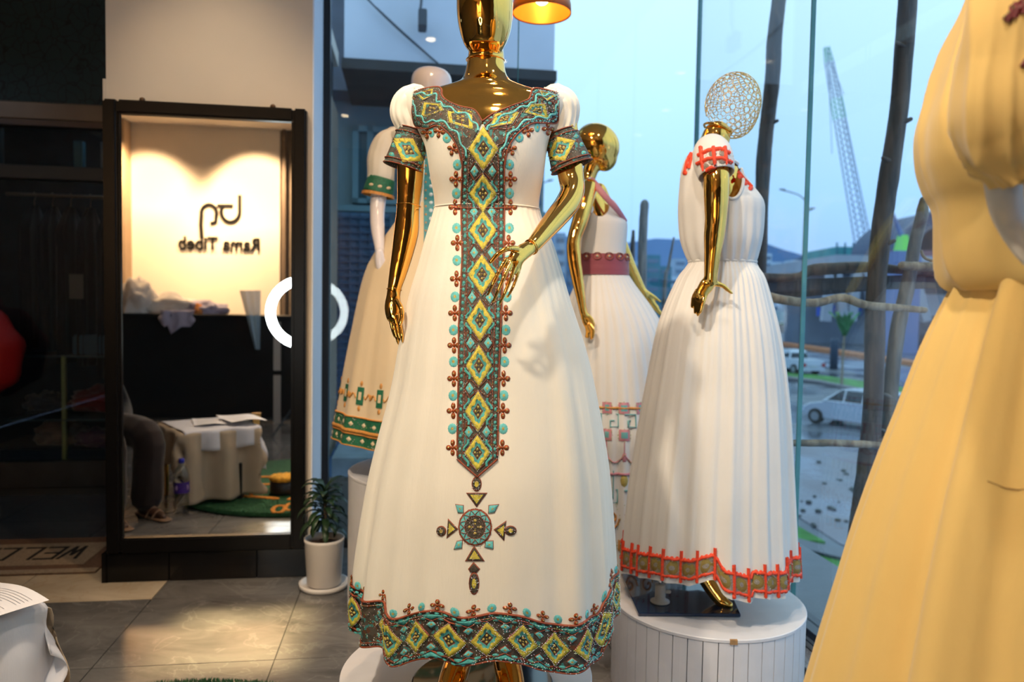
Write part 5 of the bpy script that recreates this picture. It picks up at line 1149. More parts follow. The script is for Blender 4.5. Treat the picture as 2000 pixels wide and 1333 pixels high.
for nm, y0, k0 in (('upper_trim', 798, 0), ('meander_trim', 822, 1), ('tassel_trim', 850, 2), ('scallop_trim', 888, 3), ('bar_trim', 925, 2), ('meander_trim', 968, 1), ('scroll_trim', 1010, 3), ('square_trim', 1062, 0)):
    f_ = f_at(y0, L3); bm = bmesh.new(); bb = []
    if nm in ('upper_trim', 'bar_trim'): cord(bm, L3.M, [(2 * math.pi * i / 200, f_) for i in range(201)], .005, .003, mi=k0)
    for k in range(26):
        a = k * 2 * math.pi / 26
        if nm in ('upper_trim', 'square_trim', 'tassel_trim'):
            ringmesh(bm, L3.M, (a, f_), quadperim([(a - .07, f_ - .018), (a + .07, f_ - .018), (a + .07, f_ + .018), (a - .07, f_ + .018)], 3), (.55, 1.0), (.006, .005, .003), (1, 2 if nm != 'square_trim' else 0)); bb += [(a + .08 * math.cos(t), f_ + .02 * math.sin(t)) for t in [i * .52 for i in range(12)]]
            if nm == 'tassel_trim': cord(bm, L3.M, [(a, f_ + .02), (a, f_ + .06)], .002, .004, mi=2); blob(bm, L3.M, (a, f_ + .07), .035, .016, .005, 2, 6)
        elif nm == 'meander_trim':
            cord(bm, L3.M, [(a, f_ - .02), (a + .16, f_ - .02), (a + .16, f_ + .02), (a + .05, f_ + .02), (a + .05, f_), (a + .1, f_)], .003, .004, mi=1); bb += [(a + .04 * i, f_ + .025) for i in range(5)] if y0 > 900 else []
        elif nm == 'scallop_trim':
            cord(bm, L3.M, [(a + .24 * i / 8, f_ + .025 * math.sin(i * math.pi / 8)) for i in range(9)], .003, .004, mi=2); bb += [(a + .24 * i / 10, f_ + .025 * math.sin(i * math.pi / 10)) for i in range(11)]
            cord(bm, L3.M, [(a + .1, f_ + .05), (a + .1, f_ + .14)], .002, .003, mi=1)
        elif nm == 'scroll_trim':
            cord(bm, L3.M, [(a + .1 + .09 * (1 - i / 14) * math.cos(i * .7), f_ + .035 * (1 - i / 14) * math.sin(i * .7)) for i in range(14)], .0035, .004, mi=0); bb += [(a + .1 + .1 * math.cos(i * .5), f_ + .04 * math.sin(i * .5)) for i in range(13)]
        else: blob(bm, L3.M, (a, f_ + .02), .05, .02, .005, 3, 8)
    o = obj(nm, bm, m3, g, True)
    if bb: beads('bead_trim', L3.M, bb, .0022, [bead_grn, bead_pnk, bead_grn], o, .006)

# ---------------- wire-headed mannequin with the orange-trimmed dress, right
Y4 = 2.43
w = thing('mannequin', 'gold mannequin with a woven wire head, turned right on the slatted plinth', 'mannequin', (p4.x, Y4, .3))
bm = bmesh.new()
px_chain([(1400, 264, 27, Y4), (1395, 278, 28, Y4), (1388, 300, 34, Y4), (1392, 335, 46, Y4), (1405, 380, 52, Y4), (1408, 430, 52, Y4), (1410, 515, 48, Y4), (1412, 600, 56, Y4)], bm, 32, 6, caps=True)
ya = Y4 - .16
px_chain([(1396, 322, 25, ya), (1399, 350, 25, ya - .02), (1399, 390, 23.5, ya - .03), (1398, 428, 21, ya - .035), (1395, 460, 20, ya - .04), (1392, 495, 16.5, ya - .05), (1389, 530, 13.5, ya - .055), (1388, 548, 13, ya - .055)], bm, 28, 6)
hy = ya - .055
hand(bm, [[(1378, 575, 5, hy), (1373, 592, 4.6, hy - .01), (1368, 610, 3.6, hy - .01)], [(1373, 574, 5, hy + .008), (1366, 592, 4.6, hy), (1363, 616, 3.6, hy)], [(1367, 571, 5, hy + .016), (1360, 590, 4.6, hy + .01), (1357, 611, 3.5, hy + .01)], [(1362, 567, 4.6, hy + .024), (1354, 582, 4.2, hy + .02), (1351, 600, 3.2, hy + .02)], [(1397, 554, 6, hy), (1411, 558, 5, hy), (1421, 566, 4.4, hy), (1429, 573, 3.4, hy)]], [(1388, 545, 12, hy), (1380, 558, 15, hy), (1371, 571, 13, hy)])
px_chain([(1410, 330, 24, Y4 + .14), (1415, 400, 22, Y4 + .17), (1418, 470, 18, Y4 + .18), (1420, 540, 13, Y4 + .18), (1420, 600, 9, Y4 + .16)], bm, 18, 5)
px_chain([(1400, 640, 50, Y4 - .05), (1385, 800, 38, Y4 - .05), (1375, 930, 31, Y4 - .04), (1368, 1050, 22, Y4 - .03), (1370, 1105, 19, Y4 - .03), (1384, 1135, 18, Y4 - .05), (1398, 1158, 16, Y4 - .07), (1412, 1176, 13.5, Y4 - .09), (1424, 1182, 8, Y4 - .10)], bm, 22, 5)
px_chain([(1420, 640, 50, Y4 + .06), (1430, 800, 36, Y4 + .06), (1440, 950, 29, Y4 + .06), (1440, 1060, 20, Y4 + .05), (1448, 1105, 18, Y4 + .03), (1462, 1128, 12, Y4 + .0)], bm, 20, 5)
remeshed('body', bm, gold, w, .0034, 6)
# woven head of little rings
hc_ = P(1431, 205, Y4); bm = bmesh.new(); n_ = 300
rot = Matrix.Rotation(math.radians(14), 3, 'Y')
for k in range(n_):
    z = 1 - 2 * (k + .5) / n_; ph = k * 2.39996; r_ = math.sqrt(1 - z * z); d = Vector((r_ * math.cos(ph), r_ * math.sin(ph), z))
    p = Vector((d.x * .087 + (.016 * max(0, -d.z) ** 1.5), d.y * .078, d.z * .103)); nn_ = Vector((d.x / .087, d.y / .078, d.z / .103)).normalized()
    if d.z < -.45 and d.x < -.15: continue
    t1 = nn_.orthogonal().normalized(); t2 = nn_.cross(t1); rr_ = random.uniform(.0085, .0112)
    tube([hc_ + rot @ (p + t1 * rr_ * math.cos(a) + t2 * rr_ * math.sin(a)) for a in [i * math.pi / 6 for i in range(13)]], .00105, bm, 5, 1, False)
o = obj('wire_head', bm, gold2, w, True)
bm = bmesh.new(); c = P(1402, 252, Y4); ax = (P(1412, 225, Y4) - P(1396, 268, Y4)).normalized(); s1 = ax.orthogonal().normalized(); s2 = ax.cross(s1); tube([c + (s1 * math.cos(a) + s2 * math.sin(a)) * .0455 for a in [k * math.pi / 20 for k in range(41)]], .004, bm, 8, 1, False); obj('neck_collar', bm, gold, w, True)
bpm = mat('dark_blue_glass_plate', (.004, .02, .06), .06, coat=.6)
q = [G(1213, 1121, .302), G(1247, 1198, .302), G(1447, 1200, .302), G(1410, 1118, .302)]
bm = bmesh.new(); poly_prism(bm, [v - Vector((0, 0, .011)) for v in q], Vector((0, 0, .011))); bmesh.ops.recalc_face_normals(bm, faces=bm.faces[:]); obj('base_plate', bevel(bm, .002, 1), bpm, w)
fc = G(1289, 1176, .303); crm = mat('cream_plastic', (.55, .50, .42), .4)
bm = bmesh.new(); lathe(fc, [(.031, 0), (.031, .004), (.017, .008), (.016, .055), (.018, .058)], 36, bm); obj('socket_flange', bm, crm, w, True)
bm = bmesh.new(); tube([fc + Vector((0, 0, .05)), fc + Vector((0, 0, .4))], .007, bm, 12); obj('support_rod', bm, mat('chrome_rod', (.7, .7, .72), .15, 1.0), w, True)
bm = bmesh.new(); tube([fc + Vector((.015, -.005, .035)), fc + Vector((.028, -.005, .035))], .006, bm, 10); obj('lock_screw', bm, crm, w)
g = thing('dress', 'pale chiffon dress with orange-red laddered hem on the wire-headed mannequin', 'dress', (p4.x, Y4, .35))
F4 = folds(8, .018, .05, (9, 17, 29), 56, .8, ga=1.5)
L4 = Loft([(512, 1348, 1474, .95), (525, 1340, 1480, .98), (545, 1325, 1491, 1.0), (600, 1300, 1506, 1.0), (650, 1284, 1517, 1.0), (720, 1270, 1527, 1.0), (800, 1255, 1534, 1.0), (880, 1242, 1538, 1.0), (960, 1230, 1541, 1.0), (1060, 1220, 1545, 1.0), (1130, 1217, 1548, 1.0)], Y4, 1.0,
          hem=[(1222, 1112), (1240, 1122), (1284, 1134), (1330, 1146), (1350, 1143), (1376, 1134), (1388, 1142), (1399, 1163), (1425, 1174), (1453, 1181), (1462, 1170), (1505, 1171), (1530, 1166), (1540, 1150)], fold=F4)
sk4 = obj('skirt', L4.mesh(360, 90), cream2, g, True)
BD = [(296, 1352, 1420, .9), (308, 1340, 1430, .9), (335, 1331, 1447, .95), (365, 1328, 1468, 1.0), (395, 1327, 1487, 1.05), (430, 1328, 1487, 1.05), (470, 1331, 1484, 1.02), (500, 1340, 1478, .98), (516, 1349, 1473, .95)]
b4 = Loft(BD, Y4, .95, smooth=True, fold=lambda a, s: .025 * s * s * math.cos(21 * a + 2 * math.sin(3 * a)) + .02 * math.sin(s * 9 + 2 * a) * s); bmx = b4.mesh(280, 110, captop=False); bmx.normal_update(); h4 = Hit(BVHTree.FromBMesh(bmx), Y4)
bmesh.ops.delete(bmx, geom=[f for f in bmx.faces if (lambda q, c: c.y < Y4 and ((q[0] - 1430) / 21) ** 2 + ((q[1] - 352) / 36) ** 2 < 1)(to_px(f.calc_center_median()), f.calc_center_median())], context='FACES'); obj('bodice', bmx, cream2, g, True)
bm = bmesh.new(); tube([L4.pt(2 * math.pi * i / 80, 0.0, .001) for i in range(81)], .004, bm, 8, 1, False, fold=lambda a, f: .15 * math.sin(f * 400)); obj('gathered_waist', bm, cream2, g, True)
# cap sleeve with orange embroidery
bm = bmesh.new(); tube([P(1390, 280, Y4 - .06), P(1390, 296, Y4 - .12), P(1394, 318, Y4 - .155), P(1399, 342, Y4 - .17)], [16 * Y4 / F_PX, 33 * Y4 / F_PX, 36 * Y4 / F_PX, 32 * Y4 / F_PX], bm, 48, 6, False); cp = obj('cap_sleeve', bm, cream2, g, True); cp.modifiers.new('s', 'SOLIDIFY').thickness = .002
hcp = Hit(bvh_of(cp), 2.2); bm = bmesh.new()
for pts in ([(1364, 304), (1384, 294), (1406, 291), (1424, 300)], [(1362, 320), (1384, 310), (1408, 309), (1428, 318)], [(1372, 338), (1388, 328), (1410, 326), (1428, 334)]): cord(bm, hcp, dens(pts, 6), .0062, .003, mi=0)
for x in (1372, 1396, 1418): cord(bm, hcp, dens([(x - 3, 288), (x + 2, 338)], 8), .0062, .0035, mi=0)
for x, y in ((1392, 317), (1411, 315), (1392, 301), (1412, 300), (1377, 325)): blob(bm, hcp, (x, y), 8, 6, .003, 1, 10)
obj('orange_embroidery', bm, [red_th, silver_st], cp, True); beads('bead_trim', hcp, [(random.uniform(1370, 1430), random.uniform(292, 338)) for _ in range(160)], .0013, [bead_wht, bead_pnk, bead_grn], cp, .005)
bm = bmesh.new()
for pts in ([(1441, 336), (1452, 350), (1468, 366)], [(1350, 300), (1342, 318), (1338, 336)], [(1358, 297), (1350, 312), (1346, 330)]): cord(bm, h4, dens(pts, 5), .005, .003)
for x, y in ((1445, 345), (1456, 358), (1466, 368), (1343, 325), (1347, 308), (1338, 338)): blob(bm, h4, (x, y), 5, 5, .005, 0, 8)
obj('orange_neck_trim', bm, red_th, g, True)
bm = bmesh.new(); cord(bm, h4, [(1430 + 21.5 * math.cos(a), 352 + 36.5 * math.sin(a)) for a in [k * math.pi / 30 for k in range(61)]], .005, .002); obj('armhole_binding', bm, cream2, g, True)
HB4 = .925; hb4 = obj('hem_band', L4.mesh(360, 10, HB4, .978, off=.003), silver_st, g, True)
NC = 34; bm = bmesh.new(); bo_ = bmesh.new(); sp = []
for f_ in (HB4, .978): cord(bm, L4.M, [(2 * math.pi * i / 240, f_ + .0015 * math.sin(i * math.pi * NC / 60)) for i in range(241)], .0052, .003)
for k in range(NC):
    a = k * 2 * math.pi / NC; cord(bm, L4.M, [(a, HB4 - .028), (a, HB4 - .015), (a, HB4), (a, .95), (a, .978), (a, .994)], .0048, .0045); blob(bm, L4.M, (a, HB4 - .018), .016, .010, .008, 0, 8); blob(bm, L4.M, (a, .99), .016, .008, .008, 0, 8)
    for j in (.25, .5, .75): blob(bm, L4.M, (a + j * 2 * math.pi / NC, HB4 - .002), .02, .008, .006, 0, 6); blob(bm, L4.M, (a + j * 2 * math.pi / NC, .9785), .02, .007, .006, 0, 6)
    am = a + math.pi / NC; ringmesh(bo_, L4.M, (am, .951), [(am + .075 * math.cos(t), .951 + .021 * math.sin(t)) for t in [i * math.pi / 8 for i in range(16)]], (.35, .7, 1), (.006, .006, .005, .003), (1, 0, 0)); sp += [(am + .078 * math.cos(t), .951 + .022 * math.sin(t)) for t in [i * .4 for i in range(16)]] + [(am, .951), (a, .951), (a, .935), (a, .967)]
obj('orange_ladder', bm, red_th, hb4, True); obj('olive_ring', bo_, [olive_th, silver_st], hb4, True); beads('bead_trim', L4.M, sp, .0015, [bead_grn, bead_wht, bead_pnk], hb4, .0065)
# paper price tag peeping behind the hem
# ---------------- butter-yellow dress close at the right edge
Y5 = 1.02; g = thing('dress', 'butter-yellow chiffon dress close to the camera at the right edge', 'dress', (P(2120, 900, Y5).x, Y5, .4))
L5 = Loft([(462, 1955, 2262, .75), (490, 1930, 2290, .8), (530, 1905, 2318, .85), (600, 1874, 2350, .9), (693, 1836, 2388, .92), (820, 1793, 2430, .92), (952, 1748, 2474, .92), (1084, 1708, 2515, .92), (1205, 1676, 2550, .92), (1333, 1642, 2590, .92), (1500, 1600, 2640, .92)], Y5, .9, fold=folds(31, .09, .15, (7, 12, 19), 38, .5, ga=1.0))
obj('skirt', L5.mesh(300, 90), yellow_f, g, True)
b5 = Loft([(-150, 2000, 2220, .8), (-90, 1935, 2280, .7), (0, 1900, 2320, .72), (56, 1876, 2340, .75), (121, 1853, 2360, .78), (177, 1835, 2375, .8), (247, 1815, 2390, .8), (316, 1815, 2390, .8), (367, 1829, 2375, .82), (410, 1848, 2360, .82), (484, 1852, 2350, .82), (530, 1858, 2335, .82), (556, 1868, 2325, .8), (572, 1884, 2312, .74), (566, 1905, 2300, .68)], Y5, .8, fold=lambda a, s: .02 * math.sin(6 * a + s * 7) + .05 * s * math.cos(13 * a + 3 * math.sin(2 * a)) + .03 * (1 - abs(math.sin(5.5 * a - s * 5))) ** 2, smooth=True)
bmb = bmesh.new(); g0 = []
for j in range(71):
    f = j / 70; i_ = f * (len(b5.t) - 1); k = min(int(i_), len(b5.t) - 2); u_ = i_ - k; t_ = [a + (b - a) * u_ for a, b in zip(b5.t[k], b5.t[k + 1])]
    row = []
    for i in range(140):
        th = 2 * math.pi * i / 140 - math.pi; kk = 1 + b5.fold(th, f); row.append(bmb.verts.new((t_[1] + t_[2] * kk * math.sin(th), Y5 - t_[2] * t_[3] * kk * math.cos(th), -t_[0])))
    g0.append(row)
for a, b in zip(g0, g0[1:]):
    for i in range(140): bmb.faces.new((a[i], b[i], b[(i + 1) % 140], a[(i + 1) % 140]))
obj('bodice', bmb, yellow_f, g, True)
def f5(a, f):
    r1 = 1 - abs(math.sin(2.5 * a + 3.2 * f + .8 * math.sin(6 * f)));  r2 = 1 - abs(math.sin(4.5 * a - 5 * f + 1.1 * math.sin(3 * a)))
    return .30 * (r1 ** 1.6 - .35) * (.25 + f) + .18 * (r2 ** 2 - .3) * (.2 + f * f) + .03 * math.sin(9 * f + 2 * a)
bm = bmesh.new(); px_chain([(2010, -110, 50, .90), (1990, -40, 80, .86), (1978, 60, 92, .83), (1976, 150, 100, .82), (1978, 220, 104, .81), (1984, 270, 98, .81), (1992, 305, 84, .81), (1998, 325, 62, .81), (1998, 312, 45, .81)], bm, 110, 9, fold=f5, caps=False)

obj('puff_sleeve', bm, yellow_f, g, True)
H5 = Hit(bvh_of(*[c for c in g.children if c.name.startswith('puff')]), .8)
bm = bmesh.new()
for pts in ([(1961, 40), (1975, 28), (1992, 18), (2010, 8)], [(1968, 46), (1978, 30), (1976, 14)], [(1983, 38), (1988, 22), (1984, 8)], [(1998, 30), (1999, 14), (1994, 2)], [(1996, 132), (2004, 118)]): cord(bm, H5, dens(pts, 5), .0028, .002)
for x, y in ((1966, 36), (1973, 38), (1982, 26), (1993, 16), (1998, 128)): blob(bm, H5, (x, y), 5, 6, .004, 0, 8)
obj('maroon_embroidery', bm, mat('maroon_thread', (.16, .01, .015), .5, bump=.5, bs=600), g, True)
beads('bead_trim', H5, [(1964, 38), (1972, 30), (1985, 20), (1996, 12)], .0012, [bead_grn], g, .006)
bm = bmesh.new(); cord(bm, L5.M, [(-.98 + .06 * i, .415 + .01 * math.sin(i)) for i in range(9)], .0006, .001); obj('tacking_thread', bm, mat('brown_tack_thread', (.3, .15, .05), .7), g)
w = thing('mannequin', 'pale mannequin whose bare forearm shows below the yellow puff sleeve', 'mannequin', (P(2120, 900, Y5).x, Y5, .3))
bm = bmesh.new()
px_chain([(1960, 200, 38, .84), (1958, 300, 36, .84), (1962, 380, 33, .85), (1975, 430, 30, .87), (2010, 490, 26, .86), (2060, 540, 22, .82)], bm, 28, 6)
loft_into(bm, [(-330, 2060, 2170, 1.1), (-250, 2040, 2190, 1.2), (-180, 2070, 2160, 1.0), (-120, 1990, 2240, .6), (0, 1960, 2270, .5), (200, 1990, 2240, .6), (440, 2020, 2220, .7), (600, 1990, 2250, .7)], Y5, .8, 50)
for x in (2070, 2160): px_chain([(x, 600, 80, Y5), (x, 1000, 55, Y5), (x, 1300, 40, Y5), (x, 1560, 28, Y5)], bm, 16, 4)
remeshed('body', bm, mat('pale_mannequin_skin', (.62, .58, .52), .4, var=.02), w, .007, 5)
c5 = P(2120, 900, Y5)
bm = bmesh.new(); lathe((c5.x, Y5, .27), [(.17, 0), (.17, .01)], 40, bm); obj('base_plate', bm, MATS['black_glass_base'], w)
plinth('plinth', 'white round plinth under the yellow dress, just outside the lower right corner', (c5.x, Y5, 0), .3, .27)

for o_ in list(bpy.data.objects):
    if o_.name.split('.')[0] in ('teal_leaf', 'cord', 'pale_patch', 'silver_dot', 'olive_ring', 'orange_ladder', 'sash_embroidery', 'square_trim', 'upper_trim', 'meander_trim', 'tassel_trim', 'scallop_trim', 'bar_trim', 'scroll_trim', 'wire_head', 'maroon_embroidery'): o_['kind'] = 'stuff'
# ================================================================== THE SIDE OF THE ROOM THE MIRROR SHOWS
ink = mat('black_acrylic_letter', (.01, .01, .01), .3)
sg = thing('wall_sign', 'black monogram of two joined loops mounted on the lit wall in the mirror', 'sign', VM(430, 420, VB + .04))
def stroke(pts, wpx, name='stroke'):
    bm = bmesh.new(); ps = [VM(x, y, VB + .045) for x, y in pts]; w = (VM(400, 400, VB) - VM(400 + wpx, 400, VB)).length; prev = None
    for i, p in enumerate(ps):
        t = (ps[min(i + 1, len(ps) - 1)] - ps[max(i - 1, 0)]).normalized(); s = t.cross(UY).normalized() * w / 2
        row = [bm.verts.new(p - s), bm.verts.new(p + s), bm.verts.new(p + s - UY * .02), bm.verts.new(p - s - UY * .02)]
        if prev:
            for k in range(4): bm.faces.new((prev[k], prev[(k + 1) % 4], row[(k + 1) % 4], row[k]))
        else: bm.faces.new(row[::-1])
        prev = row
    bm.faces.new(prev); return obj(name, bm, ink, sg)
arc = lambda cx, cy, rx, ry, a0, a1, n=16: [(cx + rx * math.cos(math.radians(a0 + (a1 - a0) * i / n)), cy + ry * math.sin(math.radians(a0 + (a1 - a0) * i / n))) for i in range(n + 1)]
stroke([(394, 466), (392, 440)] + arc(408, 417, 15, 17, 170, 375) + [(421, 434), (411, 437)], 7)
stroke(arc(450, 415, 18, 19, 215, 20)[:1] + arc(450, 414, 18, 20, 200, 0) + [(468, 381)], 7)
stroke([(424, 402), (455, 402)], 6)
ft = VM(509, 480, VB + .045)
txt = bpy.data.curves.new('t', 'FONT'); txt.body = 'Rama Tibeb'; txt.size = 1.0; txt.extrude = .03; txt.offset = .02
to = bpy.data.objects.new('t', txt); COL.objects.link(to)
dg = bpy.context.evaluated_depsgraph_get(); dg.update(); me = bpy.data.meshes.new_from_object(to.evaluated_get(dg)); bpy.data.objects.remove(to)
xs = [v.co.x for v in me.vertices]; wd = max(xs) - min(xs); A_ = VM(509, 478, VB + .045); B_ = VM(350, 478, VB + .045); sc = (B_ - A_).length / wd
for v in me.vertices: v.co = A_ + (-UX) * (v.co.x * sc) + Vector((0, 0, (v.co.y - .35) * sc * 1.1)) + UY * v.co.z * sc
me.materials.clear(); t = thing('shop_name_sign', 'black letters of the shop name under the monogram, mirrored in the glass', 'sign', A_); obj('lettering', me, ink, t)
# desk
dk = thing('reception_desk', 'black reception desk under the lit wall, seen in the mirror', 'desk', R(-2.1, -1.45, 0))
blk = mat('black_desk_laminate', (.012, .012, .013), .3)
obj('desk_front', bevel(rbox(-3.0, -1.05, -1.45, -1.40, 0, 1.07), .004, 1), blk, dk); obj('desk_top', bevel(rbox(-3.02, -1.03, -1.85, -1.38, 1.07, 1.11), .004, 1), blk, dk); obj('side_panel', rbox(-3.0, -2.95, -1.85, -1.45, 0, 1.07), blk, dk); obj('side_panel', rbox(-1.10, -1.05, -1.85, -1.45, 0, 1.07), blk, dk)
cloth_w = fabric_mat('white_gauze', (.70, .66, .62), .2); cloth_l = fabric_mat('lilac_gauze', (.45, .42, .55), .2)
def heap(name, label, c, r, m, seed, cat='cloth', par=None):
    bm = bmesh.new(); bmesh.ops.create_icosphere(bm, subdivisions=4, radius=1)
    for v in bm.verts:
        n_ = noise.noise(Vector(v.co) * 1.8 + Vector((seed, 0, 0))) * .4 + abs(noise.noise(Vector(v.co) * 4 + Vector((0, seed, 0)))) * .35
        q = Vector(v.co) * (1 + n_); q.z = max(q.z, -.55); v.co = c + UX * q.x * r[0] + UY * q.y * r[1] + Vector((0, 0, (q.z + .55) * r[2]))
    return tag(obj(name, bm, m, par, True), label, cat)
heap('folded_cloth', 'crumpled white gauze heap on the left of the black desk in the mirror', R(-2.55, -1.6, 1.11), (.3, .14, .13), cloth_w, 1.0)
heap('folded_cloth', 'white and lilac cloth pile left of centre on the black desk', R(-2.2, -1.6, 1.11), (.22, .14, .085), cloth_l, 4.0)
heap('folded_cloth', 'white cloth bundle at the far left above the seated person', R(-2.85, -1.5, 1.11), (.16, .14, .22), cloth_w, 7.0)
heap('folded_cloth', 'small orange cloth lump among the white ones on the desk', R(-2.22, -1.47, 1.11), (.04, .04, .07), mat('orange_cloth', (.6, .22, .06), .8), 9.0)
bm = bmesh.new(); pr = None
for j in range(9):
    f = j / 8; row = [bm.verts.new(VM(312 + (378 - 312) * i / 8 + 3 * math.sin(i + j), 606 + (38 + 12 * (i == 3) - 10 * abs(i - 4) / 4 + 3 * math.sin(i * 2.1)) * f, -1.37 + .015 * math.sin(i * 1.7) + .01 * f)) for i in range(9)]
    if pr:
        for i in range(8): bm.faces.new((pr[i], pr[i + 1], row[i + 1], row[i]))
    pr = row
o = tag(obj('hanging_cloth', bm, cloth_l, None, True), 'pale lilac cloth hanging down the front of the black desk', 'cloth'); o.modifiers.new('s', 'SOLIDIFY').thickness = .004
# plastic bag
bgm = mat('clear_blue_plastic', (.35, .48, .60), .12, trans=0.0, alpha=.55)
bm = bmesh.new(); c = VM(500, 625, -1.2); pr = None
for j in range(15):
    f = j / 14; x0 = 468 + 30 * f; x1 = 507; row = []
    for i in range(25):
        a = 2 * math.pi * i / 24; cx_ = (x0 + x1) / 2; w_ = (x1 - x0) / 2 * (1 + .12 * math.cos(7 * a)); row.append(bm.verts.new(VM(cx_ + w_ * math.cos(a), 568 + 115 * f, -1.25 + .05 * math.sin(a) * (1 + .3 * math.cos(6 * a)))))
    if pr:
        for i in range(24): bm.faces.new((pr[i], pr[i + 1], row[i + 1], row[i]))
    pr = row
tag(obj('plastic_bag', bm, bgm, None, True), 'crinkled clear plastic bag hanging beside the bright ring', 'bag')
bm = bmesh.new(); tube([VM(507, 690, -1.25), VM(508, 1010 - 50, -1.25)], .005, bm, 8)
# ring lamp
rc = VM(594, 611, -.43); rg = thing('ring_light', 'large bright white ring light reflected in the mirror and the rear glass', 'lamp', R(-.985, -.43, 0))
rad = .305; bm = bmesh.new(); seg = 96
rings = []
for rr_, yy in ((rad - .042, .02), (rad - .042, 0.04), (rad + .042, .04), (rad + .042, .02)):
    rings.append([bm.verts.new(rc + UX * rr_ * math.cos(2 * math.pi * k / seg) + Vector((0, 0, rr_ * math.sin(2 * math.pi * k / seg))) + UY * yy) for k in range(seg)])
for a, b in zip(rings, rings[1:]):
    for k in range(seg): bm.faces.new((a[k], a[(k + 1) % seg], b[(k + 1) % seg], b[k]))
obj('diffuser', bm, mat('lit_ring_diffuser', (1, 1, 1), .5, emit=(.9, 1.0, 1.0), es=13), rg)
bm = bmesh.new(); tube([rc + UX * rad * math.cos(a) + Vector((0, 0, rad * math.sin(a))) for a in [k * math.pi / 24 for k in range(49)]], .04, bm, 10, 1, False, 0, .4, UY); obj('housing', bm, blackmet, rg, True)
bm = bmesh.new(); tube([rc - Vector((0, 0, rad)), Vector((rc.x, rc.y, .25))], .012, bm, 10); obj('stand_pole', bm, blackmet, rg, True)
for k in range(3):
    a = k * 2.09 + .4; bm = bmesh.new(); tube([Vector((rc.x, rc.y, .4)), Vector((rc.x + .35 * math.cos(a), rc.y + .35 * math.sin(a), .012))], .009, bm, 8); obj('leg', bm, blackmet, rg)
wl = thing('wall_strip', 'pale upright strip standing between the desk and the ring light', 'panel', VM(541, 850, -1.0)); wl.location.z = 0
p = VM(541, 700, -1.0); obj('upper_board', rbox(p.dot(UX) - .035, p.dot(UX) + .035, -1.02, -1.0, .55, 1.05), mat('grey_strip', (.30, .25, .22), .6), wl); obj('lower_board', rbox(p.dot(UX) - .035, p.dot(UX) + .035, -1.02, -1.0, 0.0, .5), MATS['grey_strip'], wl)
# low table under white cloth
TC = Vector((-1.51, 1.755, 0)); TZ = .46; TA = math.radians(-24); TX = Vector((math.cos(TA), math.sin(TA), 0)); TY = Vector((-math.sin(TA), math.cos(TA), 0))
tb = thing('side_table', 'low gold-legged table under white cloth and papers at the lower left', 'table', TC)
gm = mat('gold_table_metal', (.85, .5, .15), .2, 1.0)
for dx in (-1, 1):
    for dy in (-1, 1): c = TX * dx * .2 + TY * dy * .2; bm = bmesh.new(); tube([TC + c, TC + c + Vector((0, 0, TZ - .02))], .014, bm, 12); obj('leg', bm, gm, tb, True)
bm = bmesh.new(); bb = bmesh.new(); box8(bb, [TC + TX * a + TY * b + Vector((0, 0, z)) for z in (TZ - .02, TZ - .005) for a, b in ((-.22, -.22), (.22, -.22), (.22, .22), (-.22, .22))]); obj('top', bb, blk, tb)
def drape(name, label, m, us0, us1, vs0, vs1, drop, seed, zt, wav=.03):
    """cloth over the table: domain extends past the top edge and falls"""
    bm = bmesh.new(); n = 46; g_ = []; e = .23
    for j in range(n + 1):
        row = []
        for i in range(n + 1):
            a = us0 + (us1 - us0) * i / n; b = vs0 + (vs1 - vs0) * j / n
            ox = max(0, abs(a) - e); oy = max(0, abs(b) - e); o_ = math.hypot(ox, oy); z = zt - max(0, o_ - .01); k = min(1, o_ / .12)
            x = max(-e, min(e, a)) + (1 if a > 0 else -1) * (min(ox, .02) + ox * .04 + wav * k * math.sin(b * 30 + seed) * (ox > 0)); y = max(-e, min(e, b)) + (1 if b > 0 else -1) * (min(oy, .02) + oy * .04 + wav * k * math.sin(a * 30 + seed) * (oy > 0))
            z += .008 * noise.noise(Vector((a * 9, b * 9, seed))) * (1 + k); z = max(z, .006 + .01 * abs(math.sin(a * 20 + b * 14)))
            row.append(bm.verts.new(TC + TX * x + TY * y + Vector((0, 0, z))))
        g_.append(row)
    for a, b in zip(g_, g_[1:]):
        for i in range(n): bm.faces.new((a[i], b[i], b[i + 1], a[i + 1]))
    o = obj(name, bm, m, None, True); o.modifiers.new('s', 'SOLIDIFY').thickness = .0015; return tag(o, label, 'tablecloth')
drape('tablecloth', 'sheer cream cloth falling to the floor over the low table', fabric_mat('sheer_cream_gauze', (.62, .50, .36), .35), -.45, .24, -.24, .66, .4, 1.0, TZ + .002)
drape('tablecloth', 'wrinkled white cloth hanging over the near corner of the low table', fabric_mat('white_table_cotton', (.74, .73, .78), .15), -.22, .50, -.50, .36, .3, 3.0, TZ + .010, .022)
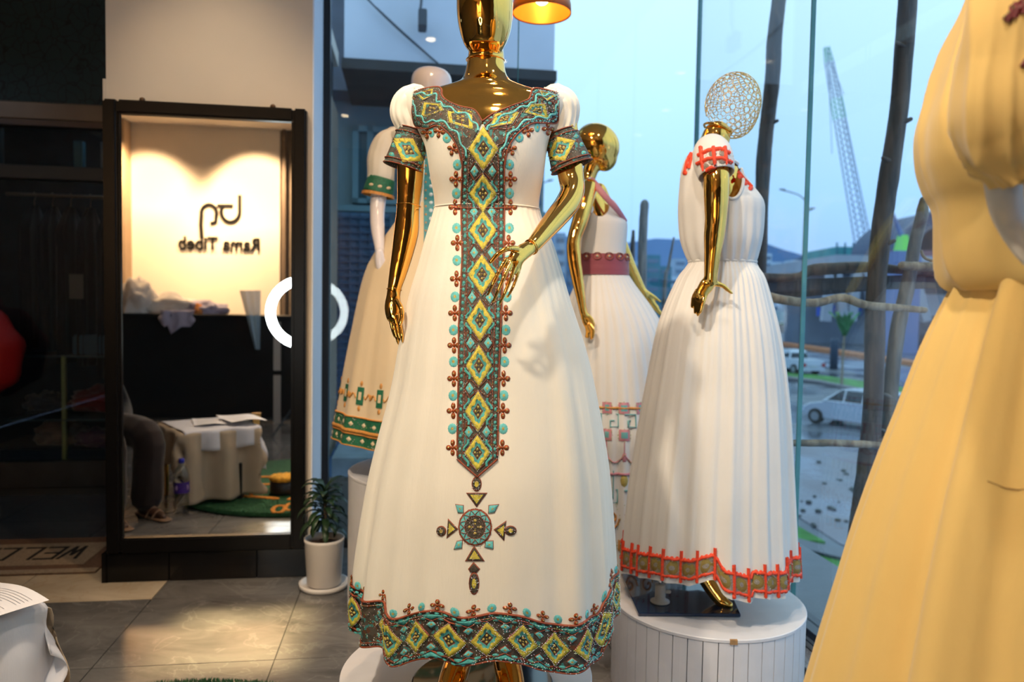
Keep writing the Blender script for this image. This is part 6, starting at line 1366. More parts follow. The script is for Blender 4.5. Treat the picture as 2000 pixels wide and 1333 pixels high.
# papers
pap = mat('white_paper', (.78, .76, .78), .7)
def sheet(label, c, rotz, w, l, curl, ztop):
    t = thing('paper_sheet', label, 'paper', c); bm = bmesh.new(); n = 14; g_ = []; cr_, sr_ = math.cos(rotz), math.sin(rotz)
    def zf(x, y): return ztop + curl * (max(0, x / w + .1) ** 2) * -.06 + .006 * math.sin(x * 18 + y * 9)
    for j in range(n + 1):
        row = []
        for i in range(n + 1):
            x = -w / 2 + w * i / n; y = -l / 2 + l * j / n; row.append(bm.verts.new(c + Vector((x * cr_ - y * sr_, x * sr_ + y * cr_, zf(x, y) - c.z))))
        g_.append(row)
    for a, b in zip(g_, g_[1:]):
        for i in range(n): bm.faces.new((a[i], b[i], b[i + 1], a[i + 1]))
    obj('sheet', bm, pap, t, True)
    bm = bmesh.new()
    for k in range(26):
        if k % 7 == 6: continue
        y = l / 2 - .03 - k * (l - .05) / 27; x0 = -w / 2 + .02; x1 = w / 2 - .02 - (0.05 * random.random() if k % 7 == 5 else 0); pr = None
        for i in range(13):
            x = x0 + (x1 - x0) * i / 12; row = []
            for yy in (y - .0006, y + .0006): row.append(bm.verts.new(c + Vector((x * cr_ - yy * sr_, x * sr_ + yy * cr_, zf(x, yy) - c.z + .0008))))
            if pr: bm.faces.new((pr[0], row[0], row[1], pr[1]))
            pr = row
    obj('printed_line', bm, mat('grey_print_ink', (.22, .21, .24), .8), t)
sheet('printed white paper sheet curling over the corner of the cloth-covered table', Vector((-1.315, 1.735, TZ + .03)), math.radians(-24), .22, .31, .5, TZ + .045)
sheet('second printed sheet lying beneath the curled one on the low table', Vector((-1.50, 1.72, TZ + .02)), math.radians(-10), .21, .297, .3, TZ + .022)
# gold trimmed case below the cloth edge
q = G(12, 1312, .25); bx = thing('display_case', 'black case with gold clasp half under the white cloth, lower left corner', 'case', (q.x, q.y - .06, 0))
b = rbox(-.13, .11, -.10, .05, 0.001, .245); bmesh.ops.translate(b, verts=b.verts[:], vec=Vector((q.x - .06, q.y - .08, 0))); obj('body', bevel(b, .004, 2), blk, bx)
for z in (.235, .12): b = rbox(-.135, .115, -.105, -.098, z, z + .012); bmesh.ops.translate(b, verts=b.verts[:], vec=Vector((q.x - .06, q.y - .08, 0))); obj('gold_strip', b, gm, bx)
b = rbox(.111, .122, -.09, -.06, .15, .24); bmesh.ops.translate(b, verts=b.verts[:], vec=Vector((q.x - .06, q.y - .08, 0))); obj('clasp', bevel(b, .003, 2), gm, bx)
# stanchion-like gold post behind the table
p = VMF(501, 950); gp = thing('gold_post', 'square gold post standing behind the draped table in the mirror', 'post', p)
bm = bmesh.new(); box8(bm, [p + Vector((dx * .02, dy * .02, z)) for z in (0, .47) for dx, dy in ((-1, -1), (1, -1), (1, 1), (-1, 1))]); obj('shaft', bm, gm, gp); bm = bmesh.new(); box8(bm, [p + Vector((dx * .028, dy * .028, z)) for z in (.47, .5) for dx, dy in ((-1, -1), (1, -1), (1, 1), (-1, 1))]); obj('cap', bm, gm, gp)
# bottle
bp = VMF(355, 1003); bo = thing('water_bottle', 'clear plastic water bottle with blue cap and purple label, seen in the mirror', 'bottle', bp)
pl_ = glass_mat('clear_bottle_plastic', (.86, .88, .88), 2.2)
bm = bmesh.new(); lathe(bp, [(.030, 0), (.040, .004), (.043, .015), (.040, .05), (.042, .10), (.042, .19), (.044, .20), (.040, .235), (.028, .27), (.0135, .29), (.013, .305)], 32, bm); obj('bottle_body', bm, pl_, bo, True)
bm = bmesh.new(); lathe(bp, [(.0435, .125), (.0435, .19)], 32, bm, cap=False); obj('label', bm, mat('purple_label', (.05, .015, .22), .4, var=.2, vs=40), bo, True)
bm = bmesh.new(); lathe(bp, [(.016, .300), (.016, .322), (.014, .325)], 24, bm); obj('cap', bm, mat('blue_cap', (.02, .03, .5), .4), bo, True)
bm = bmesh.new()
for s_ in (-.5, .9): ellipsoid(bm, bp + Vector((.042 * math.sin(s_), .042 * math.cos(s_), .158)), (.010, .004, .018), None, 12, 8)
obj('label_mark', bm, mat('pale_label_mark', (.4, .25, .5), .5), bo, True)
# rug
rgc = R(-.70, 1.66, 0); rug = thing('round_rug', 'round dark green rug with orange characters in front of the mirror', 'rug', rgc)
rm = mat('dark_green_pile', (.018, .085, .03), .95, var=.35, vs=40, bump=1.0, bs=260)
bm = bmesh.new(); lathe(rgc, [(.80, .001), (.815, .008), (.80, .017), (.0, .018)], 96, bm, cap=False); o = obj('pile', bm, rm, rug, True)
V, Fc, MI = [], [], []
for k in range(5200):
    a = random.uniform(math.pi * .2, math.pi * .8) + A8; r_ = .8 + random.uniform(-.02, .022) if k % 2 else math.sqrt(random.random()) * .8; c = rgc + Vector((r_ * math.cos(a), r_ * math.sin(a), .014)); i = len(V); dx = random.uniform(-.004, .004); V += [(c.x - .002, c.y, c.z), (c.x + .002, c.y, c.z), (c.x + dx, c.y + dx, c.z + .012)]; Fc.append((i, i + 1, i + 2))
me = bpy.data.meshes.new('tuft'); me.from_pydata(V, [], Fc); me.update(); obj('tuft', me, rm, rug)['kind'] = 'stuff'
om = mat('orange_rug_wool', (.62, .22, .02), .95, var=.2, vs=60, bump=1, bs=300)
def rstroke(pts, w=.02, name='character'):
    bm = bmesh.new(); ps = [VMF(x, y, .018) - UY * .16 for x, y in pts]; tube([p + Vector((0, 0, .0)) for p in ps], w, bm, 8, 4, True, 0, .35, Vector((0, 0, 1))); obj(name, bm, om, rug, True)
rstroke([(438, 981), (480, 984), (530, 988)], .022); rstroke([(440, 964), (465, 958), (495, 962), (506, 968), (498, 974), (480, 972)], .022); rstroke([(486, 944), (515, 943), (533, 949), (524, 957), (495, 959)], .02)
rstroke([(523, 1010), (530, 1004), (545, 1003), (548, 1008), (540, 1016), (526, 1017), (523, 1010)], .014); rstroke([(548, 1006), (556, 999), (568, 999), (572, 1004), (566, 1010), (552, 1012), (548, 1006)], .014); rstroke([(556, 990), (566, 984), (580, 983)], .014); rstroke([(566, 995), (576, 990), (588, 989)], .014)
# small stool with knitted yellow top
p = VMF(555, 963, .018); st = thing('knitted_stool', 'tiny black drum stool with a knitted orange-yellow top on the rug', 'stool', (p.x, p.y, .018))
bm = bmesh.new(); lathe((p.x, p.y, .018), [(.085, 0), (.09, .01), (.088, .085)], 40, bm); obj('drum', bm, blk, st, True)
bm = bmesh.new(); lathe((p.x, p.y, .100), [(.08, 0), (.092, .012), (.085, .03), (.05, .036), (.0, .030)], 40, bm, cap=False)
for v in bm.verts: v.co += Vector((0, 0, .004 * math.sin(math.atan2(v.co.y - p.y, v.co.x - p.x) * 12)))
obj('knitted_top', bm, mat('orange_yellow_knit', (.70, .34, .03), .9, var=.4, vs=50, bump=1, bs=300), st, True)
# seated person (seen only as a dark reflection)
pz = VMF(262, 1015); pc = Vector((pz.x - .12, pz.y + .05, 0)); pc = R(-1.73, 2.30, 0)
pn = thing('person', 'dark-haired person in brown clothes and sandals sitting at the left edge of the mirror', 'person', pc)
skin = mat('brown_skin', (.07, .03, .018), .5, sub=.1, var=.1); cl = fabric_mat('brown_clothes', (.022, .012, .010), 0.0); cl2 = fabric_mat('black_clothes', (.006, .0055, .006), 0.0)
fx = (UX * .75 + UY * .66).normalized(); sx_ = fx.cross(Vector((0, 0, 1))).normalized(); up = Vector((0, 0, 1)); base = pc - fx * .30
bm = bmesh.new()
tube([base + up * .80, base + up * .88 + fx * .0, base + up * .98], [.05, .048, .05], bm, 16, 3)
ellipsoid(bm, base + up * 1.09 + fx * .03, (.075, .088, .112)); ellipsoid(bm, base + up * 1.08 + fx * .125, (.014, .012, .022)); ellipsoid(bm, base + up * 1.03 + fx * .10, (.02, .028, .01))
for s in (-1, 1):
    ellipsoid(bm, base + up * 1.09 + sx_ * s * .085 + fx * .02, (.012, .016, .028))
    h = base + fx * .34 + sx_ * s * .10 + up * .52
    tube([base + up * .84 + sx_ * s * .17, base + up * .60 + sx_ * s * .22 + fx * .06, h], [.04, .034, .026], bm, 12, 5)
    tube([h, h + fx * .05 - sx_ * s * .01], [.03, .034], bm, 12, 3, True, 0, .5, up)
    for k in range(4): o_ = sx_ * ((k - 1.5) * .016); tube([h + fx * .06 + o_, h + fx * .10 + o_ + up * .004, h + fx * .13 + o_ * 1.1 - up * .012], [.0095, .0085, .007], bm, 8, 3)
    tube([h + fx * .02 - sx_ * s * .03, h + fx * .06 - sx_ * s * .05, h + fx * .085 - sx_ * s * .045], [.011, .01, .008], bm, 8, 3)
    f_ = base + fx * .56 + sx_ * s * .11
    tube([base + fx * .05 + sx_ * s * .1 + up * .46, base + fx * .48 + sx_ * s * .11 + up * .47, f_ - fx * .04 + up * .26, f_ - fx * .05 + up * .07], [.085, .065, .05, .035], bm, 14, 5); tube([f_ - fx * .07 + up * .035, f_ + fx * .05 + up * .03, f_ + fx * .13 + up * .018], [.032, .03, .02], bm, 12, 4)
remeshed('body', bm, skin, pn, .007, 3)
bm = bmesh.new(); ellipsoid(bm, base + up * 1.12 - fx * .015, (.10, .115, .125)); tube([base + up * 1.1 - fx * .06, base + up * .9 - fx * .09, base + up * .78 - fx * .09], [.09, .08, .05], bm, 16, 4)
for s in (-1, 1): tube([base + up * 1.14 + sx_ * s * .08, base + up * 1.0 + sx_ * s * .10, base + up * .86 + sx_ * s * .09], [.04, .04, .02], bm, 12, 4)
remeshed('hair', bm, mat('black_hair', (.01, .008, .008), .5, bump=1, bs=120), pn, .01, 2)
bm = bmesh.new(); tube([base + up * .40, base + up * .6, base + up * .80, base + up * .86], [.17, .15, .17, .10], bm, 20, 4, True, 0, .72, fx)
for s in (-1, 1): tube([base + up * .82 + sx_ * s * .15, base + up * .60 + sx_ * s * .225 + fx * .06, base + fx * .28 + sx_ * s * .12 + up * .525], [.062, .052, .045], bm, 12, 5)
remeshed('top', bm, cl2, pn, .01, 3)
bm = bmesh.new()
for s in (-1, 1): tube([base + up * .46 + sx_ * s * .08, base + fx * .50 + sx_ * s * .11 + up * .475, base + fx * .54 + sx_ * s * .11 + up * .28, base + fx * .53 + sx_ * s * .11 + up * .12], [.12, .09, .085, .09], bm, 18, 5, fold=lambda a, f: .04 * math.cos(6 * a + 5 * f))
remeshed('trousers', bm, cl, pn, .01, 3)
for s in (-1, 1):
    f_ = base + fx * .56 + sx_ * s * .11; bm = bmesh.new(); tube([f_ - fx * .09 + up * .008, f_ + fx * .03 + up * .008, f_ + fx * .15 + up * .008], [.036, .042, .036], bm, 14, 4, True, 0, .22, up)
    for k in (0, 1): tube([f_ + fx * (.02 + .06 * k) + sx_ * .04 + up * .012, f_ + fx * (.04 + .05 * k) + up * .066 - up * .012 * k, f_ + fx * (.02 + .06 * k) - sx_ * .04 + up * .012], .006, bm, 8, 4)
    obj('sandal', bm, mat('tan_sandal', (.25, .15, .09), .5), pn, True)
sc_ = thing('stool', 'dark padded stool under the seated person by the mirror', 'stool', base); 
bm = bmesh.new(); lathe(base, [(.2, .36), (.205, .39), (.18, .405)], 32, bm); obj('seat', bm, blk, sc_, True)
for k in range(4): a = k * math.pi / 2 + .5; bm = bmesh.new(); tube([base + Vector((.19 * math.cos(a), .19 * math.sin(a), 0)), base + Vector((.14 * math.cos(a), .14 * math.sin(a), .37))], .014, bm, 8); obj('leg', bm, blk, sc_, True)

# ================================================================== OUTSIDE
GZ = -3.2
asph = wet_mat('wet_asphalt', (0.045, 0.055, 0.075), (0.10, 0.12, 0.155), 0.22, 0.12, 0.5)
pave = wet_mat('wet_pale_pavement', (0.10, 0.10, 0.14), (0.19, 0.175, 0.21), 0.35, 0.15, 0.6)
grass = mat('wet_grass', (0.045, 0.20, 0.03), 0.8, var=0.5, vs=1.5, bump=0.6, bs=30)
earth = mat('red_earth', (0.17, 0.11, 0.12), 0.9, var=0.3, vs=0.4)
struct('ground', wbox(-300, 500, 5.0, 900, GZ - 0.5, GZ), asph)
def gstrip(name, pts, m, h=0.03, depth=None, kind=True):
    b = bmesh.new(); ps = [G(x, y, GZ + h) for x, y in pts]; poly_prism(b, ps, Vector((0, 0, -h - 0.05)))
    bmesh.ops.recalc_face_normals(b, faces=b.faces[:]); o = obj(name, b, m)
    if kind: o['kind'] = 'structure'
    return o
gstrip('pavement', [(1480, 960), (1560, 1010), (1640, 1062), (1800, 1120), (1800, 900), (1700, 880), (1480, 850)], pave, 0.02)
gstrip('lawn_kerb', [(1480, 1046), (1560, 1052), (1690, 1085), (1690, 1100), (1560, 1070), (1480, 1062)], mat('dark_wet_kerb', (0.03, 0.04, 0.06), 0.3, var=0.2), 0.12)
gstrip('lawn_near', [(1480, 1062), (1560, 1072), (1660, 1090), (1650, 1118), (1480, 1116)], grass, 0.06)
gstrip('lawn_wedge', [(1500, 1008), (1548, 1022), (1612, 1058), (1500, 1052)], grass, 0.05)
gstrip('road_edge', [(1480, 1117), (1680, 1119), (1700, 1200), (1480, 1200)], asph, 0.025)
gstrip('median_lawn', [(1480, 728), (1600, 742), (1730, 768), (1880, 806), (1880, 782), (1730, 750), (1600, 733), (1480, 722)], grass, 0.10)
gstrip('median_kerb', [(1480, 731), (1600, 746), (1730, 772), (1880, 811), (1880, 806), (1730, 768), (1600, 742), (1480, 728)], mat('grey_kerb_stone', (0.10, 0.10, 0.12), 0.5, var=0.2), 0.16)
gstrip('road_line', [(1480, 664), (1620, 684), (1880, 722), (1880, 717), (1620, 680), (1480, 661)], mat('orange_barrier_line', (0.42, 0.15, 0.05), 0.6, var=0.2), 0.35)
gstrip('wet_carriageway', [(1480, 700), (1600, 715), (1880, 770), (1880, 735), (1600, 690), (1480, 678)], wet_mat('blue_wet_road', (0.14, 0.18, 0.27), (0.20, 0.25, 0.36), 0.2, 0.1, 0.4), 0.01)
# embankment
bm = bmesh.new(); poly_prism(bm, [G(1700, 655, GZ), G(1900, 690, GZ), G(2000, 640, GZ) + Vector((10, 30, 0)), G(1690, 632, GZ) + Vector((0, 10, 0))], Vector((0, 0, 1.6))); struct('embankment', bm, earth)
bm = bmesh.new(); a = G(1490, 645, GZ); c = G(1720, 668, GZ); bar(a + Vector((0, 0, 0.6)), c + Vector((0, 0, 0.6)), 1.0, 2.0, bm); struct('retaining_wall', bm, mat('dark_retaining_wall', (0.06, 0.055, 0.08), 0.7, var=0.3, vs=0.3))
bm = bmesh.new(); a = G(1480, 636, GZ); c = G(1600, 640, GZ); bar(a + Vector((0, 0, .5)), c + Vector((0, 0, .5)), 2, 0.6, bm); struct('verge', bm, grass)
bm = bmesh.new(); bar(G(1480, 628, GZ) + Vector((0, 0, 2)), G(1610, 626, GZ) + Vector((0, 0, 2)), 3, 5, bm); struct('boundary_wall', bm, mat('pale_teal_wall', (0.25, 0.38, 0.45), 0.7, var=0.1, vs=0.2))
# pebbles and litter on the pavement
rr = random.Random(3)
for k in range(26):
    p = G(rr.uniform(1560, 1690), rr.uniform(900, 1030), GZ + 0.02); bm = bmesh.new(); bmesh.ops.create_icosphere(bm, subdivisions=1, radius=1)
    s = rr.uniform(0.03, 0.09)
    for v in bm.verts: v.co = p + Vector((v.co.x * s, v.co.y * s, v.co.z * s * 0.5 + s * 0.3)) * 1.0
    tag(obj('stone', bm, mat('dark_stone', (0.04, 0.05, 0.05), 0.5, var=0.3)), 'small dark stone scattered on the wet pavement outside', 'stone', 'stones on the wet pavement')
# hills
def hill(name, pts, Y, m, base=560):
    bm = bmesh.new(); f = [P(x, y, Y) for x, y in pts]; b0 = [P(x, 640, Y) for x, y in pts]
    for i in range(len(pts) - 1):
        a, c = f[i], f[i + 1]; d, e2 = b0[i], b0[i + 1]
        back = Vector((0, 60, -20)); vs = [bm.verts.new(x) for x in (d, e2, c, a, a + back, c + back)]
        bm.faces.new(vs[:4]); bm.faces.new((vs[3], vs[2], vs[5], vs[4]))
    struct(name, bm, m)
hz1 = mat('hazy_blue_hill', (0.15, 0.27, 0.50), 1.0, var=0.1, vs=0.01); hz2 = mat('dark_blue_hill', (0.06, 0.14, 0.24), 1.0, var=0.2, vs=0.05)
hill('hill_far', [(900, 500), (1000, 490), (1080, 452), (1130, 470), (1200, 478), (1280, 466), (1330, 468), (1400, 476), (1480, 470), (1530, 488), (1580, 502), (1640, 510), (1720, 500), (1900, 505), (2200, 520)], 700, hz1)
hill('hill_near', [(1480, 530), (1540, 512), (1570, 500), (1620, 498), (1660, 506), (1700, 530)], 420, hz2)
# city
rr = random.Random(11)
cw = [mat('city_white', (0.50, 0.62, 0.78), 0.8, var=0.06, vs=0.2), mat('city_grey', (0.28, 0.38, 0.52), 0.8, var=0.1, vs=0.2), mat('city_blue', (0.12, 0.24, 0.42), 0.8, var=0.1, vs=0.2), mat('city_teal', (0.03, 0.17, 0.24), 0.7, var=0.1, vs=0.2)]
cwin = mat('city_window', (0.10, 0.16, 0.26), 0.4)
CITY = [(1085, 1105, 455, 560, 1), (1062, 1084, 478, 560, 1), (1106, 1124, 500, 560, 2), (1232, 1262, 510, 600, 1), (1262, 1290, 498, 575, 3), (1290, 1312, 520, 580, 3), (1300, 1330, 540, 600, 0), (1215, 1245, 540, 600, 2), (1318, 1340, 505, 560, 1), (1336, 1350, 528, 580, 0),
        (1490, 1508, 495, 560, 0), (1508, 1528, 512, 560, 0), (1528, 1545, 520, 560, 1), (1546, 1560, 508, 556, 0), (1560, 1580, 518, 556, 0), (1580, 1600, 512, 556, 0), (1600, 1625, 522, 560, 0), (1545, 1556, 505, 560, 2)]
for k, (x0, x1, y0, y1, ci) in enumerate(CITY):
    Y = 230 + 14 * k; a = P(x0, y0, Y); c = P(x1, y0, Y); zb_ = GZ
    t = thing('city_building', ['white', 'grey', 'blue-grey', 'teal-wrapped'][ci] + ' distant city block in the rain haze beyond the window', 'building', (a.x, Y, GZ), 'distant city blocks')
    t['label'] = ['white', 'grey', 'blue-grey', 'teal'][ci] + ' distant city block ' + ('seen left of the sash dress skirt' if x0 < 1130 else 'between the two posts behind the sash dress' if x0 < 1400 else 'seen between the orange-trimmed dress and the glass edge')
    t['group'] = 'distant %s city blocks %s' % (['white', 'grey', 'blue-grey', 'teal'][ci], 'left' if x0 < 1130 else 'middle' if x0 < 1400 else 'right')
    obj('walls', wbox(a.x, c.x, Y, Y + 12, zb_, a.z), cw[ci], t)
    nf = max(3, int((a.z - zb_) / 4)); w = c.x - a.x
    for j in range(min(nf, 7)):
        z = a.z - 2.2 - j * 3.6
        if z < zb_: break
        obj('window_band', wbox(a.x + w * 0.12, c.x - w * 0.12, Y - 0.12, Y + 0.1, z - 0.8, z + 0.6), cwin, t)
# teal wrapped block
t = thing('wrapped_building', 'teal mesh-wrapped building under construction at the foot of the crane', 'building', (P(1665, 560, 150).x, 150, GZ))
a = P(1634, 482, 150); c = P(1698, 482, 150); obj('netting', wbox(a.x, c.x, 150, 165, P(1660, 506, 150).z, a.z), mat('teal_netting', (0.05, 0.30, 0.34), 0.7, var=0.15, vs=0.3), t)
obj('base', wbox(a.x, c.x, 150.5, 164, GZ, P(1660, 506, 150).z), cw[1], t)
for i in range(5): obj('scaffold_post', wbox(a.x + (c.x - a.x) * i / 4 - 0.12, a.x + (c.x - a.x) * i / 4 + 0.12, 149.7, 150.0, P(1660, 506, 150).z, a.z + 0.8), cw[3], t)
# lattice crane
cm = mat('crane_grey', (0.14, 0.20, 0.42), 0.6); cg = mat('crane_green', (0.04, 0.42, 0.28), 0.6)
t = thing('lattice_crane', 'tall blue-grey lattice crane boom with green tip rising over the city', 'crane', (P(1680, 560, 140).x, 140, GZ))
A = P(1690, 500, 140); B = P(1614, 92, 140)
def boom(f0, f1, m, w0, w1, name, n):
    bm = bmesh.new(); d = (B - A).normalized(); s = d.cross(Vector((0, 1, 0))).normalized(); q = Vector((0, 1, 0)); L_ = (B - A).length; pr = None
    for i in range(n + 1):
        f = f0 + (f1 - f0) * i / n; w = w0 + (w1 - w0) * i / n; c = A + d * L_ * f; cur = [c + s * w * a + q * w * b for a, b in ((-1, -1), (1, -1), (1, 1), (-1, 1))]
        if pr:
            for k in range(4):
                bar(pr[k], cur[k], 0.12, 0.12, bm); bar(pr[k], cur[(k + 1) % 4], 0.07, 0.07, bm)
        pr = cur
    obj(name, bm, m, t)
boom(-0.12, 0.66, cm, 1.15, 0.75, 'lower_boom', 26); boom(0.66, 0.76, cg, 0.8, 0.75, 'green_joint', 4); boom(0.76, 0.93, cm, 0.7, 0.55, 'upper_boom', 8); boom(0.93, 1.0, cg, 0.55, 0.35, 'boom_tip', 3)
for a, c in (((1617, 98), (1625, 300)), ((1642, 185), (1700, 500)), ((1622, 120), (1648, 185))):
    bm = bmesh.new(); tube([P(a[0], a[1], 140), P(c[0], c[1], 140)], 0.05, bm, 6); obj('cable', bm, cm, t)
obj('crawler_base', wbox(A.x - 3, A.x + 5, 137, 143, GZ, P(1690, 540, 140).z), cm, t)
# small mobile crane, bright green
t = thing('mobile_crane', 'small crane with bright green cab beside the domed building', 'crane', (P(1760, 500, 84).x, 84, GZ))
bm = bmesh.new(); tube([P(1765, 470, 84), P(1738, 406, 84)], [0.3, 0.18], bm, 8); obj('arm', bm, cm, t)
bm = bmesh.new(); a = P(1753, 492, 84); c = P(1769, 492, 84); tp = P(1763, 460, 84)
box8(bm, [(a.x, 83, a.z), (c.x, 83, a.z), (c.x, 85, a.z), (a.x, 85, a.z), (tp.x - 0.3, 83.4, tp.z), (tp.x + 0.3, 83.4, tp.z), (tp.x + 0.3, 84.6, tp.z), (tp.x - 0.3, 84.6, tp.z)]); obj('cab', bm, mat('lime_green_paint', (0.22, 0.75, 0.10), 0.5), t)
obj('carrier', wbox(a.x - 1, c.x + 1, 82.5, 85.5, GZ, a.z), cm, t)
# stadium-like concrete building with V columns
cc = mat('pale_concrete', (0.34, 0.38, 0.47), 0.7, var=0.1, vs=0.3); cd_ = mat('dark_dome_cladding', (0.07, 0.09, 0.16), 0.7, var=0.2)  # pale concrete, and the dark colour of the dome shell
t = thing('concrete_hall', 'pale concrete hall on slanted columns with a domed truss roof across the road', 'building', (P(1760, 600, 95).x, 95, GZ))
a = P(1620, 500, 95); c = P(2050, 492, 95); zt = a.z; zl = P(1700, 528, 95).z
obj('deck', wbox(a.x, c.x, 93, 125, zl, zt), cc, t)
obj('roof_fence', wbox(P(1690, 492, 95).x, c.x, 93, 93.2, zt, zt + 0.7), mat('faint_red_fence', (0.22, 0.10, 0.14), 0.7), t)
obj('inner_wall', wbox(a.x - 2, c.x, 104, 104.5, GZ, zl), mat('hall_back_wall', (0.22, 0.27, 0.36), 0.7, var=0.2, vs=0.2), t)
for x, lean in ((1618, 6), (1640, -8), (1668, 6), (1700, -8), (1745, 10), (1795, -14), (1865, 16), (1920, -12)):
    bm = bmesh.new(); bar(P(x + lean, 526, 93.5), P(x - lean, 628, 93.5), 1.1, 0.9, bm); obj('column', bm, cc, t)
for x0, x1, y0, y1, m_ in ((1598, 1616, 600, 618, 1), (1624, 1634, 596, 618, 1), (1652, 1665, 592, 616, 0), (1664, 1680, 600, 616, 1), (1722, 1742, 560, 612, 2), (1800, 1845, 575, 618, 0), (1848, 1870, 580, 618, 0)):
    p, q = P(x0, y0, 100), P(x1, y1, 100); obj('container', wbox(p.x, q.x, 99.5, 100.5, q.z, p.z), [mat('pale_panel_box', (0.55, 0.65, 0.78), 0.6), mat('blue_panel_box', (0.03, 0.10, 0.55), 0.5), mat('sky_panel_box', (0.25, 0.38, 0.68), 0.6)][m_], t)
# dome: ribs and cladding
dc = P(1900, 492, 105); dr_ = P(2050, 492, 105).x - dc.x
bm = bmesh.new(); n = 24; rows = []
for j in range(2):
    rows.append([bm.verts.new((dc.x + dr_ * 1.0 * math.cos(math.pi * i / n), 105 + j * 14, dc.z + dr_ * 0.60 * math.sin(math.pi * i / n))) for i in range(n + 1)])
for i in range(n): bm.faces.new((rows[0][i], rows[0][i + 1], rows[1][i + 1], rows[1][i]))
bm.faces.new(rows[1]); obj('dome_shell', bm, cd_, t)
for k in range(7):
    f = 1.0 - k * 0.04; bm = bmesh.new(); tube([Vector((dc.x + dr_ * f * math.cos(math.pi * i / n), 104.6 + k * 0.05, dc.z + dr_ * 0.60 * f * math.sin(math.pi * i / n))) for i in range(n + 1)], 0.16 if k else 0.35, bm, 6); obj('roof_arch', bm, mat('grey_truss', (0.17, 0.17, 0.22), 0.6, var=0.3), t)
for i in range(2, n - 1, 2):
    an = math.pi * i / n; bm = bmesh.new(); tube([Vector((dc.x + dr_ * math.cos(an), 104.5, dc.z + dr_ * 0.6 * math.sin(an))), Vector((dc.x + dr_ * 0.74 * math.cos(an + .06), 104.9, dc.z + dr_ * 0.6 * 0.74 * math.sin(an + .06)))], 0.14, bm, 6); obj('truss_web', bm, MATS['grey_truss'], t)
# street lamps
def street_lamp(label, px, ytop, ybase, left, right, w=0.09):
    b = G(px, ybase, GZ); Y = b.y; t = thing('street_lamp', label, 'street lamp', b)
    top = P(px, ytop, Y); bm = bmesh.new(); tube([b, Vector((b.x, Y, top.z))], [w * 1.3, w * 0.8], bm, 10); obj('pole', bm, dm, t, True)
    for (x, y, yj) in (left, right):
        if x is None: continue
        e_ = P(x, y, Y); j = P(px, yj, Y); j.x = b.x
        bm = bmesh.new(); tube([j, j.lerp(e_, 0.3) + Vector((0, 0, 0.25)), e_], 0.05, bm, 8, 5); obj('arm', bm, dm, t, True)
        bm = bmesh.new(); s = 1 if e_.x > j.x else -1; bar(e_ - Vector((s * 0.35, 0, 0)), e_ + Vector((s * 0.15, 0, 0.05)), 0.25, 0.1, bm); obj('lamp_head', bm, dm, t)
dm = mat('dark_blue_steel', (0.02, 0.045, 0.09), 0.5)
street_lamp('dark double-armed street lamp standing between the dress and the glass edge', 1562, 385, 700, (1526, 371, 392), (1588, 408, 425))
street_lamp('street lamp whose dark arm shows behind the gold elbow', 1050, 370, 690, (1077, 353, 366), (None, 0, 0))
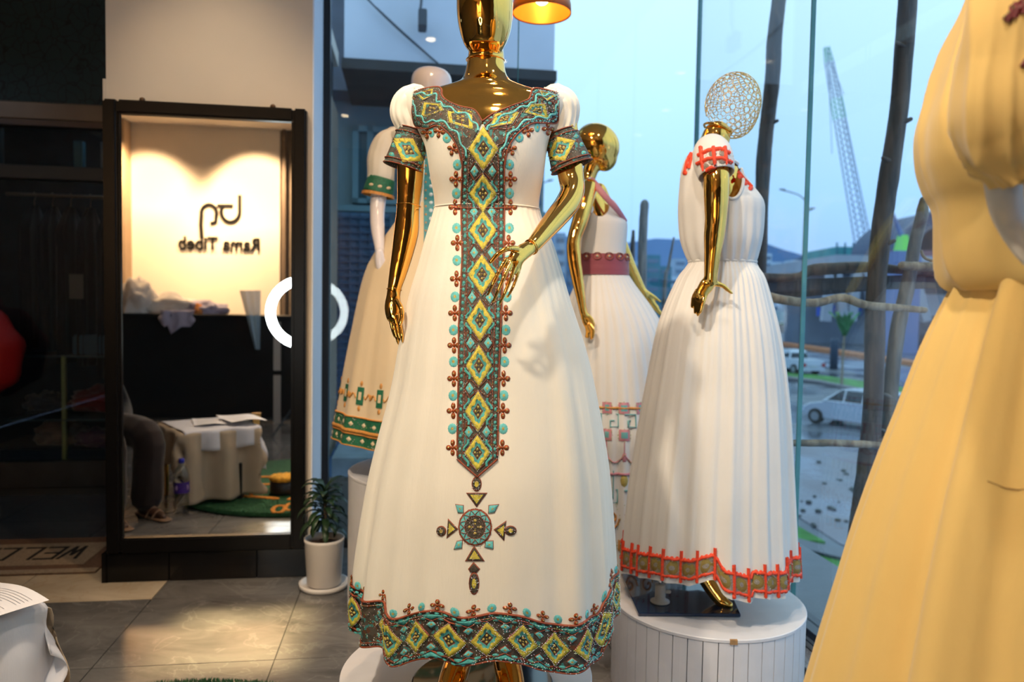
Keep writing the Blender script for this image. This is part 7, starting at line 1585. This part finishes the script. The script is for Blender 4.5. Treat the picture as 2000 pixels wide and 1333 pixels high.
# hatchback
def car(kind, label, base, yaw, L_, paint, sc=1.0):
    t = thing(kind, label, 'car', base); Mx = Matrix.Translation(base) @ Matrix.Rotation(yaw, 4, 'Z')
    T = lambda x, y, z: Mx @ Vector((x, y, z))
    gl = mat('car_glass', (0.03, 0.05, 0.08), 0.05, spec=0.8); ty = mat('tyre_rubber', (0.015, 0.015, 0.016), 0.8); rd = mat('tail_lamp_red', (0.35, 0.02, 0.02), 0.3); hub = mat('wheel_alloy', (0.3, 0.32, 0.35), 0.35, 0.8)
    if kind == 'hatchback':
        low = [(-1.80, .32), (-1.84, .55), (-1.78, .86), (-1.62, .96), (-0.7, .98), (0.62, .95), (1.45, .80), (1.72, .66), (1.80, .45), (1.74, .28), (1.2, .24), (-1.5, .24)]
        cab = [(-1.72, .93), (-1.52, 1.40), (-1.2, 1.50), (-0.3, 1.52), (0.2, 1.44), (0.95, .93)]; W_ = 0.82
    else:
        low = [(-2.5, .45), (-2.52, .75), (-2.5, 1.08), (-0.9, 1.08), (1.2, 1.06), (2.2, .98), (2.45, .75), (2.42, .42), (1.6, .38), (-2.2, .38)]
        cab = [(-0.95, 1.05), (-0.8, 1.55), (-0.6, 1.68), (0.45, 1.68), (1.15, 1.05)]; W_ = 0.9
    def prof(pr, w0, w1, m, name, zc, zt, smooth=True):
        bm = bmesh.new(); secs = []
        for s in (-1, -0.94, 0.94, 1):
            k = w0 if abs(s) == 1 else w0
            ins = 0.05 if abs(s) == 1 else 0
            ring = []
            cx = sum(p[0] for p in pr) / len(pr); cz = sum(p[1] for p in pr) / len(pr)
            for x, z in pr:
                w = w0 + (w1 - w0) * max(0, min(1, (z - zc) / (zt - zc)))
                ring.append(bm.verts.new(T(cx + (x - cx) * (1 - ins), s * w, cz + (z - cz) * (1 - ins))))
            secs.append(ring)
        n = len(pr)
        for a, b in zip(secs, secs[1:]):
            for i in range(n): bm.faces.new((a[i], a[(i + 1) % n], b[(i + 1) % n], b[i]))
        bm.faces.new(secs[0][::-1]); bm.faces.new(secs[-1]); bmesh.ops.recalc_face_normals(bm, faces=bm.faces[:]); return obj(name, bm, m, t)
    prof(low, W_, W_ * 0.97, paint, 'body', .3, 1.0)
    prof(cab, W_ * 0.95, W_ * 0.72, paint, 'cabin', .93, 1.52)
    cx0, cx1 = cab[0][0], cab[-1][0]; zt = max(z for x, z in cab)
    def win(q, name='side_window'):
        bm = bmesh.new(); poly_prism(bm, [T(*p) for p in q], (T(0, 0, 0) - T(0, 0, 0)) + Vector((0, 0, 0.004))); bm.free()
        bm = bmesh.new(); f = bm.faces.new([bm.verts.new(T(*p)) for p in q]); bmesh.ops.solidify(bm, geom=[f], thickness=0.02); obj(name, bm, gl, t)
    zb_, ztp = cab[0][1] + .06, zt - .1
    for s in (-1, 1):
        wy = lambda z: s * (W_ * 0.95 + (W_ * 0.72 - W_ * 0.95) * (z - .93) / .59 + 0.012)
        if kind == 'hatchback':
            win([(-1.45, wy(zb_), zb_), (-0.75, wy(zb_), zb_), (-0.75, wy(ztp), ztp), (-1.3, wy(ztp), ztp)]); win([(-0.68, wy(zb_), zb_), (0.0, wy(zb_), zb_), (-0.02, wy(ztp), ztp), (-0.68, wy(ztp), ztp)]); win([(0.07, wy(zb_), zb_), (0.72, wy(zb_), zb_), (0.18, wy(ztp), ztp), (0.05, wy(ztp), ztp)])
        else:
            win([(-0.8, wy(1.12), 1.14), (0.05, wy(1.12), 1.14), (0.05, wy(1.58), 1.56), (-0.68, wy(1.58), 1.56)]); win([(0.12, wy(1.12), 1.14), (0.95, wy(1.12), 1.14), (0.45, wy(1.58), 1.56), (0.12, wy(1.58), 1.56)])
    x0, z0_ = cab[0]; x1_, z1_ = cab[1]; l = lambda f: (x0 + (x1_ - x0) * f - 0.015, z0_ + (z1_ - z0_) * f)
    win([(l(.15)[0], -W_ * .8, l(.15)[1]), (l(.15)[0], W_ * .8, l(.15)[1]), (l(.85)[0], W_ * .68, l(.85)[1]), (l(.85)[0], -W_ * .68, l(.85)[1])], 'rear_window')
    x0, z0_ = cab[-1]; x1_, z1_ = cab[-2]; l = lambda f: (x0 + (x1_ - x0) * f + 0.015, z0_ + (z1_ - z0_) * f)
    win([(l(.1)[0], -W_ * .8, l(.1)[1]), (l(.1)[0], W_ * .8, l(.1)[1]), (l(.85)[0], W_ * .68, l(.85)[1]), (l(.85)[0], -W_ * .68, l(.85)[1])], 'windscreen')
    wx = 1.15 if kind == 'hatchback' else 1.55; wr = 0.30 if kind == 'hatchback' else 0.37
    for sx in (-1, 1):
        for sy in (-1, 1):
            bm = bmesh.new(); c = T(sx * wx, sy * (W_ - 0.06), wr); ax = (T(0, 1, 0) - T(0, 0, 0)).normalized()
            tube([c - ax * 0.11, c + ax * 0.11], wr, bm, 28, 1, False); bm.faces.new([v for v in bm.verts[:28]][::-1]); bm.verts.ensure_lookup_table(); bm.faces.new([bm.verts[i] for i in range(28, 56)]); w_ = obj('wheel', bm, ty, t)
            bm = bmesh.new(); tube([c + ax * sy * 0.10, c + ax * sy * 0.13], wr * 0.6, bm, 20, 1, False); bm.verts.ensure_lookup_table(); bm.faces.new([bm.verts[i] for i in range(20, 40)]); h_ = obj('hub', bm, hub, w_); h_.location = (0, 0, 0); h_.parent = w_
    re = low[1][0]
    for s in (-1, 1):
        bm = bmesh.new(); q = [T(re - .03, s * W_ * .70, .62), T(re - .03, s * W_ * 1.01, .62), T(re + .12, s * W_ * 1.01, .62), T(re + .12, s * W_ * .7, .62)]; box8(bm, q + [x + Vector((0, 0, .24)) for x in q]); bmesh.ops.recalc_face_normals(bm, faces=bm.faces[:]); obj('tail_lamp', bm, rd if kind != 'hatchback' else gl, t)
    bm = bmesh.new(); q = [T(re - .06, -W_ * .95, .34), T(re - .06, W_ * .95, .34), T(re + .1, W_ * .95, .34), T(re + .1, -W_ * .95, .34)]; box8(bm, q + [x + Vector((0, 0, .18)) for x in q]); bmesh.ops.recalc_face_normals(bm, faces=bm.faces[:]); obj('bumper', bm, paint, t)
    bm = bmesh.new(); q = [T(re - .075, -.26, .58), T(re - .075, .26, .58), T(re - .03, .26, .58), T(re - .03, -.26, .58)]; box8(bm, q + [x + Vector((0, 0, .12)) for x in q]); obj('number_plate', bm, mat('plate_white', (.5, .55, .6), .5), t)
    return t
silver = mat('silver_car_paint', (0.42, 0.47, 0.56), 0.25, 0.5, coat=0.5, var=0.03)
car('hatchback', 'silver hatchback driving away on the wet road behind the wooden posts', G(1668, 832, GZ), math.radians(126), 3.6, silver)
car('pickup_truck', 'silver pickup truck further up the road at the edge of the orange-trimmed dress', G(1545, 728, GZ), math.radians(105), 5.0, mat('pale_silver_paint', (0.50, 0.56, 0.66), 0.3, 0.3, var=0.03))
# motorcycle with rider in red, half hidden by the thin post
b = G(1738, 826, GZ); t = thing('motorcycle', 'small motorcycle half hidden behind the thin leaning post', 'motorcycle', b)
for dx in (-0.55, 0.75):
    bm = bmesh.new(); c = b + Vector((dx * 0.8, dx * 0.5, 0.31)); ax = Vector((0.8, 0.5, 0)).normalized(); tube([c + ax * 0.28 * math.cos(a) + Vector((0, 0, 0.28 * math.sin(a))) for a in [k * math.pi / 12 for k in range(25)]], 0.035, bm, 8, 1, False); w_ = obj('wheel', bm, MATS['tyre_rubber'], t)
    bm = bmesh.new()
    for k in range(8): tube([c, c + ax * 0.27 * math.cos(k * .785) + Vector((0, 0, 0.27 * math.sin(k * .785)))], 0.008, bm, 5)
    obj('spokes', bm, MATS['wheel_alloy'], t)
bm = bmesh.new(); tube([b + Vector((-.44, -.28, .31)), b + Vector((-.1, -.06, .5)), b + Vector((.3, .2, .62)), b + Vector((.6, .38, .31))], [.05, .12, .09, .04], bm, 10, 5); obj('frame', bm, mat('dark_cycle_paint', (.02, .03, .06), .3), t, True)
bm = bmesh.new(); tube([b + Vector((-.4, -.25, .72)), b + Vector((.1, .05, .74))], .09, bm, 10); obj('seat', bm, MATS['tyre_rubber'], t, True)
pr = thing('person', 'rider in a red jacket and dark helmet sitting on the motorcycle', 'person', b + Vector((-.12, -.08, .75)))
bm = bmesh.new(); s0 = b + Vector((-.12, -.08, .8)); ax = Vector((0.8, 0.5, 0)).normalized(); sd = Vector((-.5, .8, 0)).normalized()
tube([s0, s0 + Vector((0, 0, .25)) + ax * .06, s0 + Vector((0, 0, .5)) + ax * .12], [.16, .17, .15], bm, 14, 4)
for s in (-1, 1): tube([s0 + Vector((0, 0, .48)) + ax * .12 + sd * s * .17, s0 + Vector((0, 0, .28)) + ax * .25 + sd * s * .24, s0 + Vector((0, 0, .15)) + ax * .5 + sd * s * .24], [.065, .055, .045], bm, 10, 4)
remeshed('jacket', bm, mat('red_jacket_cloth', (.5, .03, .06), .6), pr, 0.02, 3)
bm = bmesh.new(); ellipsoid(bm, s0 + Vector((0, 0, .76)) + ax * .16, (.12, .13, .14)); obj('helmet', bm, mat('dark_helmet', (.02, .03, .06), .3), pr, True)
bm = bmesh.new(); tube([s0 + Vector((0, 0, .5)) + ax * .13, s0 + Vector((0, 0, .7)) + ax * .15], .055, bm, 10)
for s in (-1, 1): tube([s0 + sd * s * .1, s0 + ax * .35 + sd * s * .16 + Vector((0, 0, -.02)), s0 + ax * .22 + sd * s * .16 + Vector((0, 0, -.42))], [.1, .075, .05], bm, 10, 4)
remeshed('body', bm, mat('dark_trousers', (.03, .03, .05), .7), pr, 0.02, 3)
# young palm
b = G(1644, 752, GZ + .1); t = thing('palm_sapling', 'slender young palm planted in the grass median', 'palm', b)
bm = bmesh.new(); tube([b, b + Vector((0, 0, 1.6)), b + Vector((.05, 0, 3.0))], [.09, .07, .06], bm, 8, 3); obj('trunk', bm, mat('palm_trunk', (.25, .2, .15), .8, var=.2, vs=5), t, True)
for k in range(13):
    a = k * 2.4; bm = bmesh.new(); d = Vector((math.cos(a), math.sin(a), 0)); tp = b + Vector((.05, 0, 2.9)); prev = None
    for j in range(9):
        f = j / 8; p = tp + d * .9 * f * (0.5 if k % 3 else 1) + Vector((0, 0, 2.6 * f - 1.1 * f * f)); s = Vector((-d.y, d.x, 0)) * (.26 * math.sin(min(1, f * 1.1 + .1) * math.pi) + .02)
        row = [bm.verts.new(p - s - Vector((0, 0, .15 * f))), bm.verts.new(p), bm.verts.new(p + s - Vector((0, 0, .15 * f)))]
        if prev:
            for i in range(2): bm.faces.new((prev[i], prev[i + 1], row[i + 1], row[i]))
        prev = row
    obj('frond', bm, mat('palm_green', (.06, .24, .10), .6, var=.3, vs=3), t)
tag(obj('bollard', lathe(G(1628, 722, GZ), [(.3, 0), (.3, 2.2), (.25, 2.4)], 16), dm, None, True), 'dark cylindrical bollard beside the young palm on the far lane', 'bollard')
# wooden scaffold poles right outside the glass
bk1 = bark_mat('wet_brown_bark', (0.035, 0.02, 0.014), (0.15, 0.095, 0.065), 0.5); bk2 = bark_mat('pale_peeled_wood', (0.16, 0.11, 0.07), (0.45, 0.34, 0.22), 0.5); bk3 = bark_mat('grey_weathered_wood', (0.06, 0.055, 0.05), (0.24, 0.20, 0.16), 0.45)
def pole(label, pts, Y, rpx, m, group=None, knots=0):
    ps = []; rs = []
    for q in pts:
        yy = q[3] if len(q) > 3 else Y
        ps.append(P(q[0], q[1], yy)); rs.append((q[2] if len(q) > 2 and q[2] else rpx) / F_PX * yy)
    t = thing('wooden_pole', label, 'pole', tuple(ps[-1]))
    bm = bmesh.new(); sd = random.random() * 9
    tube(ps, rs, bm, 18, 10, fold=lambda a, f: 0.10 * noise.noise(Vector((math.cos(a) * 1.2, math.sin(a) * 1.2, f * 14 + sd))) + 0.05 * noise.noise(Vector((math.cos(a) * 4, math.sin(a) * 4, f * 50 + sd))))
    obj('trunk', bm, m, t, True)
    for k in range(knots):
        j = random.randrange(1, len(ps)); p = ps[j - 1].lerp(ps[j], random.random()); bm = bmesh.new(); r_ = rs[j]
        tube([p + Vector((0, -r_ * .6, 0)), p + Vector((random.choice((-1, 1)) * r_ * 1.15, -r_ * .7, r_ * .5))], [r_ * .35, r_ * .22], bm, 8); obj('knot', bm, m, t, True)
    return t
pole('dark brown pole rising behind the wire-headed mannequin', [(1530, -60, 14), (1514, 60, 14), (1508, 160, 14), (1494, 280, 14), (1487, 400, 13), (1485, 540, 12), (1480, 700, 12), (1475, 900, 12), (1470, 1150, 12)], 4.55, 14, bk1, None, 3)
pole('thick brown pole crossing the window left of the yellow dress', [(1776, -60, 16), (1768, 60, 17), (1757, 200, 17), (1738, 330, 18), (1722, 440, 18), (1712, 560, 18), (1708, 700, 19), (1702, 840, 19), (1690, 960, 21), (1676, 1060, 21), (1664, 1130, 20), (1652, 1215, 21)], 3.3, 17, bk1, None, 5)
pole('thin grey pole leaning to the thick one and ending above it', [(1804, 392, 8), (1800, 420, 11), (1786, 480, 12), (1772, 560, 13), (1754, 640, 14), (1742, 740, 14), (1734, 840, 15), (1722, 910, 15), (1706, 960, 13), (1692, 1010, 10)], 3.38, 13, bk3, None, 2)
pole('thicker upright post stub behind the sash dress skirt', [(1259, 398, 8), (1256, 450, 8.5), (1254, 560, 9), (1253, 640, 9), (1250, 1100, 9), (1246, 1636, 9)], 6.2, 9, bk3)
pole('thin dark post stub just left of the thicker one', [(1237, 452, 3), (1235, 500, 5), (1233, 600, 5), (1228, 1100, 5), (1222, 1604, 5)], 6.4, 5, bk1)
pole('peeled branch tied low across the thick pole', [(1520, 866, 6), (1580, 866, 7), (1630, 866, 7), (1700, 869, 7), (1742, 873, 5)], 3.12, 7, bk2)
pole('wavy peeled branch just below the dark beam', [(1460, 570, 9), (1530, 586, 9), (1590, 592, 8), (1645, 582, 8), (1690, 596, 8), (1760, 602, 7), (1806, 606, 6)], 3.05, 8, bk2, None, 1)
pole('cut log lying on the dark beam near the yellow dress', [(1762, 519, 8), (1800, 521, 9), (1850, 520, 9), (1900, 517, 9)], 3.0, 9, bk2)
pole('thin bent twig above the cut log', [(1800, 491, 2.5), (1803, 500, 3), (1815, 508, 3), (1850, 513, 4), (1900, 515, 4)], 3.02, 3, bk2)
pole('rough dark bough along the top of the beam', [(1440, 536, 10), (1500, 543, 9), (1560, 540, 8), (1585, 528, 11), (1640, 524, 12), (1700, 522, 10), (1780, 530, 8), (1860, 534, 8), (1960, 540, 8)], 3.45, 9, bk1, None, 3)
pole('thin twig pointing over the horizon behind the sash dress', [(1270, 1668, 5, 6), (1290, 900, 5, 6), (1298, 575, 4, 6), (1306, 520, 3, 6), (1316, 465, 2, 6)], 6, 3, bk3)
t = thing('timber_beam', 'wide dark wet timber beam lashed level across the wooden poles', 'beam', tuple(P(1700, 560, 3.5)))
bm = bmesh.new(); box8(bm, [P(1470, 570, 3.5), P(1960, 562, 3.5), P(1960, 562, 3.85), P(1470, 570, 3.85), P(1470, 549, 3.5), P(1960, 530, 3.5), P(1960, 530, 3.85), P(1470, 549, 3.85)]); obj('plank', bm, bark_mat('dark_wet_plank', (0.03, 0.028, 0.03), (0.10, 0.085, 0.08), 0.3), t)
bm = bmesh.new(); box8(bm, [P(1470, 590, 3.9), P(1720, 566, 3.9), P(1720, 566, 4.2), P(1470, 590, 4.2), P(1470, 573, 3.9), P(1720, 548, 3.9), P(1720, 548, 4.2), P(1470, 573, 4.2)]); obj('rear_plank', bm, MATS['dark_wet_plank'], t)
for x, y, Y in ((1702, 869, 3.25), (1678, 1067, 3.25)):
    bm = bmesh.new(); c = P(x, y, 3.3); r_ = 0.052; tube([c + Vector((r_ * math.cos(a), r_ * math.sin(a), 0.008 * math.sin(a))) for a in [k * math.pi / 8 for k in range(17)]], 0.004, bm, 6, 1, False)
    tag(obj('tie_wire', bm, mat('yellow_cord', (0.4, 0.38, 0.05), .6) if y > 1000 else mat('steel_wire', (.1, .12, .16), .5)), 'yellow cord tied round the thick pole low down' if y > 1000 else 'wire binding the peeled branch to the thick pole', 'tie')
for x0, y0, x1, y1 in ((1555, 1158, 1632, 1172), (1560, 1168, 1655, 1180), (1600, 1160, 1660, 1195)):
    bm = bmesh.new(); tube([P(x0, y0, 3.6), P(x1, y1, 3.7)], 0.02, bm, 10, fold=lambda a, f: .15 * noise.noise(Vector((math.cos(a), math.sin(a), f * 9)))); tag(obj('stick', bm, bk1 if x0 == 1600 else bk2, None, True), 'dark stick lying on the wet ledge at the foot of the poles' if x0 == 1600 else 'pale peeled stick lying on the wet ledge at the foot of the poles', 'stick', None if x0 == 1600 else 'pale sticks at the foot of the poles')
# ------------------------------------------------------------------ neighbouring building seen through the rear glass
wallg = mat('grey_rendered_slab', (0.60, 0.64, 0.74), 0.8, var=0.05, vs=2, bump=0.3, bs=12)
tealg = mat('teal_grey_facade', (0.20, 0.28, 0.30), 0.7, var=0.12, vs=1)
nb = thing('neighbour_building', 'grey rendered building with overhanging upper slab outside the rear glass', 'building', R(0.5, 7.2, GZ))
def UV(px, py, v):
    d = ray(px, py); p = CAM + d * (v / d.dot(UY)); return p
a = UV(672, 120, 6.8); c = UV(1082, 136, 6.8); ua, uc = a.dot(UX), c.dot(UX); zb1 = (a.z + c.z) / 2
obj('upper_slab', rbox(ua, uc, 6.8, 12, zb1, 9), wallg, nb)
obj('drip_edge', rbox(ua - 0.02, uc + 0.02, 6.76, 12, zb1 - 0.09, zb1), mat('dark_lower_edge', (0.03, 0.035, 0.04), .8, var=.3, vs=4), nb)  # darker strip along the slab's lower edge
obj('side_wing', rbox(ua - 3, ua, 7.6, 12, zb1 - .05, 9), mat('dark_slate_render', (0.12, 0.14, 0.18), .8, var=.1), nb)
c = UV(1066, 160, 8.0); ur = c.dot(UX)
obj('recessed_wall', rbox(-5, ur, 8.0, 12, GZ, zb1), tealg, nb)
for x0, x1, y0, y1 in ((990, 1012, 146, 178), (1018, 1034, 150, 178), (1040, 1060, 152, 182)):
    p, q = UV(x0, y0, 7.98), UV(x1, y1, 7.98); obj('window', rbox(p.dot(UX), q.dot(UX), 7.95, 8.0, q.z - 1.2, p.z), mat('blue_dark_pane', (.05, .10, .2), .15), nb)
w_ = UV(690, 248, 7.98); x_ = UV(800, 402, 7.98); u0, u1, z0_, z1_ = w_.dot(UX), x_.dot(UX), x_.z, w_.z
wf = obj('window', rbox(u0 + .06, u1 - .06, 7.94, 8.0, z0_ + .06, z1_ - .06), mat('dim_teal_pane', (.05, .11, .13), .2), nb)
for q in ((u0, u0 + .06, z0_, z1_), (u1 - .06, u1, z0_, z1_), (u0, u1, z1_ - .06, z1_), (u0, u1, z0_, z0_ + .05), ((u0 * .7 + u1 * .3) - .03, (u0 * .7 + u1 * .3) + .03, z0_, z1_)):
    obj('window_frame', rbox(q[0], q[1], 7.9, 7.99, q[2], q[3]), mat('pale_teal_frame', (.16, .28, .31), .6), nb)
z408 = UV(700, 408, 7.9).z; obj('sill_band', rbox(-5, ur, 7.86, 8.0, z408 - .03, z408 + .03), MATS['pale_teal_frame'], nb)
z790 = UV(700, 560, 7.8).z
gr = thing('metal_grille', 'blue slatted metal screen of the building outside, seen left of the white mannequin', 'screen', R(-.8, 7.8, GZ))
bl = mat('blue_screen_metal', (.08, .17, .28), .5, var=.1); obj('backing', rbox(-2.6, -.2, 7.82, 7.84, GZ, z408 - .05), bl, gr)
n_ = 34
for k in range(n_):
    z = z408 - .1 - k * 0.075; obj('slat', rbox(-2.6, -.2, 7.79, 7.82, z - .012, z + .012), mat('dark_blue_slat', (.04, .09, .16), .5), gr)
for k in range(24): obj('upright', rbox(-2.5 + k * .1, -2.49 + k * .1, 7.78, 7.80, GZ, z408 - .05), MATS['dark_blue_slat'], gr)
bal = thing('balcony', 'pale wet balcony ledge with rail outside, low behind the tall plinth', 'balcony', R(-.6, 5.9, GZ))
zz = UV(700, 880, 5.9).z; obj('ledge', rbox(-.55, .9, 5.6, 6.6, zz - .15, zz), mat('pale_wet_ledge', (.26, .34, .40), .3, var=.2), bal)
obj('parapet', rbox(-.55, .9, 6.5, 6.6, zz, zz + .28), MATS['pale_wet_ledge'], bal); obj('support', rbox(-.5, .7, 5.8, 6.4, GZ, zz - .15), tealg, bal)
fl_ = thing('wall_floodlight', 'small dark floodlight on a bent bracket fixed to the grey slab', 'floodlight', tuple(UV(826, 35, 6.75)))
p = UV(827, 38, 6.62); obj('housing', bevel(rbox(p.dot(UX) - .045, p.dot(UX) + .03, 6.55, 6.72, p.z - .08, p.z + .07), .008, 2), mat('slate_metal', (.05, .06, .08), .5), fl_)
bm = bmesh.new(); tube([UV(824, -60, 6.72), UV(823, 0, 6.7), UV(820, 22, 6.65)], .012, bm, 8, 3); obj('bracket', bm, MATS['slate_metal'], fl_, True)
for k, (a, c, mid) in enumerate((((700, -20), (860, 128), (772, 52)), ((735, 15), (848, 118), (790, 66)))):
    bm = bmesh.new(); tube([UV(*a, 6.74), UV(*mid, 6.72), UV(*c, 6.78)], .008, bm, 6, 4); tag(obj('cable', bm, MATS['slate_metal']), ('long upper' if k == 0 else 'shorter lower') + ' dark cable slanting across the grey slab outside', 'cable')
